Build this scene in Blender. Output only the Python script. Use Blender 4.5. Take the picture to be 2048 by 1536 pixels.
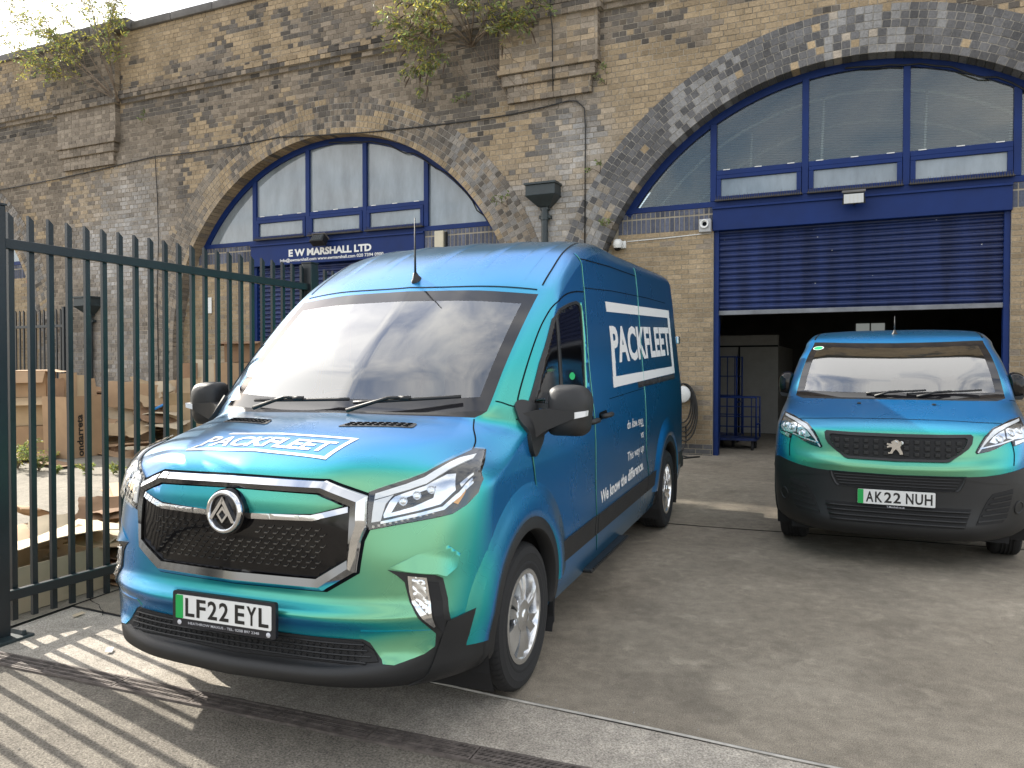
import bpy, bmesh, math, random
import numpy as np
from mathutils import Vector, Matrix
from mathutils.bvhtree import BVHTree
from mathutils.geometry import delaunay_2d_cdt

for o in list(bpy.data.objects):
    bpy.data.objects.remove(o, do_unlink=True)
scene = bpy.context.scene
COL = scene.collection
rnd = random.Random(7)

# ------------------------------------------------------------------ camera
CAM_H, PITCH, FPX = 1.6906, 0.0194, 1589.95
cam_data = bpy.data.cameras.new('camera')
cam = bpy.data.objects.new('camera', cam_data)
COL.objects.link(cam)
cam.location = (0, 0, CAM_H)
cam.rotation_euler = (math.pi / 2 - PITCH, 0, 0)
cam_data.sensor_fit = 'HORIZONTAL'
cam_data.sensor_width = 36.0
cam_data.lens = FPX / 2048 * 36.0
cam_data.clip_start = 0.05
cam_data.clip_end = 2000
scene.camera = cam

# ------------------------------------------------------------------ light
SUN_EL = math.radians(30.5)
SUN_H = Vector((-0.800, 0.600, 0)).normalized()          # horizontal direction towards the sun
SUN_DIR = Vector((SUN_H.x * math.cos(SUN_EL), SUN_H.y * math.cos(SUN_EL), math.sin(SUN_EL)))
sun_d = bpy.data.lights.new('sun', 'SUN')
sun_d.energy = 5.0
sun_d.angle = math.radians(0.53)
sun_d.color = (1.0, 0.94, 0.84)
sun = bpy.data.objects.new('sun', sun_d)
COL.objects.link(sun)
sun.rotation_euler = (-SUN_DIR).to_track_quat('-Z', 'Y').to_euler()
sun.location = (-20, 15, 30)

world = bpy.data.worlds.new('World')
scene.world = world
world.use_nodes = True
wn = world.node_tree.nodes
wl = world.node_tree.links
for n in list(wn):
    wn.remove(n)
w_out = wn.new('ShaderNodeOutputWorld')
w_bg = wn.new('ShaderNodeBackground')
w_bg.inputs['Strength'].default_value = 0.15
w_sky = wn.new('ShaderNodeTexSky')
w_sky.sky_type = 'NISHITA'
w_sky.sun_disc = False
w_sky.sun_elevation = SUN_EL
w_sky.sun_rotation = math.atan2(SUN_H.x, SUN_H.y)
w_sky.air_density = 1.0
w_sky.dust_density = 1.5
w_sky.ozone_density = 1.0
w_tc = wn.new('ShaderNodeTexCoord')
w_map = wn.new('ShaderNodeMapping')
w_map.inputs['Scale'].default_value = (1.0, 1.0, 2.2)
w_map.inputs['Location'].default_value = (0.35, 0.2, 0.1)
w_n = wn.new('ShaderNodeTexNoise')
w_n.inputs['Scale'].default_value = 3.1
w_n.inputs['Detail'].default_value = 9.0
w_n.inputs['Roughness'].default_value = 0.58
w_n.inputs['Distortion'].default_value = 0.7
w_r = wn.new('ShaderNodeValToRGB')
w_r.color_ramp.elements[0].position = 0.335
w_r.color_ramp.elements[0].color = (0, 0, 0, 1)
w_r.color_ramp.elements[1].position = 0.57
w_r.color_ramp.elements[1].color = (1, 1, 1, 1)
w_gain = wn.new('ShaderNodeMix')
w_gain.data_type = 'RGBA'
w_gain.blend_type = 'MIX'
w_gain.inputs[0].default_value = 0.85                     # cloud = sunlight scattered to near white
# clouds brighten towards the sun, as thin cloud does
w_dot = wn.new('ShaderNodeVectorMath')
w_dot.operation = 'DOT_PRODUCT'
w_dot.inputs[1].default_value = SUN_DIR
w_pos = wn.new('ShaderNodeMath')
w_pos.operation = 'MAXIMUM'
w_pos.inputs[1].default_value = 0.0
w_pow = wn.new('ShaderNodeMath')
w_pow.operation = 'POWER'
w_pow.inputs[1].default_value = 11.0
w_lum = wn.new('ShaderNodeMath')
w_lum.operation = 'MULTIPLY_ADD'
w_lum.inputs[1].default_value = 11.0
w_lum.inputs[2].default_value = 6.6
w_tint = wn.new('ShaderNodeVectorMath')
w_tint.operation = 'SCALE'
w_tint.inputs[0].default_value = (1.0, 0.975, 0.935)
w_mix = wn.new('ShaderNodeMix')
w_mix.data_type = 'RGBA'
wl.new(w_tc.outputs['Generated'], w_map.inputs['Vector'])
wl.new(w_map.outputs['Vector'], w_n.inputs['Vector'])
wl.new(w_n.outputs['Fac'], w_r.inputs['Fac'])
wl.new(w_sky.outputs['Color'], w_gain.inputs[6])
wl.new(w_r.outputs['Color'], w_mix.inputs[0])
wl.new(w_sky.outputs['Color'], w_mix.inputs[6])
wl.new(w_gain.outputs[2], w_mix.inputs[7])
wl.new(w_tc.outputs['Generated'], w_dot.inputs[0])
wl.new(w_dot.outputs['Value'], w_pos.inputs[0])
wl.new(w_pos.outputs[0], w_pow.inputs[0])
wl.new(w_pow.outputs[0], w_lum.inputs[0])
wl.new(w_lum.outputs[0], w_tint.inputs['Scale'])
wl.new(w_tint.outputs['Vector'], w_gain.inputs[7])
wl.new(w_mix.outputs[2], w_bg.inputs['Color'])
wl.new(w_bg.outputs['Background'], w_out.inputs['Surface'])

vs = scene.view_settings
vs.view_transform = 'Standard'
vs.look = 'None'
vs.gamma = 1.0
vs.use_curve_mapping = False
vs.exposure = 1.12
scene.render.engine = 'CYCLES'
scene.cycles.max_bounces = 8
scene.cycles.transparent_max_bounces = 12
scene.cycles.caustics_reflective = False
scene.cycles.caustics_refractive = False
scene.cycles.use_denoising = True

# ------------------------------------------------------------------ frames of the place
VYAW, SLOPE = 0.3792, 0.0295
_a = (math.sin(VYAW), math.cos(VYAW))
_s = math.atan(SLOPE)
AX_U = Vector((math.cos(_s) * _a[0], math.cos(_s) * _a[1], math.sin(_s)))   # up the yard, towards the arches
AX_V = Vector((_a[1], -_a[0], 0))
AX_Z = AX_V.cross(AX_U)
VAN_O = Vector((-1.1988, 3.3642, SLOPE * (-1.1988 * _a[0] + 3.3642 * _a[1])))


def frame(origin, x, y, z):
    m = Matrix.Identity(4)
    for i in range(3):
        m[i][0], m[i][1], m[i][2], m[i][3] = x[i], y[i], z[i], origin[i]
    return m


YARD = frame(VAN_O, AX_V, AX_U, AX_Z)                      # local x across the yard, y up the yard, z off the slab
WALL_A = math.radians(24.5)
WALL_O = Vector((2.81, 11.9, 0))
WALL = frame(WALL_O, Vector((math.cos(WALL_A), -math.sin(WALL_A), 0)),
             Vector((math.sin(WALL_A), math.cos(WALL_A), 0)), Vector((0, 0, 1)))


# ------------------------------------------------------------------ object helpers
def link(o, parent=None):
    COL.objects.link(o)
    if parent is not None:
        o.parent = parent
    return o


def empty(name, label=None, cat=None, mat=None, parent=None, group=None, kind=None):
    o = bpy.data.objects.new(name, None)
    o.empty_display_size = 0.1
    link(o, parent)
    if mat is not None:
        o.matrix_world = mat
    return tag(o, label, cat, group, kind)


def tag(o, label=None, cat=None, group=None, kind=None):
    if label:
        o['label'] = label
    if cat:
        o['category'] = cat
    if group:
        o['group'] = group
    if kind:
        o['kind'] = kind
    return o


class MB:
    """collects geometry for one mesh"""

    def __init__(self):
        self.v, self.f, self.m = [], [], []
        self.mi = 0

    def add(self, vs, fs):
        b = len(self.v)
        self.v.extend([tuple(p) for p in vs])
        for q in fs:
            self.f.append(tuple(b + i for i in q))
            self.m.append(self.mi)
        return self

    def box(self, x0, x1, y0, y1, z0, z1, M=None, bev=0.0):
        if bev > 0:
            b = min(bev, (x1 - x0) / 2.01, (y1 - y0) / 2.01, (z1 - z0) / 2.01)
            bm = bmesh.new()
            bmesh.ops.create_cube(bm, size=1)
            for w in bm.verts:
                w.co = Vector(((x0 + x1) / 2 + w.co.x * (x1 - x0), (y0 + y1) / 2 + w.co.y * (y1 - y0), (z0 + z1) / 2 + w.co.z * (z1 - z0)))
            bmesh.ops.bevel(bm, geom=list(bm.edges), offset=b, segments=2, affect='EDGES', profile=0.5)
            return self.bm(bm, M)
        p = [(x0, y0, z0), (x1, y0, z0), (x1, y1, z0), (x0, y1, z0), (x0, y0, z1), (x1, y0, z1), (x1, y1, z1), (x0, y1, z1)]
        if M is not None:
            p = [M @ Vector(q) for q in p]
        return self.add(p, [(0, 3, 2, 1), (4, 5, 6, 7), (0, 1, 5, 4), (1, 2, 6, 5), (2, 3, 7, 6), (3, 0, 4, 7)])

    def bm(self, bm, M=None):
        bm.verts.index_update()
        vs = [(M @ w.co) if M is not None else w.co.copy() for w in bm.verts]
        fs = [[w.index for w in q.verts] for q in bm.faces]
        bm.free()
        return self.add(vs, fs)

    def tube(self, pts, r, n=8, caps=True, closed=False):
        pts = [Vector(p) for p in pts]
        k = len(pts)
        rr = r if isinstance(r, (list, tuple)) else [r] * k
        vs, prev = [], None
        for i, p in enumerate(pts):
            if closed:
                t = pts[(i + 1) % k] - pts[i - 1]
            else:
                t = pts[min(i + 1, k - 1)] - pts[max(i - 1, 0)]
            t.normalize()
            if prev is None:
                a = Vector((0, 0, 1)) if abs(t.z) < 0.9 else Vector((1, 0, 0))
                x = t.cross(a).normalized()
            else:
                x = (prev - t * prev.dot(t)).normalized()
            prev = x
            y = t.cross(x)
            for j in range(n):
                c = 2 * math.pi * j / n
                vs.append(p + (x * math.cos(c) + y * math.sin(c)) * rr[i])
        fs = []
        for i in range(k if closed else k - 1):
            i2 = (i + 1) % k
            for j in range(n):
                j2 = (j + 1) % n
                fs.append((i * n + j, i * n + j2, i2 * n + j2, i2 * n + j))
        if caps and not closed:
            fs.append(tuple(range(n))[::-1])
            fs.append(tuple((k - 1) * n + j for j in range(n)))
        return self.add(vs, fs)

    def lathe(self, prof, M=None, n=32, a0=0.0, a1=2 * math.pi):
        """profile of (r, h): revolved about local z"""
        full = abs(a1 - a0 - 2 * math.pi) < 1e-6
        cnt = n if full else n + 1
        vs = []
        for r, h in prof:
            for j in range(cnt):
                c = a0 + (a1 - a0) * j / n
                vs.append(Vector((r * math.cos(c), r * math.sin(c), h)))
        if M is not None:
            vs = [M @ p for p in vs]
        fs = []
        for i in range(len(prof) - 1):
            for j in range(n):
                j2 = (j + 1) % cnt
                fs.append((i * cnt + j, i * cnt + j2, (i + 1) * cnt + j2, (i + 1) * cnt + j))
        return self.add(vs, fs)

    def prism(self, poly, y0, y1, M=None, axis='y'):
        """polygon (x, z) extruded along y (or along x / z)"""
        n = len(poly)
        if axis == 'y':
            vs = [Vector((a, y0, b)) for a, b in poly] + [Vector((a, y1, b)) for a, b in poly]
        elif axis == 'x':
            vs = [Vector((y0, a, b)) for a, b in poly] + [Vector((y1, a, b)) for a, b in poly]
        else:
            vs = [Vector((a, b, y0)) for a, b in poly] + [Vector((a, b, y1)) for a, b in poly]
        if M is not None:
            vs = [M @ p for p in vs]
        fs = [tuple(range(n)), tuple(range(2 * n - 1, n - 1, -1))]
        for i in range(n):
            j = (i + 1) % n
            fs.append((i, i + n, j + n, j))
        return self.add(vs, fs)

    def build(self, name, mat, parent=None, smooth=False, label=None, cat=None, group=None, kind=None, M=None, fix=True, auto=None):
        me = bpy.data.meshes.new(name)
        me.from_pydata(self.v, [], self.f)
        mats = mat if isinstance(mat, (list, tuple)) else [mat]
        for q in mats:
            me.materials.append(q)
        if len(mats) > 1:
            me.polygons.foreach_set('material_index', self.m)
        if fix:
            bm = bmesh.new()
            bm.from_mesh(me)
            bmesh.ops.recalc_face_normals(bm, faces=bm.faces)
            bm.to_mesh(me)
            bm.free()
        if smooth:
            me.polygons.foreach_set('use_smooth', [True] * len(me.polygons))
            if auto is not None:
                sharp_by_angle(me, auto)
        me.update()
        o = bpy.data.objects.new(name, me)
        link(o, parent)
        if M is not None:
            o.matrix_world = M
        return tag(o, label, cat, group, kind)


def sharp_by_angle(me, deg):
    bm = bmesh.new()
    bm.from_mesh(me)
    lim = math.radians(deg)
    for e in bm.edges:
        if len(e.link_faces) == 2:
            e.smooth = e.calc_face_angle(0) < lim
        else:
            e.smooth = False
    bm.to_mesh(me)
    bm.free()


def from_mesh(name, me, parent=None, mat=None):
    o = bpy.data.objects.new(name, me)
    link(o, parent)
    return o


# ------------------------------------------------------------------ material helpers
def nodes_of(name):
    m = bpy.data.materials.new(name)
    m.use_nodes = True
    nt = m.node_tree
    b = nt.nodes['Principled BSDF']
    return m, nt, b


def plain(name, col, rough=0.5, metal=0.0, spec=0.5, bump=0.0, bscale=200.0, var=0.0, vscale=6.0, coat=0.0, trans=0.0, detail=4.0):
    m, nt, b = nodes_of(name)
    b.inputs['Base Color'].default_value = (*col, 1)
    b.inputs['Roughness'].default_value = rough
    b.inputs['Metallic'].default_value = metal
    b.inputs['Specular IOR Level'].default_value = spec
    b.inputs['Coat Weight'].default_value = coat
    b.inputs['Transmission Weight'].default_value = trans
    tc = nt.nodes.new('ShaderNodeTexCoord')
    if var > 0:
        n = nt.nodes.new('ShaderNodeTexNoise')
        n.inputs['Scale'].default_value = vscale
        n.inputs['Detail'].default_value = detail
        n.inputs['Roughness'].default_value = 0.6
        nt.links.new(tc.outputs['Object'], n.inputs['Vector'])
        r = nt.nodes.new('ShaderNodeValToRGB')
        r.color_ramp.elements[0].position = 0.3
        r.color_ramp.elements[1].position = 0.7
        r.color_ramp.elements[0].color = (*[c * (1 - var) for c in col], 1)
        r.color_ramp.elements[1].color = (*[min(1, c * (1 + var)) for c in col], 1)
        nt.links.new(n.outputs['Fac'], r.inputs['Fac'])
        nt.links.new(r.outputs['Color'], b.inputs['Base Color'])
        mr = nt.nodes.new('ShaderNodeMapRange')
        mr.inputs['To Min'].default_value = max(0.02, rough - 0.08)
        mr.inputs['To Max'].default_value = min(1, rough + 0.1)
        nt.links.new(n.outputs['Fac'], mr.inputs['Value'])
        nt.links.new(mr.outputs['Result'], b.inputs['Roughness'])
    if bump > 0:
        n2 = nt.nodes.new('ShaderNodeTexNoise')
        n2.inputs['Scale'].default_value = bscale
        n2.inputs['Detail'].default_value = 3
        nt.links.new(tc.outputs['Object'], n2.inputs['Vector'])
        bp = nt.nodes.new('ShaderNodeBump')
        bp.inputs['Strength'].default_value = bump
        bp.inputs['Distance'].default_value = 0.01
        nt.links.new(n2.outputs['Fac'], bp.inputs['Height'])
        nt.links.new(bp.outputs['Normal'], b.inputs['Normal'])
    return m


def text_polys(body, bold=0.0, spacing=1.0):
    """mesh of a string with the built-in font: (verts2d, tris, x0, x1, y0, y1)"""
    c = bpy.data.curves.new('t', 'FONT')
    c.body = body
    c.size = 1.0
    c.offset = bold
    c.space_character = spacing
    c.resolution_u = 3
    c.fill_mode = 'FRONT'
    o = bpy.data.objects.new('t', c)
    COL.objects.link(o)
    bpy.context.view_layer.update()
    dg = bpy.context.evaluated_depsgraph_get()
    me = bpy.data.meshes.new_from_object(o.evaluated_get(dg))
    vs = [(q.co.x, q.co.y) for q in me.vertices]
    me.calc_loop_triangles()
    fs = [tuple(t.vertices) for t in me.loop_triangles]
    bpy.data.objects.remove(o, do_unlink=True)
    bpy.data.curves.remove(c)
    bpy.data.meshes.remove(me)
    xs = [p[0] for p in vs]
    ys = [p[1] for p in vs]
    return vs, fs, min(xs), max(xs), min(ys), max(ys)


def text_on(name, body, origin, ex, ey, n, mat, parent, bold=0.0, lift=0.003, fit=True, spacing=1.0, depth=0.002):
    """flat raised lettering: fitted into the parallelogram origin + ex, ey (Vectors)"""
    vs, fs, x0, x1, y0, y1 = text_polys(body, bold, spacing)
    mb = MB()
    P = []
    for x, y in vs:
        P.append(origin + ex * ((x - x0) / (x1 - x0)) + ey * ((y - y0) / (y1 - y0)) + n * lift)
    mb.add(P, fs)
    return mb.build(name, mat, parent, fix=False)


def pchip_eval(t, y, tq):
    """monotone cubic through columns of y (n, d) at parameters t"""
    t = np.asarray(t, float)
    y = np.asarray(y, float)
    h = np.diff(t)[:, None]
    d = np.diff(y, axis=0) / h
    m = np.zeros_like(y)
    w1 = 2 * h[1:] + h[:-1]
    w2 = h[1:] + 2 * h[:-1]
    same = (d[:-1] * d[1:]) > 0
    with np.errstate(divide='ignore', invalid='ignore'):
        hm = (w1 + w2) / (w1 / d[:-1] + w2 / d[1:])
    m[1:-1] = np.where(same, np.nan_to_num(hm), 0)
    m[0] = d[0]
    m[-1] = d[-1]
    tq = np.asarray(tq, float)
    i = np.clip(np.searchsorted(t, tq, side='right') - 1, 0, len(t) - 2)
    hh = h[i]
    s = ((tq - t[i])[:, None]) / hh
    y0, y1, m0, m1 = y[i], y[i + 1], m[i], m[i + 1]
    return (2 * s**3 - 3 * s**2 + 1) * y0 + (s**3 - 2 * s**2 + s) * hh * m0 + (-2 * s**3 + 3 * s**2) * y1 + (s**3 - s**2) * hh * m1


def lerp_tab(tab, x):
    xs = [a for a, _ in tab]
    ys = [b for _, b in tab]
    return float(np.interp(x, xs, ys))
# ------------------------------------------------------------------ vehicle surfaces
def vehicle_grid(rows, side_z, side_v, u_end, rear_u, row_sub, col_sub, fr=(0.22, 0.48, 0.74, 1.0)):
    """rows: key points (v, u, z) from the centre line to the flank; returns dense (R, C, 3) for x >= 0"""
    K = []
    for r, zs in zip(rows, side_z):
        pts = [np.array(p, float) for p in r]
        v0, u0, z0 = pts[-1]
        for f in fr:
            u = u0 + (u_end - u0) * f
            g = min(1.0, f * 3)
            z = z0 + (zs - z0) * g
            pts.append(np.array((side_v(z, u) if v0 > 0.6 else v0, u, z)))
        ve = pts[-1][0]
        zr = pts[-1][2]
        pts.append(np.array((ve * 0.975, rear_u - 0.06, zr)))
        pts.append(np.array((ve * 0.90, rear_u - 0.01, zr)))
        pts.append(np.array((ve * 0.5, rear_u + 0.02, zr + 0.0)))
        pts.append(np.array((0.0, rear_u + 0.03, zr + 0.0)))
        K.append(np.array(pts))
    K = np.array(K)
    R, C, _ = K.shape
    # across
    rowsD = []
    for i in range(R):
        ch = np.r_[0, np.cumsum(np.maximum(np.linalg.norm(np.diff(K[i], axis=0), axis=1), 1e-4))]
        tq = [0.0]
        for j in range(C - 1):
            n = col_sub[j]
            tq += [ch[j] + (ch[j + 1] - ch[j]) * (k + 1) / n for k in range(n)]
        rowsD.append(pchip_eval(ch, K[i], tq))
    D = np.array(rowsD)
    # along the rows
    avg = np.maximum(np.linalg.norm(np.diff(K[:, :6], axis=0), axis=2).mean(axis=1), 0.02)
    t = np.r_[0, np.cumsum(avg)]
    tq = [0.0]
    for i in range(R - 1):
        n = row_sub[i]
        tq += [t[i] + (t[i + 1] - t[i]) * (k + 1) / n for k in range(n)]
    out = np.stack([pchip_eval(t, D[:, c], tq) for c in range(D.shape[1])], axis=1)
    ri = np.r_[0, np.cumsum(row_sub)]
    ci = np.r_[0, np.cumsum(col_sub)]
    return out, ri, ci


def grid_mesh(G, keep, name, mat, parent, mirror=True, smooth=True):
    """mesh of the quads of a dense half grid for which keep(r, c, centre) holds, mirrored in x"""
    R, C, _ = G.shape
    idx, vs, fs = {}, [], []

    def vid(r, c, s):
        p = G[r, c]
        if abs(p[0]) < 1e-4:
            s = 1
        k = (r, c, s)
        if k not in idx:
            idx[k] = len(vs)
            vs.append((p[0] * s, p[1], p[2]))
        return idx[k]

    for r in range(R - 1):
        for c in range(C - 1):
            ctr = (G[r, c] + G[r + 1, c] + G[r, c + 1] + G[r + 1, c + 1]) / 4
            if not keep(r, c, ctr):
                continue
            for s in ((1, -1) if mirror else (1,)):
                q = [vid(r, c, s), vid(r, c + 1, s), vid(r + 1, c + 1, s), vid(r + 1, c, s)]
                if s < 0:
                    q = q[::-1]
                q2 = []
                for k in q:
                    if k not in q2:
                        q2.append(k)
                if len(q2) >= 3:
                    fs.append(tuple(q2))
    mb = MB()
    mb.add(vs, fs)
    return mb.build(name, mat, parent, smooth=smooth, fix=False)


class Skin:
    """ray-cast target: shapes given as flat outlines are laid on the real body surface"""

    def __init__(self, G):
        R, C, _ = G.shape
        v, f = [], []
        for s in (1, -1):
            b = len(v)
            v += [Vector((p[0] * s, p[1], p[2])) for p in G.reshape(-1, 3)]
            for r in range(R - 1):
                for c in range(C - 1):
                    q = (b + r * C + c, b + r * C + c + 1, b + (r + 1) * C + c + 1, b + (r + 1) * C + c)
                    f.append(q if s > 0 else q[::-1])
        self.t = BVHTree.FromPolygons(v, f, all_triangles=False)
        self.memo = None

    def hit(self, a, b, axis):
        """axis: 'front' (a=x, b=z), 'right'/'left' (a=y, b=z), 'top' (a=x, b=y)"""
        if axis == 'front':
            o, d = Vector((a, -2, b)), Vector((0, 1, 0))
        elif axis == 'right':
            o, d = Vector((3, a, b)), Vector((-1, 0, 0))
        elif axis == 'left':
            o, d = Vector((-3, a, b)), Vector((1, 0, 0))
        else:
            o, d = Vector((a, b, 5)), Vector((0, 0, -1))
        p, n, _, _ = self.t.ray_cast(o, d)
        if p is None:
            p, n, _, _ = self.t.find_nearest(o + d * (2.0 if axis != 'top' else 3.0))
        if n.dot(d) > 0:
            n = -n
        return p, n


def refine(poly, step):
    out = []
    n = len(poly)
    for i in range(n):
        a, b = poly[i], poly[(i + 1) % n]
        L = math.hypot(b[0] - a[0], b[1] - a[1])
        k = max(1, int(math.ceil(L / step)))
        for j in range(k):
            out.append((a[0] + (b[0] - a[0]) * j / k, a[1] + (b[1] - a[1]) * j / k))
    return out


def round_poly(poly, r, n=4):
    out = []
    m = len(poly)
    for i in range(m):
        p0, p1, p2 = Vector(poly[i - 1]), Vector(poly[i]), Vector(poly[(i + 1) % m])
        a, b = (p0 - p1), (p2 - p1)
        ra = min(r, a.length * 0.45)
        rb = min(r, b.length * 0.45)
        a = p1 + a.normalized() * ra
        b = p1 + b.normalized() * rb
        for k in range(n + 1):
            t = k / n
            q = a * (1 - t) ** 2 + p1 * 2 * t * (1 - t) + b * t * t
            out.append((q.x, q.y))
    return out


def in_poly(p, poly):
    x, y = p
    c = False
    n = len(poly)
    j = n - 1
    for i in range(n):
        xi, yi = poly[i]
        xj, yj = poly[j]
        if (yi > y) != (yj > y) and x < (xj - xi) * (y - yi) / (yj - yi) + xi:
            c = not c
        j = i
    return c


def fill2d(outer, holes=(), step=0.04):
    """triangulated flat region with interior points; returns pts, tris, boundary loops (index lists)"""
    loops = [refine(outer, step)] + [refine(h, step) for h in holes]
    pts, edges = [], []
    for lp in loops:
        b = len(pts)
        pts += lp
        edges += [(b + i, b + (i + 1) % len(lp)) for i in range(len(lp))]
    xs = [p[0] for p in loops[0]]
    ys = [p[1] for p in loops[0]]
    x = min(xs) + step * 0.5
    while x < max(xs):
        y = min(ys) + step * 0.5
        while y < max(ys):
            if in_poly((x, y), loops[0]) and not any(in_poly((x, y), h) for h in loops[1:]):
                pts.append((x, y))
            y += step
        x += step
    r = delaunay_2d_cdt([Vector(p) for p in pts], edges, [], 0, 1e-6)
    ov, oe, of = r[0], r[1], r[2]
    tris = []
    for f in of:
        cx = sum(ov[i].x for i in f) / len(f)
        cy = sum(ov[i].y for i in f) / len(f)
        if in_poly((cx, cy), loops[0]) and not any(in_poly((cx, cy), h) for h in loops[1:]):
            tris.append(tuple(f))
    return [(p.x, p.y) for p in ov], tris


def lay(mb, skin, axis, outer, holes=(), off=0.004, depth=0.012, step=0.04, dome=None):
    """shell following the body: outline in the projected plane, lifted by off, edged down by depth"""
    pts, tris = fill2d(outer, holes, step)
    top, low = [], []
    for a, b in pts:
        p, n = skin.hit(a, b, axis)
        o = off + (dome(a, b) if dome else 0)
        top.append(p + n * o)
        low.append(p + n * (o - depth))
    # orientation
    k = len(top)
    fs = []
    cnt = {}
    for t in tris:
        fs.append(t)
        for i in range(len(t)):
            e = (t[i], t[(i + 1) % len(t)])
            cnt[e] = cnt.get(e, 0) + 1
    sides = []
    for (a, b) in cnt:
        if (b, a) not in cnt:
            sides.append((b, a, a + k, b + k))
    mb.add(top + low, fs + sides)
    return mb


def lay_arc(mb, skin, axis, cx, cz, prof, a0, a1, n=40):
    """swept band round a wheel: prof = [(radius, lift), ...]"""
    vs, fs = [], []
    k = len(prof)
    for i in range(n + 1):
        a = math.radians(a0 + (a1 - a0) * i / n)
        for r, off in prof:
            p, nn = skin.hit(cx + r * math.cos(a), cz + r * math.sin(a), axis)
            sx = 1 if axis == 'right' else -1
            vs.append(p + Vector((sx * off, 0, 0)))
    for i in range(n):
        for j in range(k - 1):
            fs.append((i * k + j, i * k + j + 1, (i + 1) * k + j + 1, (i + 1) * k + j))
    mb.add(vs, fs)
    return mb


def lay_text(mb, skin, axis, body, org, ex, ey, off=0.005, bold=0.0, sub=0.03, spacing=1.0, raw=None):
    """lettering laid on the body; org + ex*s + ey*t in the projected plane"""
    vs, fs, x0, x1, y0, y1 = raw or text_polys(body, bold, spacing)
    bm = bmesh.new()
    bv = [bm.verts.new((org[0] + ex[0] * (x - x0) / (x1 - x0) + ey[0] * (y - y0) / (y1 - y0),
                        org[1] + ex[1] * (x - x0) / (x1 - x0) + ey[1] * (y - y0) / (y1 - y0), 0)) for x, y in vs]
    for f in fs:
        try:
            bm.faces.new([bv[i] for i in f])
        except ValueError:
            pass
    for _ in range(5):
        es = [e for e in bm.edges if e.calc_length() > sub]
        if not es:
            break
        bmesh.ops.subdivide_edges(bm, edges=es, cuts=1)
    bmesh.ops.triangulate(bm, faces=bm.faces)
    bm.verts.index_update()
    P = []
    for w in bm.verts:
        p, n = skin.hit(w.co.x, w.co.y, axis)
        P.append(p + n * off)
    mb.add(P, [[w.index for w in f.verts] for f in bm.faces])
    bm.free()
    return mb


def lay_line(mb, skin, axis, pts, width=0.006, off=0.0025, step=0.03, closed=False):
    """thin dark strip: a shut line on the body"""
    seq = list(pts) + ([pts[0]] if closed else [])
    path = [seq[0]]
    for a, b in zip(seq[:-1], seq[1:]):
        L = math.hypot(b[0] - a[0], b[1] - a[1])
        k = max(1, int(L / step))
        path += [(a[0] + (b[0] - a[0]) * (j + 1) / k, a[1] + (b[1] - a[1]) * (j + 1) / k) for j in range(k)]
    P = [skin.hit(a, b, axis) for a, b in path]
    vs, fs = [], []
    for i, (p, n) in enumerate(P):
        t = (P[min(i + 1, len(P) - 1)][0] - P[max(i - 1, 0)][0])
        if t.length < 1e-7:
            t = Vector((0, 1, 0))
        s = t.normalized().cross(n).normalized() * width / 2
        vs += [p + n * off - s, p + n * off + s]
        if i:
            fs.append((2 * i - 2, 2 * i - 1, 2 * i + 1, 2 * i))
    mb.add(vs, fs)
    return mb


def smooth_path(pts, n=6, closed=False):
    """Catmull-Rom through 2D points"""
    P = [Vector(p) for p in pts]
    k = len(P)
    out = []
    rng = range(k) if closed else range(k - 1)
    for i in rng:
        p0 = P[(i - 1) % k] if closed or i > 0 else P[0]
        p1, p2 = P[i], P[(i + 1) % k]
        p3 = P[(i + 2) % k] if closed or i + 2 < k else P[-1]
        for j in range(n):
            t = j / n
            q = 0.5 * ((2 * p1) + (p2 - p0) * t + (2 * p0 - 5 * p1 + 4 * p2 - p3) * t * t + (3 * p1 - p0 - 3 * p2 + p3) * t ** 3)
            out.append(tuple(q))
    if not closed:
        out.append(tuple(P[-1]))
    return out


# ------------------------------------------------------------------ large van shell
V_SIDE = [(0.25, .94), (0.36, .972), (0.45, .986), (0.65, 1.0), (1.10, 1.0), (1.27, .992), (1.42, .975), (1.9, .925), (2.1, .906), (2.2, .893), (2.3, .882), (2.37, .848), (2.41, .77), (2.45, .5)]


def van_side_v(z, u):
    return lerp_tab(V_SIDE, z) - 0.030 * max(0, min(1, (u - 1.6) / 3.6))


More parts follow.
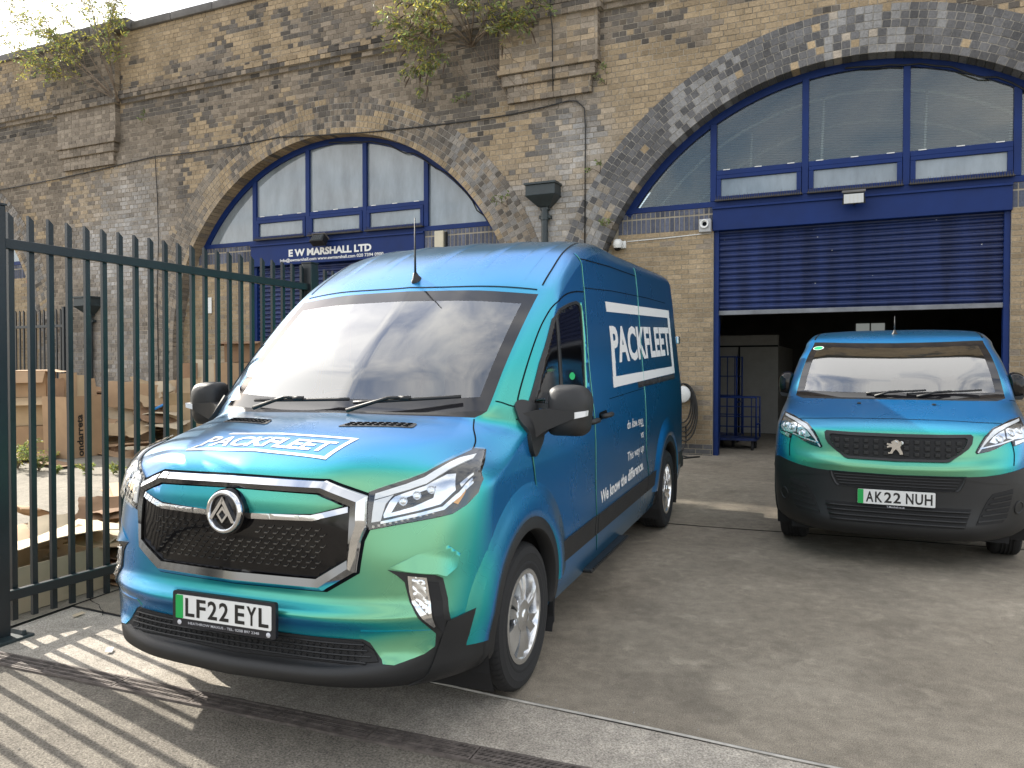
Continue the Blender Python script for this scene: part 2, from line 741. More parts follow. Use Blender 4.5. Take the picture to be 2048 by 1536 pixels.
def van_rows():
    r = [
        [(0, .13, .27), (.4, .15, .27), (.65, .21, .27), (.88, .44, .28), (.955, .66, .29)],
        [(0, -.006, .316), (.4, .016, .322), (.65, .076, .335), (.895, .30, .345), (.98, .58, .35)],
        [(0, -.012, .375), (.4, .008, .38), (.66, .075, .395), (.90, .29, .43), (.99, .56, .45)],
        [(0, .055, .402), (.4, .07, .405), (.66, .11, .425), (.905, .283, .475), (.996, .55, .50)],
        [(0, .060, .50), (.4, .075, .50), (.66, .12, .505), (.908, .276, .53), (1.0, .54, .55)],
        [(0, .000, .597), (.4, .019, .597), (.594, .056, .598), (.91, .266, .594), (1.0, .54, .603)],
        [(0, .003, .607), (.4, .022, .607), (.594, .059, .608), (.91, .267, .604), (1.0, .54, .612)],
        [(0, .064, .650), (.4, .078, .652), (.6, .106, .658), (.905, .272, .67), (1.0, .54, .68)],
        [(0, .060, .78), (.4, .075, .78), (.6, .107, .78), (.89, .266, .77), (1.0, .53, .77)],
        [(0, .050, .93), (.4, .074, .93), (.61, .125, .93), (.905, .302, .92), (1.0, .53, .92)],
        [(0, .055, 1.06), (.4, .090, 1.06), (.61, .150, 1.06), (.93, .37, 1.05), (1.0, .55, 1.03)],
        [(0, .075, 1.145), (.4, .110, 1.145), (.62, .19, 1.13), (.94, .42, 1.12), (1.0, .58, 1.09)],
        [(0, .13, 1.205), (.4, .16, 1.20), (.64, .25, 1.185), (.932, .48, 1.165), (.998, .64, 1.12)],
        [(0, .26, 1.262), (.4, .29, 1.257), (.66, .37, 1.235), (.912, .58, 1.195), (.996, .72, 1.15)],
        [(0, .45, 1.312), (.4, .47, 1.303), (.68, .53, 1.278), (.895, .70, 1.23), (.993, .82, 1.19)],
        [(0, .64, 1.345), (.4, .66, 1.335), (.70, .73, 1.312), (.88, .83, 1.275), (.988, .92, 1.23)],
        [(0, .80, 1.362), (.4, .83, 1.355), (.75, .90, 1.345), (.88, .96, 1.315), (.985, 1.04, 1.28)],
        [(0, .83, 1.372), (.4, .86, 1.367), (.80, .94, 1.375), (.888, 1.0, 1.36), (.98, 1.08, 1.33)],
    ]
    b = np.array(r[-1])
    top = np.array([(0, 1.60, 2.03), (.4, 1.62, 2.023), (.808, 1.68, 1.99), (.872, 1.705, 1.985), (.915, 1.735, 1.965)])
    for f in (0.33, 0.67):
        q = b + (top - b) * f
        bul = 4 * f * (1 - f) * 0.022
        q[:, 1] -= bul * 0.6
        q[:, 2] += bul * 0.7
        q[3:, 0] += 0.006
        r.append([tuple(p) for p in q])
    r.append([tuple(p) for p in top])
    r += [
        [(0, 1.665, 2.075), (.4, 1.685, 2.068), (.81, 1.745, 2.035), (.872, 1.765, 2.027), (.91, 1.80, 2.0)],
        [(0, 1.90, 2.215), (.4, 1.92, 2.205), (.805, 1.97, 2.165), (.863, 1.98, 2.15), (.898, 2.0, 2.10)],
        [(0, 2.20, 2.335), (.4, 2.21, 2.328), (.785, 2.24, 2.295), (.848, 2.25, 2.27), (.888, 2.26, 2.215)],
        [(0, 2.6, 2.425), (.4, 2.61, 2.418), (.755, 2.63, 2.395), (.83, 2.64, 2.37), (.873, 2.65, 2.315)],
        [(0, 3.0, 2.455), (.35, 3.0, 2.450), (.66, 3.0, 2.435), (.76, 3.02, 2.42), (.83, 3.04, 2.385)],
        [(0, 3.4, 2.462), (.2, 3.4, 2.461), (.35, 3.4, 2.457), (.45, 3.4, 2.453), (.58, 3.4, 2.443)],
        [(0, 3.9, 2.465), (.001, 3.9, 2.465), (.002, 3.9, 2.465), (.003, 3.9, 2.465), (.004, 3.9, 2.465)],
    ]
    z = [.28, .36, .43, .49, .545, .603, .612, .68, .77, .92, 1.03, 1.09, 1.13, 1.17, 1.22, 1.27, 1.33, 1.39]
    z += [1.39 + (1.965 - 1.39) * .33, 1.39 + (1.965 - 1.39) * .67, 1.965, 2.02, 2.11, 2.215, 2.31, 2.385, 2.443, 2.465]
    sub = [2, 2, 2, 3, 4, 2, 3, 4, 4, 4, 3, 3, 3, 4, 4, 3, 2, 6, 6, 6, 3, 5, 5, 5, 3, 3, 3]
    return r, z, sub


VAN_COLS = [8, 6, 8, 6, 36, 36, 36, 30, 8, 6, 6, 6]
# ------------------------------------------------------------------ shared materials
def wrap_paint(name):
    """satin colour-shift vinyl: the pigment flips from green (seen square on) to blue (seen at a slant)"""
    m, nt, b = nodes_of(name)
    lw = nt.nodes.new('ShaderNodeLayerWeight')
    lw.inputs['Blend'].default_value = 0.5
    r = nt.nodes.new('ShaderNodeValToRGB')
    e = r.color_ramp.elements
    e[0].position = 0.04
    e[0].color = (0.150, 0.40, 0.225, 1)
    e[1].position = 0.97
    e[1].color = (0.005, 0.070, 0.145, 1)
    for p, c in ((0.16, (0.070, 0.40, 0.29)), (0.27, (0.008, 0.35, 0.36)), (0.43, (0.006, 0.27, 0.45)), (0.60, (0.008, 0.205, 0.52)), (0.70, (0.008, 0.185, 0.50)), (0.82, (0.006, 0.105, 0.215))):
        q = e.new(p)
        q.color = (*c, 1)
    nt.links.new(lw.outputs['Facing'], r.inputs['Fac'])
    nt.links.new(r.outputs['Color'], b.inputs['Base Color'])
    # handling marks and road film vary the sheen a little
    tc = nt.nodes.new('ShaderNodeTexCoord')
    n = nt.nodes.new('ShaderNodeTexNoise')
    n.inputs['Scale'].default_value = 1.4
    n.inputs['Detail'].default_value = 4
    n.inputs['Roughness'].default_value = 0.7
    nt.links.new(tc.outputs['Object'], n.inputs['Vector'])
    mr = nt.nodes.new('ShaderNodeMapRange')
    mr.inputs['From Min'].default_value = 0.3
    mr.inputs['From Max'].default_value = 0.7
    mr.inputs['To Min'].default_value = 0.268
    mr.inputs['To Max'].default_value = 0.286
    nt.links.new(n.outputs['Fac'], mr.inputs['Value'])
    nt.links.new(mr.outputs['Result'], b.inputs['Roughness'])
    b.inputs['Metallic'].default_value = 0.60
    b.inputs['Roughness'].default_value = 0.27
    b.inputs['Coat Weight'].default_value = 0.45
    b.inputs['Coat Roughness'].default_value = 0.26
    return m


def pane_glass(name, tint=(0.8, 0.85, 0.84), base=0.06, power=4.0, rough=0.0, dull=0.0, dullcol=(0.4, 0.45, 0.47)):
    m = bpy.data.materials.new(name)
    m.use_nodes = True
    nt = m.node_tree
    for n in list(nt.nodes):
        nt.nodes.remove(n)
    out = nt.nodes.new('ShaderNodeOutputMaterial')
    tr = nt.nodes.new('ShaderNodeBsdfTransparent')
    tr.inputs['Color'].default_value = (*tint, 1)
    gl = nt.nodes.new('ShaderNodeBsdfGlossy')
    gl.inputs['Roughness'].default_value = rough
    gl.inputs['Color'].default_value = (1, 1, 1, 1)
    lw = nt.nodes.new('ShaderNodeLayerWeight')
    lw.inputs['Blend'].default_value = 0.5
    pw = nt.nodes.new('ShaderNodeMath')
    pw.operation = 'POWER'
    pw.inputs[1].default_value = power
    ma = nt.nodes.new('ShaderNodeMath')
    ma.operation = 'MULTIPLY_ADD'
    ma.inputs[1].default_value = 0.94 - base
    ma.inputs[2].default_value = base
    mx = nt.nodes.new('ShaderNodeMixShader')
    nt.links.new(lw.outputs['Facing'], pw.inputs[0])
    nt.links.new(pw.outputs[0], ma.inputs[0])
    nt.links.new(ma.outputs[0], mx.inputs[0])
    src = tr
    if dull > 0:
        df = nt.nodes.new('ShaderNodeBsdfDiffuse')
        df.inputs['Color'].default_value = (*dullcol, 1)
        m2 = nt.nodes.new('ShaderNodeMixShader')
        m2.inputs[0].default_value = dull
        nt.links.new(tr.outputs[0], m2.inputs[1])
        nt.links.new(df.outputs[0], m2.inputs[2])
        src = m2
    nt.links.new(src.outputs[0], mx.inputs[1])
    nt.links.new(gl.outputs[0], mx.inputs[2])
    nt.links.new(mx.outputs[0], out.inputs['Surface'])
    return m


M = {}
M['wrap'] = wrap_paint('colour_shift_wrap')
M['plastic'] = plain('black_plastic', (0.012, 0.0125, 0.0135), 0.50, bump=0.12, bscale=900, var=0.12, vscale=3)
M['gloss'] = plain('gloss_black', (0.004, 0.004, 0.005), 0.07, spec=0.42)
M['dark'] = plain('underside_black', (0.010, 0.010, 0.011), 0.8)
M['seam'] = plain('shut_line', (0.004, 0.006, 0.008), 0.9, spec=0.1)
M['chrome'] = plain('chrome', (0.62, 0.63, 0.65), 0.06, metal=1.0)
M['chrome_dimmed'] = plain('dimmed_chrome', (0.17, 0.175, 0.185), 0.10, metal=1.0)
M['silver'] = plain('alloy_silver', (0.72, 0.73, 0.74), 0.20, metal=0.92, var=0.06, vscale=9)
M['satinchrome'] = plain('reflector', (0.75, 0.77, 0.80), 0.16, metal=0.95)
M['drl'] = plain('lamp_diffuser', (0.78, 0.79, 0.80), 0.25, spec=0.6)
M['amber'] = plain('amber_lens', (0.75, 0.32, 0.04), 0.15, spec=0.6)
M['red'] = plain('red_lens', (0.45, 0.01, 0.01), 0.15)
M['vinyl'] = plain('white_vinyl', (0.74, 0.74, 0.73), 0.42)
M['screen'] = pane_glass('windscreen_glass', (0.72, 0.79, 0.76), 0.15, 2.3)
M['lens'] = pane_glass('clear_lens', (0.92, 0.94, 0.95), 0.07, 4.0)
M['tint'] = pane_glass('tinted_glass', (0.16, 0.18, 0.18), 0.07, 3.0)
M['frit'] = plain('screen_border', (0.012, 0.012, 0.014), 0.07, spec=0.6)
M['rubber'] = plain('tyre_rubber', (0.013, 0.013, 0.014), 0.78, bump=0.15, bscale=250, var=0.18, vscale=5)
M['plate'] = plain('plate_white', (0.72, 0.73, 0.72), 0.35)
M['green'] = plain('plate_green', (0.01, 0.36, 0.08), 0.35)
M['ink'] = plain('plate_black', (0.01, 0.01, 0.01), 0.4)
M['frame'] = plain('plate_frame', (0.012, 0.013, 0.018), 0.35)
M['print'] = plain('pale_print', (0.55, 0.56, 0.60), 0.5)
M['trim'] = plain('cabin_grey', (0.13, 0.135, 0.135), 0.75, var=0.15, vscale=8)
M['cloth'] = plain('seat_cloth', (0.035, 0.036, 0.04), 0.9, bump=0.3, bscale=400)
M['stick'] = plain('green_sticker', (0.02, 0.50, 0.16), 0.45)
# ------------------------------------------------------------------ wheels (local: axle along x, outer face towards +x)
def build_wheel(parent, r, width, rim_r, centre, side, style, name='wheel'):
    w = empty(name, parent=parent)
    w.matrix_local = Matrix.Translation(centre) @ (Matrix.Identity(4) if side > 0 else Matrix.Rotation(math.pi, 4, 'Z'))
    RX = Matrix.Rotation(math.pi / 2, 4, 'Y')                # local z -> x
    h = width / 2
    mb = MB()
    prof = [(rim_r - .012, -h * .82), (rim_r + .03, -h * .97), (r - .07, -h), (r - .022, -h * .95), (r - .004, -h * .74), (r, -h * .5)]
    for gx in (-.36, -.12, .12, .36):
        prof += [(r, h * (gx - .07)), (r - .009, h * (gx - .055)), (r - .009, h * (gx + .055)), (r, h * (gx + .07))]
    prof += [(r, h * .5), (r - .004, h * .74), (r - .022, h * .95), (r - .045, h * .99), (r - .055, h * 1.01), (r - .06, h * .99),
             (r - .08, h), (rim_r + .045, h * .97), (rim_r + .04, h * .99), (rim_r + .028, h * .985), (rim_r + .010, h * .90), (rim_r - .012, h * .86)]
    mb.lathe(prof, RX, 64)
    for k in range(64):                                      # shoulder blocks
        c = 2 * math.pi * k / 64
        R = Matrix.Rotation(c, 4, 'X')
        mb.add([R @ Vector(q) for q in ((h * .56, -.012, r + .0012), (h * .56, .012, r + .0012), (h * .80, .012, r - .005), (h * .80, -.012, r - .005), (h * .93, .010, r - .021), (h * .93, -.010, r - .021))], [(0, 1, 2, 3), (3, 2, 4, 5)])
    tyre = mb.build('tyre', M['rubber'], w, smooth=True, auto=35)
    rim = MB()
    rim.lathe([(rim_r - .012, h * .86), (rim_r + .008, h * .88), (rim_r + .008, h * .93), (rim_r - .006, h * .955), (rim_r - .016, h * .93),
               (rim_r - .022, h * .80), (rim_r - .03, h * .3), (rim_r - .035, -h * .3), (rim_r - .03, -h * .8)], RX, 56)
    n = style
    for k in range(n):
        a = 2 * math.pi * k / n
        for off in (-.085, .085):
            R = Matrix.Rotation(a + off * 2.2, 4, 'X')
            x1 = h * .93
            # twisted blade: wide at the rim
            p = [(h * .50, -.016, .05), (x1 - .012, -.013, .05), (x1 - .012, .013, .05), (h * .50, .016, .05),
                 (h * .55, -.026, rim_r * .62), (x1 + .002, -.016, rim_r * .62), (x1 - .010, .024, rim_r * .62), (h * .52, .026, rim_r * .62),
                 (h * .50, -.030, rim_r - .012), (x1 - .008, -.028, rim_r - .012), (x1 - .022, .030, rim_r - .012), (h * .48, .030, rim_r - .012)]
            p = [R @ Vector(q) for q in p]
            f = []
            for s in (0, 4):
                f += [(s, s + 1, s + 5, s + 4), (s + 1, s + 2, s + 6, s + 5), (s + 2, s + 3, s + 7, s + 6), (s + 3, s, s + 4, s + 7)]
            f += [(0, 3, 2, 1), (8, 9, 10, 11)]
            rim.add(p, f)
    rim.lathe([(.0, h * 1.0), (.028, h * .995), (.034, h * .97), (.036, h * .93), (.075, h * .88), (.082, h * .6), (.08, h * .3)], RX, 32)
    o = rim.build('rim', M['silver'], w, smooth=True, auto=30)
    nut = MB()
    for k in range(n):
        a = 2 * math.pi * (k + .5) / n
        R = Matrix.Rotation(a, 4, 'X') @ Matrix.Translation((0, 0, .092)) @ RX
        nut.lathe([(0, h * .80), (.010, h * .80), (.012, h * .77), (.012, h * .45)], R, 6)
    nut.build('wheel_nuts', M['satinchrome'], o)
    bd = MB()
    bd.lathe([(0, h * .12), (rim_r - .06, h * .12), (rim_r - .045, h * .05), (rim_r - .045, -h * .1), (0, -h * .1)], RX, 40)
    bd.build('brake_disc', M['dark'], w, smooth=True, auto=40)
    return w


def number_plate(parent, M4, letters, frame_note=None, sub_note=None, w=.52, h=.111):
    """plate in local x-z plane facing -y"""
    p = empty('number_plate', parent=parent)
    p.matrix_local = M4
    if frame_note:
        mb = MB()
        mb.prism(round_poly([(-w / 2 - .012, -h / 2 - .030), (w / 2 + .012, -h / 2 - .030), (w / 2 + .012, h / 2 + .010), (-w / 2 - .012, h / 2 + .010)], .014), -.004, .014)
        fr = mb.build('plate_surround', M['frame'], p)
        text_on('dealer_lettering', frame_note, Vector((-.185, -.0045, -h / 2 - .018)), Vector((.375, 0, 0)), Vector((0, 0, .011)), Vector((0, -1, 0)), M['print'], fr, bold=.004, lift=.0015)
        for s in (-1, 1):
            d = MB()
            d.lathe([(0, .0035), (.009, .003), (.011, 0)], Matrix.Translation((s * (w / 2 - .025), -.004, -h / 2 - .014)) @ Matrix.Rotation(math.pi / 2, 4, 'X'), 16)
            d.build('plate_screw', M['print'], p, smooth=True)
    mb = MB()
    g = .008 if frame_note else .003
    wx, hx = (w / 2 - g), (h / 2 - g * .6)
    mb.prism(round_poly([(-wx, -hx), (wx, -hx), (wx, hx), (-wx, hx)], .008), -.007, -.001)
    pl = mb.build('plate_panel', M['plate'], p)
    mb = MB()
    mb.prism(round_poly([(-wx + .001, -hx + .001), (-wx + .040, -hx + .001), (-wx + .040, hx - .001), (-wx + .001, hx - .001)], .004), -.0095, -.006)
    mb.build('green_flash', M['green'], pl)
    # characters 79 x 50 mm, 14 mm strokes
    cw, chh, gap, word = .050, .079, .011, .033
    tot = 7 * cw + 5 * gap + word
    x = -tot / 2 + .020
    for i, c in enumerate(letters.replace(' ', '')):
        text_on('plate_character', c, Vector((x, -.007, -chh / 2)), Vector((cw, 0, 0)), Vector((0, 0, chh)), Vector((0, -1, 0)), M['ink'], pl, bold=.022, lift=.0012)
        x += cw + (word if i == 3 else gap)
    if sub_note:
        text_on('dealer_lettering', sub_note, Vector((-.06, -.004, -h / 2 - .020)), Vector((.12, 0, 0)), Vector((0, 0, .014)), Vector((0, -1, 0)), M['print'], p, bold=.01, lift=.002)
    return p


def strip_ring(mb, skin, axis, loops, step=0.05):
    """bands between closed outlines of equal point count laid on the body at given lifts"""
    dense = []
    n = len(loops[0][0])
    cnt = []
    ref = loops[0][0]
    for i in range(n):
        a, b = ref[i], ref[(i + 1) % n]
        cnt.append(max(1, int(math.hypot(b[0] - a[0], b[1] - a[1]) / step)))
    for poly, off in loops:
        L = []
        for i in range(n):
            a, b = poly[i], poly[(i + 1) % n]
            for j in range(cnt[i]):
                t = j / cnt[i]
                p, nn = skin.hit(a[0] + (b[0] - a[0]) * t, a[1] + (b[1] - a[1]) * t, axis)
                d = Vector((0, -1, 0)) if axis == 'front' else nn
                L.append(p + d * off)
        dense.append(L)
    k = len(dense[0])
    vs = [p for L in dense for p in L]
    fs = []
    for r in range(len(dense) - 1):
        for i in range(k):
            j = (i + 1) % k
            fs.append((r * k + i, r * k + j, (r + 1) * k + j, (r + 1) * k + i))
    mb.add(vs, fs)
    return mb


def mir(poly):
    return [(-a, b) for a, b in reversed(poly)]


def sym(half):
    """outline from its right half listed from top centre to bottom centre"""
    left = [(-a, b) for a, b in reversed(half) if abs(a) > 1e-6]
    return half + left


def arc_pts(cx, cz, r, a0, a1, n=20):
    return [(cx + r * math.cos(math.radians(a0 + (a1 - a0) * k / n)), cz + r * math.sin(math.radians(a0 + (a1 - a0) * k / n))) for k in range(n + 1)]


def scale_poly(poly, s, sy=None):
    cx = sum(p[0] for p in poly) / len(poly)
    cy = sum(p[1] for p in poly) / len(poly)
    return [(cx + (p[0] - cx) * s, cy + (p[1] - cy) * (sy or s)) for p in poly]


# ------------------------------------------------------------------ the large van
def build_big_van():
    root = empty('panel_van', 'tall blue green colour shift panel van with PACKFLEET lettering, parked beside the railings', 'van', mat=YARD)
    rows, zs, sub = van_rows()
    G, ri, ci = vehicle_grid(rows, zs, van_side_v, 5.42, 5.70, sub, VAN_COLS)
    sk = Skin(G)
    wf, wr = .985, 4.70
    arches = [(.955, .385, .43), (4.70, .385, .43)]
    r0, r1, ce = ri[17], ri[20], ci[2]

    def is_screen(r, c):
        return r0 <= r < r1 and c < ce

    def keep(r, c, p):
        if is_screen(r, c):
            return False
        if p[0] > .6 and p[2] < 1.0:
            for ax, az, ar in arches:
                if math.hypot(p[1] - ax, p[2] - az) < ar or (abs(p[1] - ax) < ar * .98 and p[2] < az):
                    return False
        return True

    low = lambda r, c, p: r < ri[4] and c < ci[4] - 2
    body = grid_mesh(G, lambda r, c, p: keep(r, c, p) and not low(r, c, p) and not (ri[16] <= r < ri[17] and c < ce), 'body', M['wrap'], root)
    grid_mesh(G, lambda r, c, p: keep(r, c, p) and low(r, c, p), 'lower_bumper', M['plastic'], root)
    grid_mesh(G, lambda r, c, p: ri[16] <= r < ri[17] and c < ce, 'cowl', M['plastic'], root)
    # windscreen: black printed border and clear middle
    mt, mb_, me_ = 3, 3, 2
    inner = lambda r, c: r0 + 2 <= r < r1 - 2 and c < ce - 1
    ws = grid_mesh(G, lambda r, c, p: is_screen(r, c) and inner(r, c), 'windscreen', M['screen'], root)
    grid_mesh(G, lambda r, c, p: is_screen(r, c) and not inner(r, c), 'screen_border', M['frit'], ws)

    # --- underside, sills and wheel wells
    mb = MB()
    mb.box(-.80, .80, .55, 5.6, .25, .31)
    for ax, az, ar in arches:
        for s in (1, -1):
            pr = []
            for k in range(19):
                a = math.radians(-30 + 240 * k / 18)
                pr.append((ax + .46 * math.cos(a), az + .46 * math.sin(a)))
            vs_ = [Vector((s * .985, y, z)) for y, z in pr] + [Vector((s * .50, y, z)) for y, z in pr]
            n = len(pr)
            mb.add(vs_, [(i, i + 1, n + i + 1, n + i) for i in range(n - 1)] + [tuple(range(n, 2 * n))])
    mb.build('underbody', M['dark'], root)
    # --- wheel arch trims and black cladding
    for s, ax in ((1, 'right'), (-1, 'left')):
        for cu, cz, ar in arches:
            t = MB()
            lay_arc(t, sk, ax, cu, cz - .005, [(.413, -.06), (.413, .010), (.420, .018), (.478, .016), (.490, .008), (.492, -.01)], -9, 189, 44)
            t.build('wheel_arch_trim', M['plastic'], root, smooth=True, auto=50)
        for a, b in ((1.455, 2.17), (2.185, 2.235), (2.25, 3.80), (3.815, 4.20), (5.20, 5.60)):
            t = MB()
            zt = .612
            lay(t, sk, ax, [(a, .49), (b, .49), (b, zt + .004), (a, zt)], off=.010, depth=.03, step=.06)
            t.build('door_cladding', M['plastic'], root, smooth=True, auto=40)
        t = MB()
        lay(t, sk, ax, [(.20, .30), (.56, .285), (.515, .36), (.505, .44), (.515, .53), (.55, .612), (.40, .588), (.262, .566), (.245, .47)], off=.008, depth=.03, step=.03)
        t.build('bumper_corner', M['plastic'], root, smooth=True, auto=40)
        # mud flaps
        for cu in (wf, wr):
            t = MB()
            t.prism([(.74, .17), (.97, .17), (.985, .2), (.985, .44), (.74, .44)], cu + .40, cu + .412)
            q = t.build('mud_flap', M['plastic'], root)
            if s < 0:
                q.scale = (-1, 1, 1)
    # --- wheels
    for s in (1, -1):
        for cu in (wf, wr):
            build_wheel(root, .36, .235, .222, Vector((s * .862, cu, .36)), s, 6)
    # --- lower bumper and intake
    for s in (1, -1):
        q = [(.585, .515), (.630, .492), (.660, .452), (.692, .412), (.735, .408), (.83, .440), (.862, .465), (.868, .535), (.75, .545), (.600, .545)]
        t = MB()
        lay(t, sk, 'front', q if s > 0 else mir(q), off=.004, depth=.03, step=.02)
        t.build('bumper_corner_panel', M['wrap'], root, smooth=True, auto=40)
    t = MB()
    lay(t, sk, 'front', sym([(0, .500), (.50, .500), (.595, .493), (.645, .462), (.672, .418), (.55, .404), (0, .394)]), off=.007, depth=.012, step=.04)
    vent = t.build('lower_grille', M['dark'], root)
    t = MB()
    for k in range(4):
        z = .415 + k * .023
        w = .64 - abs(k - 1) * .015
        pts = [sk.hit(x, z, 'front')[0] + Vector((0, -.012, 0)) for x in np.linspace(-w, w, 24)]
        t.tube(pts, .004, 5)
    for x in np.linspace(-.6, .6, 40):
        t.tube([sk.hit(x + .006 * ((i % 2) * 2 - 1), .415 + .0115 * i, 'front')[0] + Vector((0, -.011, 0)) for i in range(7)], .0028, 4)
    t.build('grille_mesh', M['plastic'], vent, kind='stuff')
    # --- chrome grille surround
    outer = sym([(0, 1.155), (.436, 1.147), (.612, 1.086), (.620, .962), (.597, .905), (.580, .778), (.440, .694), (0, .688)])
    ridge = sym([(0, 1.128), (.428, 1.121), (.578, 1.066), (.583, .975), (.566, .905), (.556, .800), (.428, .716), (0, .711)])
    inner_ = sym([(0, 1.104), (.412, 1.096), (.542, 1.045), (.543, .98), (.543, .90), (.540, .835), (.405, .752), (0, .748)])
    t = MB()
    strip_ring(t, sk, 'front', [(outer, -.004), (scale_poly(outer, .985), .016), (ridge, .034)])
    gs = t.build('grille_surround', M['chrome'], root, smooth=True, auto=18)
    t = MB()
    strip_ring(t, sk, 'front', [(ridge, .034), (scale_poly(inner_, 1.02), .026), (inner_, -.03)])
    t.build('surround_return', M['chrome_dimmed'], gs, smooth=True, auto=18)  # same chrome as the surround, coloured darker to stand in for dark reflections
    t = MB()
    lay(t, sk, 'front', scale_poly(outer, 1.018), [scale_poly(outer, .985)], off=.002, depth=.004, step=.05)
    t.build('grille_gap', M['seam'], root)
    t = MB()
    lay(t, sk, 'front', scale_poly(inner_, 1.01), off=.013, depth=.006, step=.025)
    gp = t.build('grille_panel', M['gloss'], root, smooth=True)
    t = MB()
    for i in range(8):
        z = .790 + i * .0225
        for k in range(-11, 12):
            x = k * .044 + (.022 if i % 2 else 0)
            if abs(x) > .41 + .05 * min(i, 5) / 5 or (abs(x) < .110 and z > .895):
                continue
            p, nn = sk.hit(x, z, 'front')
            p = p + Vector((0, -.0145, 0))
            t.box(p.x - .0085, p.x + .0085, p.y - .004, p.y + .003, p.z - .0024, p.z + .0024)
            t.box(-.0011, .0011, -.003, .003, 0, .0135, Matrix.Translation(p + Vector((.0088, 0, 0))) @ Matrix.Rotation(.75, 4, 'Y'))
    t.build('grille_dashes', M['chrome_dimmed'], gp, kind='stuff')
    t = MB()
    lay(t, sk, 'front', sym([(0, 1.098), (.408, 1.088), (.520, 1.044), (.40, 1.012), (0, .998)]), off=.020, depth=.03, step=.03, dome=lambda a, b: .010 * max(0, 1 - abs(b - 1.05) / .05))
    t.build('painted_grille_band', M['wrap'], root, smooth=True, auto=50)
    t = MB()
    for s in (1, -1):
        pa = [(s * .09, 1.003), (s * .39, 1.006), (s * .537, 1.042), (s * .540, 1.020), (s * .40, .985), (s * .09, .980)]
        lay(t, sk, 'front', pa if s > 0 else pa[::-1], off=.030, depth=.03, step=.03, dome=lambda a, b: -.2 * abs(b - .995))
    t.build('grille_bar', M['chrome'], root, smooth=True, auto=25)
    # badge
    bd = empty('badge', parent=root)
    bd.matrix_local = Matrix.Translation((0, .012, 1.008)) @ Matrix.Rotation(math.radians(-4), 4, 'X')
    RXX = Matrix.Rotation(math.pi / 2, 4, 'X')
    t = MB()
    t.lathe([(0, .014), (.080, .014), (.098, .006), (.100, -.06)], RXX, 48)
    t.build('badge_base', M['gloss'], bd, smooth=True, auto=40)
    t = MB()
    t.lathe([(.070, .014), (.072, .024), (.078, .028), (.086, .026), (.091, .018), (.092, .010)], RXX, 56)
    t.build('badge_ring', M['chrome'], bd, smooth=True)
    t = MB()
    y0, y1 = -.030, -.012
    t.prism([(0, .066), (.006, .050), (-.050, -.030), (-.068, -.030)], y0, y1)
    t.prism([(0, .066), (.068, -.042), (.050, -.042), (-.006, .044)], y0, y1)
    dia_o = [(0, .026), (.030, -.010), (0, -.046), (-.030, -.010)]
    dia_i = [(0, .010), (.018, -.010), (0, -.032), (-.018, -.010)]
    for i in range(4):
        j = (i + 1) % 4
        t.prism([dia_o[i], dia_o[j], dia_i[j], dia_i[i]], y0 + .002, y1)
    t.build('badge_emblem', M['chrome'], bd)
    # --- headlamps
    HL = [(.604, 1.098), (.66, 1.118), (.735, 1.142), (.786, 1.163), (.853, 1.213), (.870, 1.228), (.905, 1.220), (.945, 1.172), (.972, 1.118), (.968, 1.070), (.942, 1.026), (.907, .998), (.869, .990), (.735, .969), (.622, .949), (.612, .965)]
    for s in (1, -1):
        f = (lambda q: q) if s > 0 else mir
        h = empty('headlamp', parent=root)

        def put(name, poly, mat, off, depth=.006, step=.016, holes=(), smooth=True):
            t = MB()
            lay(t, sk, 'front', f(poly), [f(q) for q in holes], off=off, depth=depth, step=step)
            return t.build(name, mat, h, smooth=smooth, auto=35)
        put('lamp_housing', HL, M['gloss'], .006, .02)
        put('running_light', [(.632, 1.090), (.735, 1.122), (.79, 1.144), (.862, 1.200), (.895, 1.206), (.902, 1.192), (.87, 1.172), (.805, 1.120), (.74, 1.098), (.632, 1.068)], M['drl'], .012, .008)
        put('position_light', [(.632, 1.064), (.700, 1.084), (.676, 1.050), (.664, .985), (.630, .980)], M['drl'], .011, .006)
        put('reflector_bowl', [(.690, 1.060), (.705, 1.078), (.80, 1.112), (.862, 1.150), (.890, 1.150), (.905, 1.090), (.865, 1.040), (.80, 1.022), (.675, .996), (.672, 1.01)], M['satinchrome'], .009, .005)
        put('bowl_shade', [(.720, 1.060), (.80, 1.094), (.84, 1.108), (.838, 1.066), (.775, 1.036), (.700, 1.016)], M['gloss'], .013, .004)
        for kx in (.738, .782, .826):
            t = MB()
            p, nn = sk.hit(s * kx, 1.058 + (kx - .738) * .42, 'front')
            q = Matrix.Translation(p + nn * .016) @ nn.to_track_quat('Z', 'Y').to_matrix().to_4x4()
            t.lathe([(0, .006), (.010, .005), (.016, 0), (.0175, .006), (.0195, .002), (.0195, -.01)], q, 20)
            t.build('projector_lens', M['lens'] if False else M['satinchrome'], h, smooth=True, auto=40)
        put('chrome_blade', [(.665, .984), (.80, 1.012), (.87, 1.030), (.912, 1.080), (.940, 1.128), (.944, 1.120), (.920, 1.066), (.878, 1.018), (.80, .999), (.665, .974)], M['chrome'], .017, .006)
        put('turn_light', [(.902, 1.042), (.920, 1.092), (.936, 1.110), (.930, 1.070), (.916, 1.034)], M['amber'], .014, .006)
        put('side_blade', [(.912, 1.112), (.938, 1.146), (.942, 1.138), (.918, 1.100)], M['chrome'], .014, .005)
        put('side_blade', [(.922, 1.088), (.946, 1.118), (.949, 1.110), (.926, 1.076)], M['chrome'], .014, .005)
        t = MB()
        for k in range(11):
            x = .640 + k * .0205
            z = .964 + k * .0045
            p, nn = sk.hit(s * x, z, 'front')
            q = p + nn * .010
            t.box(q.x - .006, q.x + .006, q.y - .004, q.y + .004, q.z - .005, q.z + .005)
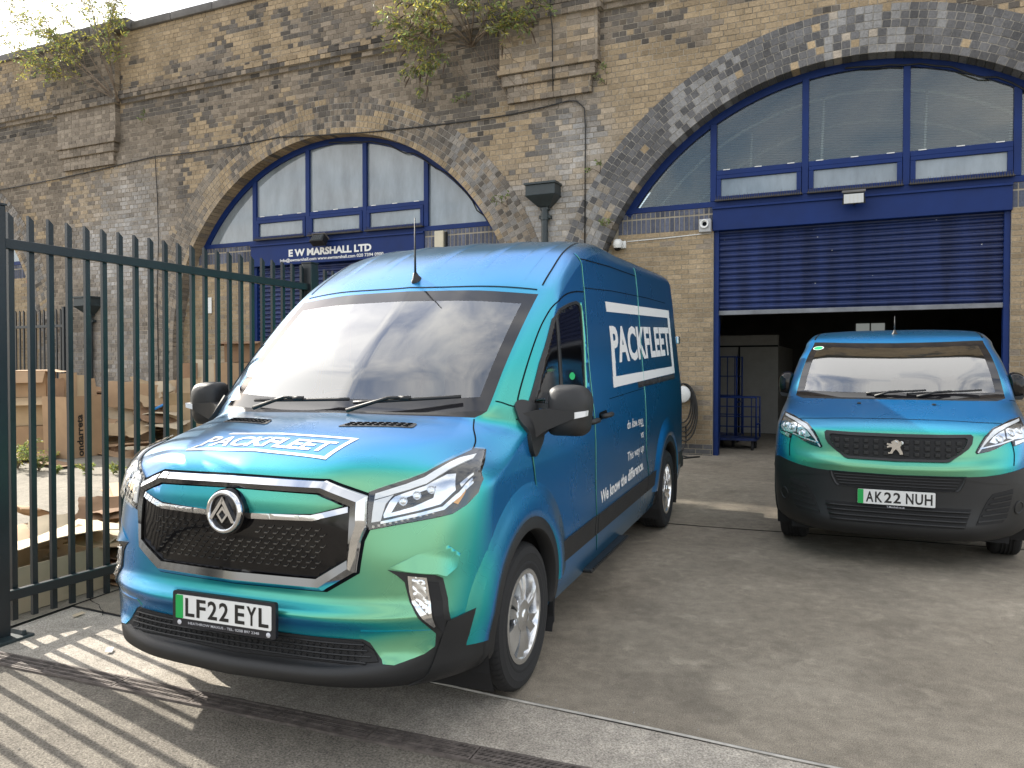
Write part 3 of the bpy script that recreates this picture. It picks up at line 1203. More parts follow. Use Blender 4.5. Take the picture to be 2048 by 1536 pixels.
        t.build('lamp_teeth', M['satinchrome'], h)
        t = MB()
        lay(t, sk, 'front', f(scale_poly(HL, .97)), off=.022, depth=.002, step=.016)
        t.build('lamp_lens', M['lens'], h, smooth=True, auto=35)
        # --- fog lamp vent
        FG = [(.700, .790), (.765, .777), (.866, .758), (.888, .742), (.905, .655), (.914, .565), (.905, .50), (.893, .471), (.872, .510), (.780, .658), (.762, .738), (.735, .766)]
        g = empty('fog_lamp_vent', parent=root)
        t = MB()
        lay(t, sk, 'front', f(FG), off=.004, depth=.02, step=.025)
        t.build('vent_surround', M['plastic'], g, smooth=True, auto=35)
        t = MB()
        lay(t, sk, 'front', f([(.842, .735), (.874, .728), (.889, .65), (.898, .56), (.890, .505), (.872, .56), (.856, .65)]), off=.007, depth=.006, step=.02)
        t.build('vent_opening', M['dark'], g)
        t = MB()
        lay(t, sk, 'front', f([(.772, .764), (.836, .752), (.850, .66), (.868, .552), (.862, .548), (.790, .652), (.778, .70)]), off=.008, depth=.008, step=.02)
        t.build('fog_lamp_bezel', M['chrome'], g, smooth=True, auto=35)
        t = MB()
        lay(t, sk, 'front', f([(.787, .752), (.829, .744), (.843, .66), (.850, .60), (.800, .660), (.791, .70)]), off=.012, depth=.006, step=.012, dome=lambda a, b: .006 * math.sin(a * 260) * math.cos(b * 190))
        t.build('fog_lamp_lens', M['satinchrome'], g, smooth=True)
        # pressed brow over the fog lamp vent
        t = MB()
        BR = [(.705, .797), (.77, .783), (.868, .765), (.892, .752), (.925, .775), (.935, .83), (.90, .875), (.80, .845)]
        lay(t, sk, 'front', f(BR), off=.001, depth=.02, step=.014,
            dome=lambda a, b: .020 * min(1, max(0, (abs(a) - .70) / .10)) * max(0, 1 - max(0, b - (.797 - .24 * (abs(a) - .705))) / .075) ** 1.3 * min(1, max(0, (.94 - abs(a)) / .04)))
        t.build('vent_brow', M['wrap'], root, smooth=True, auto=60)
        # bonnet vents
        V = round_poly([(.205, .530), (.228, .610), (.395, .655), (.545, .700), (.560, .625), (.40, .575)], .02)
        t = MB()
        lay(t, sk, 'top', f(V), off=.003, depth=.008, step=.03)
        bv = t.build('bonnet_vent', M['plastic'], root, smooth=True, auto=35)
        t = MB()
        for i in range(3):
            for k in range(9):
                x = .245 + k * .034
                y = .560 + i * .022 + (x - .245) * .27
                p, nn = sk.hit(s * x, y, 'top')
                p = p + nn * .004
                t.box(p.x - .011, p.x + .011, p.y - .005, p.y + .005, p.z - .003, p.z + .003)
        t.build('vent_slots', M['seam'], bv)
    # --- number plate
    number_plate(root, Matrix.Translation((-.004, -.020, .588)) @ Matrix.Rotation(math.radians(-2), 4, 'X'), 'LF22 EYL', frame_note='HEATHROW MAXUS - TEL. 0208 897 2348')
    # --- shut lines
    t = MB()
    for ax in ('right', 'left'):
        lay_line(t, sk, ax, smooth_path([(1.165, .80), (1.10, .93), (1.055, 1.06), (1.030, 1.17)], 5), .007)
        lay_line(t, sk, ax, smooth_path([(1.02, 1.30), (1.06, 1.40), (1.225, 1.575), (1.40, 1.735), (1.545, 1.850), (1.68, 1.935), (1.855, 1.992), (2.05, 2.022), (2.262, 2.034)], 5), .008)
        lay_line(t, sk, ax, smooth_path([(2.262, 2.28), (2.262, 2.034), (2.205, 1.70), (2.185, 1.476), (2.185, 1.10), (2.19, .72), (2.25, .46), (2.29, .37)], 6), .008)
        lay_line(t, sk, ax, smooth_path([(3.88, 2.33), (3.88, 2.22), (3.84, 1.95), (3.76, 1.40), (3.745, 1.15), (3.75, .84), (3.83, .66), (3.90, .50)], 6), .008)
        lay_line(t, sk, ax, [(2.262, 2.245), (3.0, 2.262), (3.88, 2.262)], .007)
        lay_line(t, sk, ax, [(2.262, 2.06), (3.0, 2.085), (4.2, 2.10), (5.1, 2.095)], .005)
        lay_line(t, sk, ax, smooth_path([(.47, .59), (.53, .70), (.66, .82), (.80, .885)], 5), .004)
        lay_line(t, sk, ax, smooth_path([(2.6, 1.33), (3.0, 1.335), (3.5, 1.34), (3.735, 1.34)], 4), .004)
        lay_line(t, sk, ax, [(1.01, 1.33), (1.10, 1.35)], .006)
    for s in (1, -1):
        lay_line(t, sk, 'top', smooth_path([(s * .870, .60), (s * .845, .70), (s * .79, .80), (s * .755, .885)], 5), .007)
        lay_line(t, sk, 'top', [(s * .805, 1.76), (s * .800, 1.95), (s * .785, 2.25), (s * .755, 2.65), (s * .74, 3.1), (s * .73, 5.5)], .010)
        lay_line(t, sk, 'top', smooth_path([(s * .82, 1.0), (s * .88, 1.03), (s * .93, 1.06), (s * .965, 1.075)], 4), .006)
    pp = [(-.79, 1.712), (-.4, 1.655), (0, 1.635), (.4, 1.655), (.79, 1.712)]
    lay_line(t, sk, 'top', smooth_path(pp, 5), .010)
    t.build('shut_lines', M['seam'], root, fix=False)
    # rolled film edges beside the side seams
    for ax in ('right', 'left'):
        sg = 1 if ax == 'right' else -1
        for path in ([(1.178, .80), (1.113, .93), (1.067, 1.06), (1.043, 1.17)],
                     [(2.274, 2.28), (2.274, 2.034), (2.217, 1.70), (2.197, 1.476), (2.197, 1.10), (2.202, .72), (2.262, .46), (2.30, .37)],
                     [(3.893, 2.33), (3.893, 2.22), (3.853, 1.95), (3.773, 1.40), (3.758, 1.15), (3.763, .84), (3.843, .66), (3.913, .50)]):
            t = MB()
            P = []
            for a, b in smooth_path(path, 8):
                p, n = sk.hit(a, b, ax)
                P.append(p + n * .001)
            t.tube(P, .0032, 6)
            t.build('panel_edge', M['wrap'], root, smooth=True)
    # roof ribs and pressed edges
    t = MB()
    for x in (-.62, -.33, .04, .36, .64):
        ys = np.linspace(1.78 if x != .04 else 1.85, 5.5, 40)
        top_, vs_ = [], []
        for i, y in enumerate(ys):
            xx = x + (y - 1.8) * (.01 if x > 0 else -.01)
            k = min(1, i / 4)
            for dx, dz in ((-.05, .0008), (-.03, .005 * k), (.03, .005 * k), (.05, .0008)):
                p, nn = sk.hit(xx + dx, y, 'top')
                vs_.append(p + nn * dz)
        t.add(vs_, [(i * 4 + j, i * 4 + j + 1, i * 4 + j + 5, i * 4 + j + 4) for i in range(len(ys) - 1) for j in range(3)])
    t.build('roof_ribs', M['wrap'], root, smooth=True)
    # flared pressings over the wheel arches
    for ax in ('right', 'left'):
        for cu, nm in ((.955, 'wing_flare'), (4.70, 'rear_flare')):
            t = MB()
            lay_arc(t, sk, ax, cu, .38, [(.470, .010), (.485, .024), (.52, .023), (.555, .019), (.59, .011), (.62, .004), (.645, .0005), (.66, -.003)], 5, 175, 48)
            t.build(nm, M['wrap'], root, smooth=True)
    # --- cab door windows
    for ax in ('right', 'left'):
        W = [(1.085, 1.385), (1.298, 1.600), (1.568, 1.842), (1.70, 1.905), (1.90, 1.945), (2.05, 1.965), (2.120, 1.955), (2.135, 1.90), (2.105, 1.70), (2.030, 1.40), (1.96, 1.355), (1.30, 1.362)]
        d = empty('door_window', parent=root)
        t = MB()
        lay(t, sk, ax, W, [scale_poly(W, .93, .93)], off=.008, depth=.02, step=.025)
        t.build('window_seal', M['plastic'], d, smooth=True, auto=40)
        t = MB()
        lay(t, sk, ax, scale_poly(W, .935), off=.005, depth=.003, step=.03)
        t.build('pane', M['gloss'], d, smooth=True)
        t = MB()
        lay(t, sk, ax, [(1.545, 1.37), (1.590, 1.37), (1.640, 1.875), (1.600, 1.850)], off=.010, depth=.006, step=.03)
        t.build('divider', M['plastic'], d, smooth=True)
        t = MB()
        lay(t, sk, ax, [(1.80 + .055 * math.cos(k * math.pi / 8), 1.515 + .022 * math.sin(k * math.pi / 8)) for k in range(16)], off=.0065, depth=.001, step=.02)
        t.build('green_sticker', M['stick'], d)
        # painted return beside the glass
        t = MB()
        lay(t, sk, ax, [(2.125, 1.96), (2.165, 1.95), (2.175, 1.86), (2.150, 1.62), (2.085, 1.36), (2.045, 1.33), (2.04, 1.40), (2.112, 1.70), (2.142, 1.90)], off=.006, depth=.012, step=.03, dome=lambda u, z: .008)
        t.build('door_return', M['wrap'], root, smooth=True)
    # --- door handles, rail, step
    for s, ax in ((1, 'right'), (-1, 'left')):
        for hu, hz in ((2.06, 1.225), (2.40, 1.235)):
            h = empty('door_handle', parent=root)
            t = MB()
            lay(t, sk, ax, round_poly([(hu - .09, hz - .025), (hu + .10, hz - .02), (hu + .10, hz + .03), (hu - .09, hz + .025)], .02), off=.004, depth=.01, step=.03)
            t.build('handle_cup', M['seam'], h)
            p, n = sk.hit(hu, hz, ax)
            t = MB()
            t.tube([p + Vector((s * .012, -.085, 0)), p + Vector((s * .045, -.06, .004)), p + Vector((s * .052, 0, .006)), p + Vector((s * .045, .06, .004)), p + Vector((s * .012, .085, 0))], [.014, .017, .017, .017, .014], 8)
            t.build('handle_grip', M['plastic'], h, smooth=True)
        t = MB()
        lay(t, sk, ax, round_poly([(3.55, 1.355), (5.18, 1.362), (5.18, 1.405), (3.55, 1.40)], .012), off=.004, depth=.012, step=.05)
        t.build('slide_rail', M['dark'], root, smooth=True)
    t = MB()
    t.box(.85, 1.01, 2.05, 3.0, .285, .31, bev=.008)
    for k in range(28):
        t.box(1.002, 1.016, 2.08 + k * .033, 2.098 + k * .033, .302, .314)
    t.build('side_step', M['plastic'], root)
    # --- graphics
    t = MB()
    top = [(2.775, 1.998), (5.255, 2.030), (5.245, 1.955), (2.785, 1.928)]
    lay(t, sk, 'right', top, off=.0020, depth=.0008, step=.04)
    lay(t, sk, 'right', [(5.255, 1.955), (5.225, 1.415), (5.115, 1.420), (5.14, 1.955)], off=.0023, depth=.0008, step=.04)
    lay(t, sk, 'right', [(2.755, 1.398), (5.225, 1.415), (5.225, 1.483), (2.765, 1.472)], off=.0026, depth=.0008, step=.04)
    lay(t, sk, 'right', [(2.755, 1.398), (2.845, 1.398), (2.905, 1.70), (2.815, 1.70)], off=.0029, depth=.0008, step=.04)
    t.build('lettering_frame', M['vinyl'], root, smooth=True, auto=30)
    t = MB()
    lay_text(t, sk, 'right', 'PACKFLEET', (2.815, 1.562), (2.30, .030), (.0, .270), off=.0022, bold=.035)
    t.build('side_lettering', M['vinyl'], root, fix=False)
    for body, o_, ex, ey, bd in (('This way up', (3.65, 1.130), (-.575, .010), (0, -.085), .012), ('vs', (3.545, .955), (.10, 0), (0, .045), .012), ('This way up', (3.075, .818), (.575, .006), (0, .085), .012), ('We know the difference.', (2.305, .668), (1.325, .030), (0, .085), .03)):
        t = MB()
        lay_text(t, sk, 'right', body, o_, ex, ey, off=.002, bold=bd)
        t.build('slogan_lettering', M['vinyl'], root, fix=False)
    t = MB()
    lay_text(t, sk, 'top', 'PACKFLEET', (-.365, .245), (.70, -.005), (.012, .100), off=.0022, bold=.03)
    lay(t, sk, 'top', [(-.290, .392), (.410, .398), (.402, .378), (-.300, .374)], off=.0022, depth=.0008, step=.03)
    lay(t, sk, 'top', [(.412, .398), (.378, .190), (.355, .190), (.388, .390)], off=.0025, depth=.0008, step=.03)
    lay(t, sk, 'top', [(-.405, .206), (.378, .190), (.376, .208), (-.402, .226)], off=.0028, depth=.0008, step=.03)
    lay(t, sk, 'top', [(-.405, .206), (-.372, .250), (-.352, .250), (-.382, .214)], off=.0031, depth=.0008, step=.03)
    t.build('bonnet_lettering', M['vinyl'], root, fix=False)
    # --- mirrors
    for s in (1, -1):
        m = empty('door_mirror', parent=root)
        t = MB()
        ring = []
        for (y, x0, x1, z0, z1) in ((1.095, 1.10, 1.20, 1.30, 1.42), (1.105, 1.065, 1.235, 1.262, 1.470), (1.13, 1.045, 1.252, 1.243, 1.490), (1.19, 1.040, 1.262, 1.236, 1.496), (1.235, 1.042, 1.262, 1.240, 1.492)):
            q = round_poly([(x0, z0), (x1 - .02, z0), (x1, z1 - .06), (x1 - .045, z1), (x0 + .01, z1)], .05, 5)
            ring.append([Vector((s * a, y, b)) for a, b in q])
        n = len(ring[0])
        vs_ = [p for q in ring for p in q]
        fs = [tuple(range(n)), tuple(range((len(ring) - 1) * n, len(ring) * n))[::-1]]
        for i in range(len(ring) - 1):
            for j in range(n):
                fs.append((i * n + j, i * n + (j + 1) % n, (i + 1) * n + (j + 1) % n, (i + 1) * n + j))
        t.add(vs_, fs)
        t.build('mirror_shell', M['plastic'], m, smooth=True, auto=50)
        t = MB()
        t.prism([(s * 1.055, 1.262), (s * 1.235, 1.262), (s * 1.245, 1.42), (s * 1.20, 1.478), (s * 1.06, 1.478)], 1.236, 1.241)
        t.build('mirror_glass', M['chrome'], m)
        t = MB()
        vs_ = []
        for x, y, z, hy, hz in ((1.20, 1.10, 1.352, .01, .018), (1.05, 1.115, 1.325, .035, .055), (.99, 1.10, 1.295, .05, .075), (.955, 1.08, 1.27, .055, .09)):
            vs_ += [Vector((s * x, y - hy, z - hz)), Vector((s * x, y + hy + .03, z - hz)), Vector((s * x, y + hy + .03, z + hz)), Vector((s * x, y - hy, z + hz))]
        t.add(vs_, [(i * 4 + j, i * 4 + (j + 1) % 4, i * 4 + 4 + (j + 1) % 4, i * 4 + 4 + j) for i in range(3) for j in range(4)] + [(0, 1, 2, 3), (12, 13, 14, 15)])
        t.build('mirror_arm', M['plastic'], m, smooth=True, auto=35)
        t = MB()
        lay(t, sk, 'right' if s > 0 else 'left', round_poly([(1.00, 1.19), (1.035, 1.14), (1.075, 1.15), (1.19, 1.22), (1.21, 1.30), (1.15, 1.37), (1.09, 1.42), (1.04, 1.40), (1.005, 1.30)], .05), off=.022, depth=.035, step=.025)
        t.build('mirror_foot', M['plastic'], m, smooth=True, auto=40)
        t = MB()
        t.prism([(s * 1.135, 1.318), (s * 1.255, 1.345), (s * 1.258, 1.372), (s * 1.18, 1.362), (s * 1.14, 1.335)], 1.100, 1.15)
        q = t.build('indicator', M['drl'], m)
        q.location.y = -.006
    # --- wipers and cowl
    def on_screen(x, d=0.0):
        y0 = .845 + .17 * (x / .8) ** 2 * .55
        return Vector((x, y0 + d * .76, 1.374 + d * .65))
    for a, b, d0, d1 in ((-.56, .06, .020, .045), (.10, .66, .020, .070)):
        wp = empty('wiper', parent=root)
        t = MB()
        P = [on_screen(a + (b - a) * k / 10, d0 + (d1 - d0) * k / 10) + Vector((0, -.022, .026)) for k in range(11)]
        t.tube(P, .010, 6)
        t.build('wiper_blade', M['plastic'], wp, smooth=True)
        t = MB()
        piv = on_screen(a + .02 if a < 0 else a - .02, -.03) + Vector((0, -.02, .02))
        t.tube([piv, (P[3] + P[4]) / 2 + Vector((0, -.012, .016)), P[5] + Vector((0, -.010, .012))], [.013, .009, .007], 6)
        t.box(-.03, .03, -.012, .012, -.008, .012, Matrix.Translation(P[5] + Vector((0, -.008, .008))))
        t.build('wiper_arm', M['plastic'], wp, smooth=True)
    # --- aerial
    an = empty('aerial', parent=root)
    p, n = sk.hit(0.0, 1.715, 'top')
    t = MB()
    t.lathe([(0, .05), (.010, .045), (.018, .02), (.030, .0), (.03, -.01)], Matrix.Translation(p) @ Matrix.Rotation(math.radians(24), 4, 'X') @ Matrix.Scale(1.6, 4, (0, 1, 0)), 16)
    t.build('aerial_foot', M['plastic'], an, smooth=True)
    t = MB()
    t.tube([p + Vector((.003, -.02, .02)), p + Vector((.012, -.035, .14)), p + Vector((.05, -.10, .36))], [.008, .006, .003], 6)
    t.build('aerial_mast', M['plastic'], an, smooth=True)
    # --- rear: lights and tow step
    for s in (1, -1):
        t = MB()
        t.box(s * .84 - .03, s * .84 + .03, 5.66, 5.72, 1.02, 1.62, bev=.01)
        t.build('tail_lamp', M['red'], root)
        t = MB()
        t.box(s * .90 - .02, s * .90 + .02, 5.66, 5.76, .95, 1.0, bev=.008)
        t.box(s * .89 - .02, s * .89 + .02, 5.66, 5.77, 1.70, 1.78, bev=.008)
        t.build('door_hinge', M['silver'], root)
    t = MB()
    t.box(-.93, .93, 5.66, 5.85, .40, .52, bev=.02)
    t.build('rear_bumper', M['plastic'], root)
    # --- cabin
    t = MB()
    prof = [(.96, 1.30), (1.10, 1.36), (1.30, 1.34), (1.42, 1.22), (1.40, .80), (.96, .80)]
    t.prism(prof, -.80, .80, axis='x')
    dash = t.build('dashboard', M['trim'], root, smooth=True, auto=30)
    t = MB()
    t.box(-.86, .86, .9, 2.25, .60, .64)
    t.box(-.86, .86, 2.28, 2.31, .60, 2.2)
    t.box(-.70, .70, 1.95, 2.28, 2.04, 2.07)
    t.build('cabin_lining', M['trim'], root)
    for x in (-.46, .20, .62):
        st = empty('seat', parent=root)
        t = MB()
        t.box(x - .23, x + .23, 1.55, 2.02, .84, 1.02, bev=.05)
        t.build('seat_cushion', M['cloth'], st, smooth=True)
        t = MB()
        t.box(-.23, .23, -.07, .07, 0, .66, Matrix.Translation((x, 2.06, 1.0)) @ Matrix.Rotation(math.radians(-14), 4, 'X'), bev=.05)
        t.build('seat_back', M['cloth'], st, smooth=True)
        t = MB()
        t.box(x - .12, x + .12, 2.14, 2.24, 1.67, 1.86, bev=.04)
        t.build('headrest', M['cloth'], st, smooth=True)
    sw = empty('steering_wheel', parent=root)
    q = Matrix.Translation((-.46, 1.42, 1.30)) @ Matrix.Rotation(math.radians(38), 4, 'X')
    t = MB()
    t.tube([q @ Vector((.19 * math.cos(a), .19 * math.sin(a), 0)) for a in np.linspace(0, 2 * math.pi, 28)[:-1]], .016, 8, closed=True)
    t.build('wheel_rim', M['plastic'], sw, smooth=True)
    t = MB()
    t.box(-.18, .18, -.02, .02, -.02, .01, q)
    t.box(-.02, .02, -.18, 0, -.02, .01, q)
    t.lathe([(0, .02), (.06, .015), (.07, -.03)], q, 16)
    t.build('wheel_hub', M['plastic'], sw, smooth=True)
    return root


big_van = build_big_van()
# ------------------------------------------------------------------ the small van
S_SIDE = [(0.22, .84), (0.31, .885), (0.41, .90), (0.7, .91), (1.0, .90), (1.15, .885), (1.25, .868), (1.65, .778), (1.72, .755), (1.765, .70), (1.80, .5)]


def small_side_v(z, u):
    return lerp_tab(S_SIDE, z) + 0.012 * max(0, min(1, (u - .6) / .8))


def small_rows():
    r = [
        [(0, .17, .22), (.3, .18, .22), (.55, .22, .23), (.78, .40, .25), (.86, .64, .26)],
        [(0, .06, .245), (.3, .065, .245), (.50, .10, .247), (.76, .27, .29), (.885, .52, .31)],
        [(0, -.022, .325), (.3, -.012, .326), (.49, .018, .333), (.76, .205, .385), (.893, .48, .41)],
        [(0, .005, .49), (.3, .015, .49), (.50, .045, .49), (.772, .195, .50), (.90, .46, .51)],
        [(0, .005, .61), (.3, .015, .61), (.50, .048, .61), (.78, .195, .61), (.905, .45, .61)],
        [(0, -.004, .71), (.3, .010, .712), (.50, .048, .718), (.79, .21, .715), (.908, .46, .70)],
        [(0, -.012, .77), (.3, .003, .775), (.52, .050, .785), (.80, .23, .80), (.908, .48, .79)],
        [(0, .035, .83), (.3, .045, .835), (.52, .09, .85), (.81, .26, .87), (.905, .49, .87)],
        [(0, .055, .93), (.3, .065, .93), (.53, .115, .94), (.825, .32, .97), (.90, .52, .96)],
        [(0, .085, 1.015), (.3, .10, 1.015), (.54, .15, 1.02), (.835, .40, 1.04), (.895, .56, 1.03)],
        [(0, .16, 1.072), (.3, .18, 1.070), (.56, .235, 1.066), (.832, .48, 1.085), (.888, .62, 1.07)],
        [(0, .25, 1.110), (.3, .27, 1.107), (.58, .325, 1.102), (.825, .55, 1.122), (.883, .68, 1.105)],
        [(0, .45, 1.167), (.3, .47, 1.163), (.62, .53, 1.153), (.815, .70, 1.165), (.875, .80, 1.15)],
        [(0, .70, 1.228), (.35, .73, 1.225), (.72, .84, 1.22), (.822, .93, 1.212), (.87, .98, 1.195)],
        [(0, .73, 1.238), (.35, .76, 1.236), (.79, .95, 1.236), (.835, 1.0, 1.232), (.872, 1.05, 1.21)],
    ]
    b = np.array(r[-1])
    top = np.array([(0, 1.50, 1.685), (.35, 1.53, 1.69), (.69, 1.62, 1.70), (.735, 1.65, 1.688), (.775, 1.70, 1.655)])
    for f in (0.33, 0.67):
        q = b + (top - b) * f
        bul = 4 * f * (1 - f) * 0.025
        q[:, 1] -= bul * 0.5
        q[:, 2] += bul * 0.8
        q[2:, 0] += bul * .5
        r.append([tuple(p) for p in q])
    r.append([tuple(p) for p in top])
    r += [
        [(0, 1.60, 1.728), (.35, 1.63, 1.732), (.688, 1.70, 1.735), (.733, 1.73, 1.722), (.772, 1.78, 1.69)],
        [(0, 2.0, 1.795), (.35, 2.02, 1.793), (.672, 2.08, 1.782), (.72, 2.10, 1.768), (.763, 2.15, 1.72)],
        [(0, 2.6, 1.815), (.3, 2.6, 1.813), (.58, 2.6, 1.803), (.65, 2.62, 1.793), (.71, 2.65, 1.765)],
        [(0, 2.9, 1.82), (.2, 2.9, 1.82), (.32, 2.9, 1.818), (.4, 2.9, 1.815), (.5, 2.9, 1.81)],
        [(0, 3.3, 1.822), (.001, 3.3, 1.822), (.002, 3.3, 1.822), (.003, 3.3, 1.822), (.004, 3.3, 1.822)],
    ]
    z = [.25, .31, .41, .51, .61, .70, .79, .87, .96, 1.03, 1.07, 1.105, 1.15, 1.195, 1.21]
    z += [1.21 + .445 * .33, 1.21 + .445 * .67, 1.655, 1.69, 1.72, 1.765, 1.81, 1.822]
    sub = [2, 2, 3, 3, 3, 3, 3, 4, 4, 3, 3, 4, 4, 2, 6, 6, 6, 3, 5, 4, 3, 3]
    return r, z, sub


SMALL_YAW = 0.0604
_c, _sn = math.cos(SMALL_YAW), math.sin(SMALL_YAW)
SMALL = frame(VAN_O + AX_U * 3.801 + AX_V * 2.823, AX_V * _c - AX_U * _sn, AX_U * _c + AX_V * _sn, AX_Z)


def build_small_van():
    root = empty('compact_van', 'low blue green colour shift van with black bumper and lion badge by the open shutter', 'van', mat=SMALL)
    rows, zs, sub = small_rows()
    G, ri, ci = vehicle_grid(rows, zs, small_side_v, 4.5, 4.78, sub, VAN_COLS)
    sk = Skin(G)
    wf, wr = .90, 3.95
    arches = [(wf, .36, .385), (wr, .36, .385)]
    r0, r1, ce = ri[14], ri[17], ci[2]
    scr = lambda r, c: r0 <= r < r1 and c < ce

    def keep(r, c, p):
        if scr(r, c) or (ri[13] <= r < ri[14] and c < ce):
            return False
        if p[0] > .5 and p[2] < 1.0:
            for ax, az, ar in arches:
                if math.hypot(p[1] - ax, p[2] - az) < ar or (abs(p[1] - ax) < ar * .98 and p[2] < az):
                    return False
        return True
    low = lambda r, c: r < ri[5]
    grid_mesh(G, lambda r, c, p: keep(r, c, p) and not (low(r, c) and c < ci[5]), 'body', M['wrap'], root)
    grid_mesh(G, lambda r, c, p: keep(r, c, p) and low(r, c) and c < ci[5], 'bumper', M['plastic'], root)
    grid_mesh(G, lambda r, c, p: ri[13] <= r < ri[14] and c < ce, 'cowl', M['plastic'], root)
    inner = lambda r, c: r0 + 2 <= r < r1 - 2 and c < ce - 1
    ws = grid_mesh(G, lambda r, c, p: scr(r, c) and inner(r, c), 'windscreen', M['screen'], root)
    grid_mesh(G, lambda r, c, p: scr(r, c) and not inner(r, c), 'screen_border', M['frit'], ws)
    mb = MB()
    mb.box(-.76, .76, .35, 4.6, .20, .27)
    for ax, az, ar in arches:
        for s in (1, -1):
            pr = [(ax + .40 * math.cos(math.radians(-25 + 230 * k / 16)), az + .40 * math.sin(math.radians(-25 + 230 * k / 16))) for k in range(17)]
            n = len(pr)
            mb.add([Vector((s * .89, y, z)) for y, z in pr] + [Vector((s * .45, y, z)) for y, z in pr], [(i, i + 1, n + i + 1, n + i) for i in range(n - 1)] + [tuple(range(n, 2 * n))])
    mb.build('underbody', M['dark'], root)
    for s, ax in ((1, 'right'), (-1, 'left')):
        for cu, cz, ar in arches:
            t = MB()
            lay_arc(t, sk, ax, cu, cz, [(.36, -.05), (.36, .008), (.367, .014), (.415, .012), (.425, -.005)], -8, 188, 36)
            t.build('wheel_arch_trim', M['plastic'], root, smooth=True, auto=50)
            build_wheel(root, .335, .215, .205, Vector((s * .78, cu, .335)), s, 5)
        t = MB()
        lay(t, sk, ax, [(1.36, .38), (3.5, .38), (3.5, .50), (1.36, .50)], off=.008, depth=.03, step=.06)
        t.build('door_cladding', M['plastic'], root, smooth=True)
    # painted skirt edge above the bumper: the black bumper rises towards the corners
    for s in (1, -1):
        f = (lambda q: q) if s > 0 else mir
        t = MB()
        lay(t, sk, 'front', f([(.44, .722), (.575, .729), (.67, .742), (.755, .760), (.845, .782), (.89, .775), (.90, .69), (.86, .66), (.60, .68), (.44, .70)]), off=.005, depth=.012, step=.025)
        t.build('bumper_shoulder', M['plastic'], root, smooth=True, auto=40)
    # --- grille
    OUT = sym([(0, 1.013), (.30, 1.015), (.485, 1.020), (.500, 1.005), (.492, .955), (.470, .920), (.42, .878), (.352, .830), (.33, .824), (0, .818)])
    INN = sym([(0, .990), (.30, .992), (.440, .997), (.455, .985), (.448, .955), (.430, .922), (.378, .872), (.330, .846), (.30, .842), (0, .836)])
    t = MB()
    strip_ring(t, sk, 'front', [(scale_poly(OUT, 1.006), -.004), (OUT, .010), (scale_poly(INN, 1.02), .012), (INN, -.015)], step=.04)
    t.build('grille_surround', M['plastic'], root, smooth=True, auto=30)
    t = MB()
    lay(t, sk, 'front', scale_poly(INN, 1.01), off=.001, depth=.006, step=.04)
    gp = t.build('grille_panel', M['dark'], root)
    t = MB()
    for k in range(-6, 7):
        x = k * .068
        if abs(x) < .05:
            continue
        for i in range(3):
            z = .868 + i * .044
            if abs(x) > .34 and i == 0:
                continue
            p, n = sk.hit(x, z, 'front')
            t = MB()
            t.box(p.x - .017, p.x + .017, p.y - .012, p.y + .004, p.z - .014, p.z + .014, bev=.003)
            t.build('grille_stud', M['plastic'], gp)
    # lion badge
    lion = [(-.012, .053), (.004, .060), (.018, .056), (.028, .044), (.040, .052), (.052, .046), (.050, .030), (.040, .018), (.032, .008), (.036, -.008), (.048, -.030), (.052, -.048), (.030, -.050),
            (.028, -.040), (.016, -.022), (.004, -.010), (-.012, -.026), (-.020, -.044), (-.046, -.046), (-.048, -.034), (-.034, -.034), (-.026, -.016), (-.020, .002), (-.034, .004), (-.054, -.002),
            (-.057, .010), (-.040, .016), (-.058, .022), (-.056, .034), (-.036, .030), (-.022, .030), (-.030, .042)]
    p, n = sk.hit(-.004, .915, 'front')
    bd = empty('badge', parent=root)
    bd.matrix_local = Matrix.Translation(p + Vector((-.002, -.014, 0)))
    t = MB()
    t.prism(lion, -.010, .004)
    t.build('lion_emblem', M['chrome'], bd)
    t = MB()
    t.tube([(.038, -.012, .022), (.050, -.012, .030), (.049, -.012, .042), (.040, -.012, .046)], .004, 6)
    t.tube([(-.004, -.012, .05), (.010, -.013, .044), (.014, -.013, .032)], .003, 5)
    t.build('emblem_relief', M['satinchrome'], bd, smooth=True)
    # --- headlamps
    HL = [(.835, 1.119), (.76, 1.105), (.708, 1.084), (.626, 1.054), (.572, 1.008), (.540, .955), (.512, .897), (.522, .883), (.60, .901), (.65, .922), (.700, .950), (.745, .968), (.757, .932), (.80, .944), (.850, .963), (.862, 1.02), (.848, 1.076)]
    for s in (1, -1):
        f = (lambda q: q) if s > 0 else mir
        h = empty('headlamp', parent=root)

        def put(name, poly, mat, off, depth=.006, step=.02):
            t = MB()
            lay(t, sk, 'front', f(poly), off=off, depth=depth, step=step)
            return t.build(name, mat, h, smooth=True, auto=35)
        put('lamp_housing', HL, M['gloss'], .005, .02)
        put('running_light', [(.822, 1.108), (.708, 1.074), (.632, 1.043), (.585, .998), (.553, .945), (.524, .893), (.530, .890), (.566, .945), (.600, .985), (.645, 1.022), (.715, 1.055), (.820, 1.092)], M['drl'], .011, .006)
        put('main_reflector', [(.640, .955), (.600, .965), (.625, 1.000), (.660, 1.024), (.700, 1.040), (.705, .985)], M['satinchrome'], .009, .005)
        put('dip_reflector', [(.715, .988), (.712, 1.045), (.79, 1.078), (.830, 1.075), (.845, 1.030), (.838, .985), (.77, .980)], M['satinchrome'], .009, .005)
        put('turn_reflector', [(.768, .968), (.768, .940), (.842, .966), (.845, .980)], M['satinchrome'], .009, .005)
        put('chrome_line', [(.540, .925), (.670, .958), (.760, .985), (.760, .976), (.672, .948), (.536, .915)], M['chrome'], .012, .005)
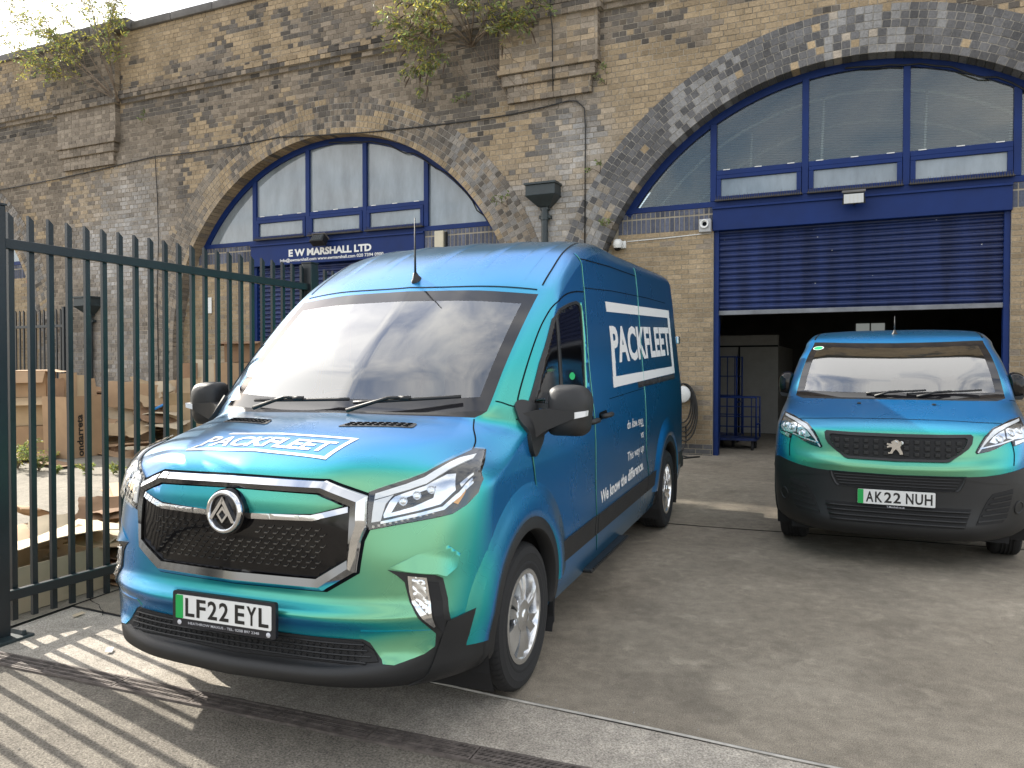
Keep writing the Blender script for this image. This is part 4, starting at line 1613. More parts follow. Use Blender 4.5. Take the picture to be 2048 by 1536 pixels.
        for cx, cz in ((.665, .985), (.745, 1.020), (.800, 1.032)):
            p, nn = sk.hit(s * cx, cz, 'front')
            q = Matrix.Translation(p + nn * .012) @ nn.to_track_quat('Z', 'Y').to_matrix().to_4x4()
            t = MB()
            t.lathe([(0, .004), (.014, .003), (.022, -.002), (.026, .006), (.029, .002), (.029, -.01)], q, 18)
            t.build('bulb_bowl', M['satinchrome'], h, smooth=True, auto=40)
        t = MB()
        lay(t, sk, 'front', f(scale_poly(HL, .97)), off=.018, depth=.002, step=.02)
        t.build('lamp_lens', M['lens'], h, smooth=True, auto=35)
        # side vents and fog blanks
        v = empty('side_vent', parent=root)
        VT = [(.625, .603), (.755, .634), (.738, .52), (.715, .425), (.685, .395), (.517, .380), (.55, .47), (.589, .555)]
        t = MB()
        lay(t, sk, 'front', f(VT), off=.004, depth=.01, step=.03)
        t.build('vent_recess', M['dark'], v)
        for k in range(5):
            z0, z1 = .40 + k * .042, .415 + k * .044
            a = (.530 + k * .024, z0)
            b = (.712 + k * .010, z1 + .006)
            t = MB()
            lay(t, sk, 'front', f([(a[0], a[1]), (b[0], b[1]), (b[0], b[1] + .010), (a[0], a[1] + .010)]), off=.011, depth=.014, step=.03)
            t.build('vent_slat', M['plastic'], v)
        p, nn = sk.hit(s * .80, .495, 'front')
        q = Matrix.Translation(p) @ nn.to_track_quat('Z', 'Y').to_matrix().to_4x4()
        t = MB()
        t.lathe([(0, .003), (.038, .003), (.042, .008), (.050, .006), (.052, -.01)], q, 24)
        t.build('fog_lamp_blank', M['plastic'], root, smooth=True, auto=40)
        t = MB()
        p, nn = sk.hit(s * .27, .66, 'top')
        t.build('x', M['dark'], root) if False else None
        # washer jets
        p, nn = sk.hit(s * .27, .60, 'top')
        t.box(p.x - .014, p.x + .014, p.y - .01, p.y + .01, p.z - .004, p.z + .012, bev=.004)
        t.build('washer_jet', M['plastic'], root)
    # --- upper and lower intakes
    UP = sym([(0, .712), (.437, .718), (.428, .68), (.405, .635), (.385, .620), (0, .612)])
    t = MB()
    lay(t, sk, 'front', UP, off=.002, depth=.004, step=.04)
    up = t.build('upper_intake', M['dark'], root)
    t = MB()
    for i in range(4):
        z = .634 + i * .022
        w = .385 + i * .012
        t.tube([sk.hit(x, z, 'front')[0] + Vector((0, -.004, 0)) for x in np.linspace(-w, w, 20)], .005, 5)
    t.build('intake_slats', M['plastic'], up)
    t = MB()
    strip_ring(t, sk, 'front', [(scale_poly(UP, 1.05, 1.16), -.002), (scale_poly(UP, 1.03, 1.1), .012), (scale_poly(UP, 1.0), .004)], step=.05)
    t.build('intake_lip', M['plastic'], root, smooth=True, auto=30)
    LO = sym([(0, .494), (.490, .494), (.470, .43), (.445, .350), (0, .338)])
    t = MB()
    lay(t, sk, 'front', LO, off=.002, depth=.004, step=.04)
    lo = t.build('lower_intake', M['dark'], root)
    for i in range(4):
        z = .366 + i * .034
        w = .445 + i * .012
        t = MB()
        t.tube([sk.hit(x, z, 'front')[0] + Vector((0, -.010, 0)) for x in np.linspace(-w, w, 20)], .0075, 6)
        t.build('intake_slat', M['plastic'], lo, smooth=True)
    # --- plate, seams, sticker
    number_plate(root, Matrix.Translation((.0, -.018, .551)), 'AK22 NUH', sub_note='T.Marshall.co.uk')
    t = MB()
    lay_line(t, sk, 'top', smooth_path([(-.70, .345), (-.5, .285), (0, .25), (.5, .285), (.70, .345)], 6), .006)
    for s in (1, -1):
        lay_line(t, sk, 'front', smooth_path([(s * .757, .932), (s * .765, .88), (s * .760, .80)], 5), .007)
        lay_line(t, sk, 'top', [(s * .69, 1.66), (s * .672, 2.08), (s * .66, 4.6)], .012)
        lay_line(t, sk, 'top', [(s * .815, .94), (s * .86, 1.0)], .006)
        lay_line(t, sk, 'right' if s > 0 else 'left', smooth_path([(1.16, .55), (1.10, .9), (1.13, 1.2), (1.5, 1.52), (1.75, 1.66), (2.1, 1.68), (2.15, 1.2), (2.2, .6), (2.2, .35)], 6), .008)
        lay_line(t, sk, 'right' if s > 0 else 'left', [(3.3, 1.7), (3.3, .75), (3.4, .6)], .008)
    t.build('shut_lines', M['seam'], root, fix=False)
    p, nn = sk.hit(-.645, 1.487, 'top')
    q = Matrix.Translation(p + nn * .004) @ nn.to_track_quat('Z', 'Y').to_matrix().to_4x4()
    t = MB()
    t.lathe([(0, .001), (.030, .001), (.030, 0)], q @ Matrix.Scale(1.35, 4, (1, 0, 0)), 24)
    st = t.build('green_sticker', M['stick'], root)
    t = MB()
    t.lathe([(.030, .0012), (.036, .0012), (.036, 0)], q @ Matrix.Scale(1.35, 4, (1, 0, 0)), 24)
    t.build('sticker_rim', M['vinyl'], st)
    # --- side windows
    for ax in ('right', 'left'):
        W = [(1.22, 1.225), (1.50, 1.46), (1.78, 1.625), (2.05, 1.65), (2.08, 1.26), (2.0, 1.21)]
        t = MB()
        lay(t, sk, ax, W, off=.005, depth=.01, step=.04)
        t.build('door_window', M['gloss'], root, smooth=True, auto=40)
    # --- mirrors
    for s in (1, -1):
        m = empty('door_mirror', parent=root)
        t = MB()
        ring = []
        for (y, x0, x1, z0, z1) in ((1.25, .875, .945, 1.27, 1.37), (1.26, .852, .968, 1.235, 1.405), (1.29, .842, .980, 1.215, 1.425), (1.36, .842, .985, 1.21, 1.43)):
            qd = round_poly([(x0, z0), (x1 - .02, z0), (x1, z1 - .06), (x1 - .04, z1), (x0 + .01, z1)], .05, 5)
            ring.append([Vector((s * a, y, b)) for a, b in qd])
        n = len(ring[0])
        fs = [tuple(range(n)), tuple(range(3 * n, 4 * n))[::-1]]
        for i in range(3):
            for j in range(n):
                fs.append((i * n + j, i * n + (j + 1) % n, (i + 1) * n + (j + 1) % n, (i + 1) * n + j))
        t.add([pp for qd in ring for pp in qd], fs)
        t.build('mirror_shell', M['gloss'], m, smooth=True, auto=50)
        t = MB()
        t.prism([(s * .875, 1.207), (s * .945, 1.207), (s * .965, 1.245), (s * .92, 1.240), (s * .87, 1.232)], 1.256, 1.33)
        t.build('mirror_base', M['plastic'], m)
        t = MB()
        t.tube([(s * .80, 1.32, 1.20), (s * .87, 1.32, 1.215)], .03, 8)
        t.build('mirror_arm', M['plastic'], m, smooth=True)
    # --- wipers
    for a, b, d0, d1 in ((-.22, .22, .03, .045), (.08, .62, .028, .05)):
        wp = empty('wiper', parent=root)
        t = MB()
        P = [Vector((x, .775 + .26 * (abs(x) / .8) ** 2 * .85, 1.272 + .03 * k / 10)) for k, x in enumerate(np.linspace(a, b, 11))]
        t.tube(P, .009, 6)
        t.build('wiper_blade', M['plastic'], wp, smooth=True)
        t = MB()
        t.tube([P[1] + Vector((.02, -.03, -.025)), P[4] + Vector((0, -.02, .005)), P[6] + Vector((0, -.008, .006))], [.012, .009, .007], 6)
        t.build('wiper_arm', M['plastic'], wp, smooth=True)
    an = empty('aerial', parent=root)
    p, n = sk.hit(-.004, 1.80, 'top')
    t = MB()
    t.lathe([(0, .04), (.010, .035), (.016, .015), (.026, .0), (.026, -.01)], Matrix.Translation(p), 16)
    t.build('aerial_foot', M['plastic'], an, smooth=True)
    t = MB()
    t.tube([p + Vector((0, 0, .02)), p + Vector((0, .02, .165))], [.007, .004], 6)
    t.build('aerial_mast', M['plastic'], an, smooth=True)
    # --- cabin
    t = MB()
    t.prism([(.90, 1.16), (1.05, 1.22), (1.25, 1.20), (1.35, 1.08), (1.33, .70), (.90, .70)], -.72, .72, axis='x')
    t.build('dashboard', M['trim'], root, smooth=True, auto=30)
    t = MB()
    t.box(-.76, .76, .85, 2.1, .45, .48)
    t.box(-.76, .76, 2.15, 2.18, .45, 1.70)
    t.build('cabin_lining', M['trim'], root)
    for x in (-.42, .18, .52):
        stt = empty('seat', parent=root)
        t = MB()
        t.box(x - .20, x + .20, 1.45, 1.88, .66, .82, bev=.05)
        t.build('seat_cushion', M['cloth'], stt, smooth=True)
        t = MB()
        t.box(-.20, .20, -.06, .06, 0, .58, Matrix.Translation((x, 1.92, .80)) @ Matrix.Rotation(math.radians(-14), 4, 'X'), bev=.05)
        t.build('seat_back', M['cloth'], stt, smooth=True)
    sw = empty('steering_wheel', parent=root)
    q = Matrix.Translation((-.42, 1.30, 1.17)) @ Matrix.Rotation(math.radians(50), 4, 'X')
    t = MB()
    t.tube([q @ Vector((.18 * math.cos(a), .18 * math.sin(a), 0)) for a in np.linspace(0, 2 * math.pi, 28)[:-1]], .015, 8, closed=True)
    t.build('wheel_rim', M['plastic'], sw, smooth=True)
    t = MB()
    t.box(-.17, .17, -.02, .02, -.02, .01, q)
    t.lathe([(0, .02), (.05, .015), (.06, -.03)], q, 16)
    t.build('wheel_hub', M['plastic'], sw, smooth=True)
    return root


small_van = build_small_van()
# ------------------------------------------------------------------ brickwork
def vnoise(x, y, seed=0):
    """smooth value noise 0..1 for arrays"""
    x = np.asarray(x, float)
    y = np.asarray(y, float)

    def h(i, j):
        n = np.sin(i * 127.1 + j * 311.7 + seed * 74.7) * 43758.5453
        return n - np.floor(n)
    i, j = np.floor(x), np.floor(y)
    fx, fy = x - i, y - j
    fx, fy = fx * fx * (3 - 2 * fx), fy * fy * (3 - 2 * fy)
    return (h(i, j) * (1 - fx) + h(i + 1, j) * fx) * (1 - fy) + (h(i, j + 1) * (1 - fx) + h(i + 1, j + 1) * fx) * fy


def fbm(x, y, seed=0, oct=3):
    t, a, s = 0, .5, 0
    for k in range(oct):
        t = t + a * vnoise(np.asarray(x) * 2 ** k, np.asarray(y) * 2 ** k, seed + k * 13)
        s += a
        a *= .5
    return t / s


def brick_material(name, source):
    """source: 'attr' reads the per-brick colour from the mesh, 'obj' from the object"""
    m, nt, b = nodes_of(name)
    g = nt.nodes.new('ShaderNodeNewGeometry')
    if source == 'attr':
        c = nt.nodes.new('ShaderNodeAttribute')
        c.attribute_name = 'bcol'
        co = c.outputs['Color']
    else:
        c = nt.nodes.new('ShaderNodeObjectInfo')
        co = c.outputs['Color']
    n = nt.nodes.new('ShaderNodeTexNoise')
    n.inputs['Scale'].default_value = 38
    n.inputs['Detail'].default_value = 5
    n.inputs['Roughness'].default_value = .7
    nt.links.new(g.outputs['Position'], n.inputs['Vector'])
    mr = nt.nodes.new('ShaderNodeMapRange')
    mr.inputs['From Min'].default_value = .25
    mr.inputs['From Max'].default_value = .75
    mr.inputs['To Min'].default_value = .62
    mr.inputs['To Max'].default_value = 1.35
    nt.links.new(n.outputs['Fac'], mr.inputs['Value'])
    n3 = nt.nodes.new('ShaderNodeTexNoise')
    n3.inputs['Scale'].default_value = 1.3
    n3.inputs['Detail'].default_value = 6
    n3.inputs['Roughness'].default_value = .65
    nt.links.new(g.outputs['Position'], n3.inputs['Vector'])
    mr3 = nt.nodes.new('ShaderNodeMapRange')
    mr3.inputs['From Min'].default_value = .3
    mr3.inputs['From Max'].default_value = .7
    mr3.inputs['To Min'].default_value = .78
    mr3.inputs['To Max'].default_value = 1.18
    nt.links.new(n3.outputs['Fac'], mr3.inputs['Value'])
    mu = nt.nodes.new('ShaderNodeMath')
    mu.operation = 'MULTIPLY'
    nt.links.new(mr.outputs['Result'], mu.inputs[0])
    nt.links.new(mr3.outputs['Result'], mu.inputs[1])
    vm = nt.nodes.new('ShaderNodeVectorMath')
    vm.operation = 'SCALE'
    nt.links.new(co, vm.inputs[0])
    nt.links.new(mu.outputs[0], vm.inputs['Scale'])
    nt.links.new(vm.outputs['Vector'], b.inputs['Base Color'])
    b.inputs['Roughness'].default_value = .88
    b.inputs['Specular IOR Level'].default_value = .25
    bp = nt.nodes.new('ShaderNodeBump')
    bp.inputs['Strength'].default_value = .55
    bp.inputs['Distance'].default_value = .006
    nt.links.new(n.outputs['Fac'], bp.inputs['Height'])
    nt.links.new(bp.outputs['Normal'], b.inputs['Normal'])
    return m


def mortar_material(name, c1, c2, scale=2.0):
    m, nt, b = nodes_of(name)
    g = nt.nodes.new('ShaderNodeNewGeometry')
    n = nt.nodes.new('ShaderNodeTexNoise')
    n.inputs['Scale'].default_value = scale
    n.inputs['Detail'].default_value = 9
    n.inputs['Roughness'].default_value = .7
    nt.links.new(g.outputs['Position'], n.inputs['Vector'])
    r = nt.nodes.new('ShaderNodeValToRGB')
    r.color_ramp.elements[0].position = .35
    r.color_ramp.elements[1].position = .66
    r.color_ramp.elements[0].color = (*c1, 1)
    r.color_ramp.elements[1].color = (*c2, 1)
    nt.links.new(n.outputs['Fac'], r.inputs['Fac'])
    nt.links.new(r.outputs['Color'], b.inputs['Base Color'])
    b.inputs['Roughness'].default_value = .95
    b.inputs['Specular IOR Level'].default_value = .15
    return m


M['brick'] = brick_material('brick_mass', 'attr')
M['brick1'] = brick_material('brick_single', 'obj')
M['mortar'] = mortar_material('old_mortar', (.225, .195, .155), (.46, .41, .335))
M['mortar2'] = mortar_material('new_mortar', (.30, .265, .205), (.42, .375, .30), 3.0)
M['mortar3'] = mortar_material('pale_pointing', (.26, .24, .21), (.46, .43, .38), 2.5)

YEL = np.array((.365, .278, .176))
TAN = np.array((.330, .258, .178))
DRK = np.array((.118, .104, .090))
BRN = np.array((.212, .175, .136))
GRY = np.array((.222, .194, .160))
WHT = np.array((.45, .44, .43))
BLU = np.array((.112, .110, .112))


def viaduct_col(s, z, rs):
    """albedo of each stock brick at wall position (s, z): yellow repairs, soot, lime bloom"""
    n = len(s)
    p = fbm(s * 1.7, z * 3.2, 3)
    q = fbm(s * .42 + 9, z * .8, 11)
    r = rs.random(n)
    yel = np.full(n, .14)
    yel = np.where((s > -3.4) & (z > 4.4), .30, yel)
    yel = np.where((s > -1.6) & (z > 4.0), .50, yel)
    yel = np.where(z > 7.45, .64, yel)
    yel = np.where((z > 7.0) & (z < 7.5), .22, yel)
    yel = np.where((s < -10.6) & (z < 7), .05, yel)
    thr = 1 - yel
    pat = .62 * p + .38 * q
    # turn the noise into a rank so that the share of yellow holds
    rank = np.argsort(np.argsort(pat)) / max(1, n - 1)
    isy = (rank + (r - .5) * .34) > thr
    base = np.where(isy[:, None], YEL * (1 - .35 * r[:, None]) + TAN * (.35 * r[:, None]),
                    np.where((fbm(s * .8, z * 1.3, 5) + (r - .5) * .5)[:, None] > .50, BRN, DRK) * (.8 + .6 * rs.random(n))[:, None])
    left = ((s < -10.6) & (z < 6.9))
    base = np.where(left[:, None] & ~isy[:, None], BRN * (.75 + .6 * rs.random(n))[:, None], base)
    # lime bloom: under the gutter heads and on the pier faces
    w = np.zeros(n)
    w = np.maximum(w, 1.15 * np.exp(-((s + 12.2) / 1.2) ** 2 - ((z - 4.2) / 1.3) ** 2) * fbm(s * 2, z * 2, 21) * 1.5)
    w = np.maximum(w, .95 * np.exp(-((s + 1.9) / .55) ** 2 - ((z - 4.9) / .9) ** 2) * fbm(s * 2.4, z * 2, 23) * 1.5)
    w = np.maximum(w, .8 * np.exp(-((s + 2.4) / .9) ** 2 - ((z - 4.0) / .8) ** 2))
    w = np.maximum(w, .35 * (z < 2.5))
    w = np.clip(w * (.5 + rs.random(n)), 0, .85)[:, None]
    base = base * (1 - w) + WHT * w
    base = base * (.74 + .30 * rs.random(n))[:, None]
    return base


ARCHES = [(-18.83, 'far'), (-6.84, 'left'), (2.10, 'right'), (11.04, 'off')]
AR_IN, AR_OUT, AR_Z = 3.90, 4.55, 2.10
Z_TOP, S0, S1 = 8.75, -23.0, 9.5


def hole(s, z, grow=0.0):
    """inside an arch opening plus its ring"""
    out = np.zeros(np.shape(s), bool)
    for c, _ in ARCHES:
        d = np.hypot(s - c, z - AR_Z)
        out |= np.where(z >= AR_Z, d < AR_OUT + grow, np.abs(s - c) < AR_OUT + grow)
    return out


class Bricks:
    """a heap of oriented bricks, kept as centre, half sizes, in-plane angle, proud depth and colour"""

    def __init__(self):
        self.c, self.h, self.a, self.col = [], [], [], []

    def add(self, x, y, z, hx, hy, hz, ang, col):
        self.c.append((x, y, z))
        self.h.append((hx, hy, hz))
        self.a.append(ang)
        self.col.append(col)

    def arrays(self):
        return np.array(self.c), np.array(self.h), np.array(self.a), np.array(self.col)


UNIT = None


def unit_brick():
    global UNIT
    if UNIT is None:
        bm = bmesh.new()
        bmesh.ops.create_cube(bm, size=2)
        UNIT = bpy.data.meshes.new('brick')
        bm.to_mesh(UNIT)
        bm.free()
        UNIT.materials.append(M['brick1'])
    return UNIT


def lay_bricks(B, parent, n_single, frame4, name='brick', rest='brickwork', wob=.004):
    """the bricks that show largest become objects, the rest one mesh"""
    c, h, a, col = B.arrays()
    n = len(c)
    F = np.array(frame4)
    wpos = c @ F[:3, :3].T + F[:3, 3]
    dz = wpos[:, 2] - CAM_H
    dep = wpos[:, 1] * math.cos(PITCH) - dz * math.sin(PITCH)
    px = 1024 + FPX * wpos[:, 0] / np.maximum(dep, .1)
    py = 768 - FPX * (wpos[:, 1] * math.sin(PITCH) + dz * math.cos(PITCH)) / np.maximum(dep, .1)
    seen = (dep > 1) & (px > 5) & (px < 2043) & (py > 5) & (py < 1530)
    # behind the two vans
    seen &= ~((px > 480) & (px < 1350) & (py > 500 + np.abs(px - 1100) * .06) & (py < 1350))
    seen &= ~((px > 1590) & (py > 680))
    size = np.where(seen, h[:, 0] * h[:, 2] / dep ** 2, 0)
    order = np.argsort(-size)
    pick = [i for i in order[:n_single] if size[i] > 0]
    ps = set(pick)
    me = unit_brick()
    rs = np.random.RandomState(5)
    for i in pick:
        o = bpy.data.objects.new(name, me)
        COL.objects.link(o)
        o.parent = parent
        o.location = c[i]
        o.rotation_euler = ((rs.rand() - .5) * .02, a[i] + (rs.rand() - .5) * .015, (rs.rand() - .5) * .02)
        o.scale = h[i]
        o.color = (*col[i], 1)
    idx = np.array([i for i in range(n) if i not in ps])
    if len(idx) == 0:
        return
    c, h, a, col = c[idx], h[idx], a[idx], col[idx]
    n = len(idx)
    corners = np.array([(-1, -1, -1), (1, -1, -1), (1, -1, 1), (-1, -1, 1), (-1, 1, -1), (1, 1, -1), (1, 1, 1), (-1, 1, 1)], float)
    L = corners[None] * h[:, None, :]
    L[:, :4, :] += (rs.rand(n, 4, 3) - .5) * np.array([wob, wob * .8, wob])
    ca, sa = np.cos(a)[:, None], np.sin(a)[:, None]
    X = L[:, :, 0] * ca + L[:, :, 2] * sa
    Z = -L[:, :, 0] * sa + L[:, :, 2] * ca
    V = np.stack([X, L[:, :, 1], Z], -1) + c[:, None, :]
    V = V.reshape(-1, 3)
    fq = np.array([(0, 1, 2, 3), (1, 5, 6, 2), (5, 4, 7, 6)[:0] or (4, 0, 3, 7), (3, 2, 6, 7), (0, 4, 5, 1)])
    Fc = (fq[None] + (np.arange(n) * 8)[:, None, None]).reshape(-1, 4)
    me = bpy.data.meshes.new(rest)
    me.vertices.add(len(V))
    me.vertices.foreach_set('co', V.ravel())
    me.loops.add(Fc.size)
    me.loops.foreach_set('vertex_index', Fc.ravel())
    me.polygons.add(len(Fc))
    me.polygons.foreach_set('loop_start', np.arange(0, Fc.size, 4))
    me.polygons.foreach_set('loop_total', np.full(len(Fc), 4))
    me.polygons.foreach_set('use_smooth', np.zeros(len(Fc), bool))
    me.update(calc_edges=True)
    at = me.attributes.new('bcol', 'FLOAT_COLOR', 'POINT')
    cc = np.c_[np.repeat(col, 8, axis=0), np.ones(n * 8)]
    at.data.foreach_set('color', cc.ravel())
    me.materials.append(M['brick'])
    me.validate()
    o = bpy.data.objects.new(rest, me)
    COL.objects.link(o)
    o.parent = parent
    o['kind'] = 'stuff'


GROUND_Z = lambda s: SLOPE * (((WALL @ Vector((s, 0, 0))).x) * _a[0] + ((WALL @ Vector((s, 0, 0))).y) * _a[1])


def build_viaduct():
    rs = np.random.RandomState(3)
    root = empty('railway_viaduct', 'old brick railway viaduct with yellow and sooty bricks and wide arches', 'viaduct', mat=WALL)
    B = Bricks()
    rows = []
    ch, lp, j = .0885, .235, .012
    k = 0
    z = .10
    while z < Z_TOP:
        head = k % 2 == 0
        L = lp / 2 if head else lp
        off = 0 if head else lp / 4
        s = S0 + off
        proud = 0.0
        if 7.24 < z < 7.34:
            proud = .05
        if 7.34 < z < 7.45:
            proud = .10
        while s < S1:
            Ln = L
            if rs.rand() < .06 and not head:
                Ln = lp / 2
            rows.append((s + Ln / 2, z + ch / 2, Ln, proud))
            s += Ln
        z += ch
        k += 1
    R = np.array(rows)
    keep = ~hole(R[:, 0], R[:, 1], -.10) & (R[:, 1] > -1)
    R = R[keep]
    col = viaduct_col(R[:, 0], R[:, 1], rs)
    painted_holes = (fbm(R[:, 0] * 3, R[:, 1] * 3, 31) > .70) & (R[:, 1] > 7.0) & (R[:, 1] < 7.6)
    for (s, zz, L, proud), c, lo in zip(R, col, painted_holes):
        d = -proud + rs.rand() * .006 - .003
        c = DRK * .45 if lo and rs.rand() < .6 else c  # bricks coloured near black, painting the shade of missing-brick holes
        B.add(s, .045 + d, zz, (L - j) / 2, .05, (ch - j) / 2, 0, c)
    # pilasters over the piers, with corbelled feet
    for (a, b) in ((-14.05, -12.2), (-3.28, -1.55)):
        z = 6.03
        k = 0
        while z < Z_TOP + .05:
            head = k % 2 == 0
            L = lp / 2 if head else lp
            step = 0 if z > 6.55 else (.05 if z > 6.4 else (.0 if z > 6.26 else -.05))
            if z < 6.55:
                ins = .0 if z > 6.42 else (.06 if z > 6.25 else .14)
            else:
                ins = .02
            pr = .12 + step
            if 7.24 < z < 7.45:
                pr += .06
                ins = -.05
            s = a + ins
            while s < b - ins - .03:
                e = min(s + L, b - ins)
                cc = viaduct_col(np.array([(s + e) / 2]), np.array([z]), rs)[0]
                if z < 7.2:
                    cc = (BRN * .9 + DRK * .5) * (.7 + .6 * rs.rand()) if (a < -10 or rs.rand() < .55) else TAN * (.7 + .5 * rs.rand())
                B.add((s + e) / 2, -pr + .06 + rs.rand() * .004, z + ch / 2, (e - s - j) / 2, .07, (ch - j) / 2, 0, cc)
                s = e
            # returns down the side faces
            for x in (a + ins + .006, b - ins - .006):
                B.add(x, -pr / 2 + .02, z + ch / 2, .008, pr / 2 + .02, (ch - j) / 2, 0, (BRN if z < 7.3 else TAN) * (.7 + .5 * rs.rand()))
            z += ch
            k += 1
    # arch rings
    for c, nm in ARCHES:
        rings = 6
        w = (AR_OUT - AR_IN) / rings
        pitch = .112 if nm in ('right', 'off') else .088
        for i in range(rings):
            r = AR_IN + w * (i + .5)
            n = int(math.pi * r / pitch)
            for t in range(n + 1):
                th = math.pi * (t + (.5 if i % 2 else 0)) / n
                s, zz = c + r * math.cos(th), AR_Z + r * math.sin(th)
                if s < S0 or s > S1:
                    continue
                if nm in ('right', 'off'):
                    cc = BLU * (.75 + .7 * rs.rand())
                    low = max(0, 1 - (zz - AR_Z) / 2.6)
                    if rs.rand() < low * 1.3:
                        cc = (GRY if rs.rand() < .8 else BRN * 1.3) * (.8 + .6 * rs.rand())
                    if rs.rand() < .03 + .05 * low:
                        cc = YEL * (.8 + .4 * rs.rand())
                    if fbm(s * 3.0, 4, 41) > .63 and rs.rand() < .55:
                        cc = cc * .5 + WHT * .45
                else:
                    cc = (DRK if rs.rand() < .45 else BRN) * (.8 + .6 * rs.rand())
                    if fbm(th * 6 + i * .2, i * .5, 45) > .60 or (i == 0 and zz > 3.8 and rs.rand() < .8):
                        cc = (YEL * .85 + TAN * .1) * (.75 + .35 * rs.rand())
                    if abs(s - c) > 2.6 and s > c and rs.rand() < .5:
                        cc = cc * .55 + WHT * .3
                    if s < c - 2.6:
                        cc = cc * .7 + GRY * .4
                dep = .16 if i == 0 else .05
                B.add(s, dep - .018 + rs.rand() * .005, zz, (w - .011) / 2, dep, (math.pi * r / n - .011) / 2, -th, cc)
        # soffit rows behind the face
        for d in range(1, 3):
            n = int(math.pi * AR_IN / .235)
            for t in range(n + 1):
                th = math.pi * (t + .5 * (d % 2)) / n
                s, zz = c + (AR_IN + .05) * math.cos(th), AR_Z + (AR_IN + .05) * math.sin(th)
                if S0 < s < S1:
                    B.add(s, .25 + d * .11, zz, .05, .05, .112, -th, BRN * (.6 + .5 * rs.rand()))
    # pier jambs below the springing
    for c, nm in ARCHES:
        for sg in (-1, 1):
            z = .10
            k = 0
            while z < AR_Z - .02:
                x = c + sg * AR_IN
                for i in range(3):
                    L = .2275
                    s = x + sg * (L * (i + .5)) - sg * (.11 if k % 2 else 0)
                    if S0 < s < S1 and abs(s - c) < AR_OUT + .05 and abs(s - c) > AR_IN + .04:
                        B.add(s, .06, z + ch / 2, (L - j) / 2, .07, (ch - j) / 2, 0, (GRY if c < -2 else BRN) * (.7 + .7 * rs.rand()))
                B.add(c + sg * (AR_IN + (.055 if k % 2 else .11)), .155, z + ch / 2, (.055 if k % 2 else .11) - j / 2, .16, (ch - j) / 2, 0, (GRY if c < -2 else BRN) * (.7 + .7 * rs.rand()))
                z += ch
                k += 1
    lay_bricks(B, root, 300, WALL)
    # mortar body of the wall, with the openings left free
    mb = MB()
    xs = np.arange(S0, S1 + .01, .06)
    zl = []
    for s in xs:
        zb = -.6
        for c, _ in ARCHES:
            d = abs(s - c)
            if d < AR_IN + .02:
                zb = AR_Z + math.sqrt(max(0, (AR_IN + .02) ** 2 - d * d))
        zl.append(zb)
    for a, b, za, zb in zip(xs[:-1], xs[1:], zl[:-1], zl[1:]):
        if abs(za - zb) > 1.5:
            za = zb = max(za, zb)
        zt = Z_TOP
        mb.add([(a, .002, za), (b, .002, zb), (b, .002, zt), (a, .002, zt), (a, .5, za), (b, .5, zb), (b, .5, zt), (a, .5, zt)],
               [(0, 1, 2, 3), (0, 4, 5, 1), (4, 7, 6, 5)])
    for c, _ in ARCHES:
        for sg in (-1, 1):
            x = c + sg * (AR_IN + .012)
            mb.add([(x, .012, -.6), (x, .5, -.6), (x, .5, AR_Z), (x, .012, AR_Z)], [(0, 1, 2, 3)])
    for (a, b) in ((-14.05, -12.2), (-3.28, -1.55)):
        mb.box(a + .025, b - .025, -.121, .05, 6.555, Z_TOP + .03)
        mb.box(a + .16, b - .16, -.070, .05, 6.042, 6.285)
        mb.box(a + .08, b - .08, -.120, .05, 6.300, 6.462)
        mb.box(a + .02, b - .02, -.170, .05, 6.478, 6.550)
        mb.box(a - .03, b + .03, -.180, .05, 7.274, 7.440)
    mb.box(S0, S1, -.097, .05, 7.360, 7.443)
    mb.box(S0, S1, -.047, .05, 7.272, 7.3595)
    mb.build('mortar', M['mortar'], root)
    for c, nm in ARCHES:                                     # pointing of the arch rings
        mb = MB()
        n = 72
        P = []
        for i in range(n + 1):
            th = math.pi * i / n
            for r in (AR_IN + .004, AR_OUT - .004):
                P.append((max(S0, min(S1, c + r * math.cos(th))), -.0085, AR_Z + r * math.sin(th)))
        mb.add(P, [(2 * i, 2 * i + 1, 2 * i + 3, 2 * i + 2) for i in range(n)])
        mb.build('ring_pointing', M['mortar3'], root)
    # backing mass and coping
    mb = MB()
    mb.box(S0, S1, .5, 9.0, 6.4, Z_TOP - .1)
    mb.build('deck', M['mortar'], root)
    s = S0
    while s < S1:
        L = 1.12
        mb = MB()
        pil = any(a - .2 < s + L / 2 < b + .2 for a, b in ((-14.05, -12.2), (-3.28, -1.55)))
        y0 = -.18 if pil else -.07
        zt = Z_TOP + (.24 if pil else .18)
        mb.box(s + .004, s + L - .004, y0, .45, Z_TOP + .02, zt, bev=.02)
        mb.build('coping_stone', M['coping'], root, smooth=True, auto=30)
        s += L
    return root


M['coping'] = plain('coping_stone', (.135, .128, .122), .9, var=.35, vscale=2.2, bump=.5, bscale=30)
viaduct = build_viaduct()


# ------------------------------------------------------------------ arch fronts
M['blue'] = plain('blue_paint', (.006, .024, .120), .50, spec=.22, var=.14, vscale=2.5, bump=.04, bscale=60)
M['bluedk'] = plain('blue_shutter', (.007, .020, .088), .40, var=.22, vscale=1.6, bump=.05, bscale=40)
M['alu'] = plain('bare_rail', (.18, .185, .20), .45, metal=.5, var=.25, vscale=5)
M['white'] = plain('white_plastic', (.72, .72, .70), .4)
M['cream'] = plain('cream_box', (.55, .50, .38), .5, var=.08)
M['spike'] = plain('spike_strip', (.06, .055, .05), .7, var=.3, vscale=20)
M['iron'] = plain('dark_ironwork', (.022, .032, .036), .45, var=.25, vscale=6, bump=.1, bscale=80)
M['cable'] = plain('cable', (.015, .015, .015), .6)


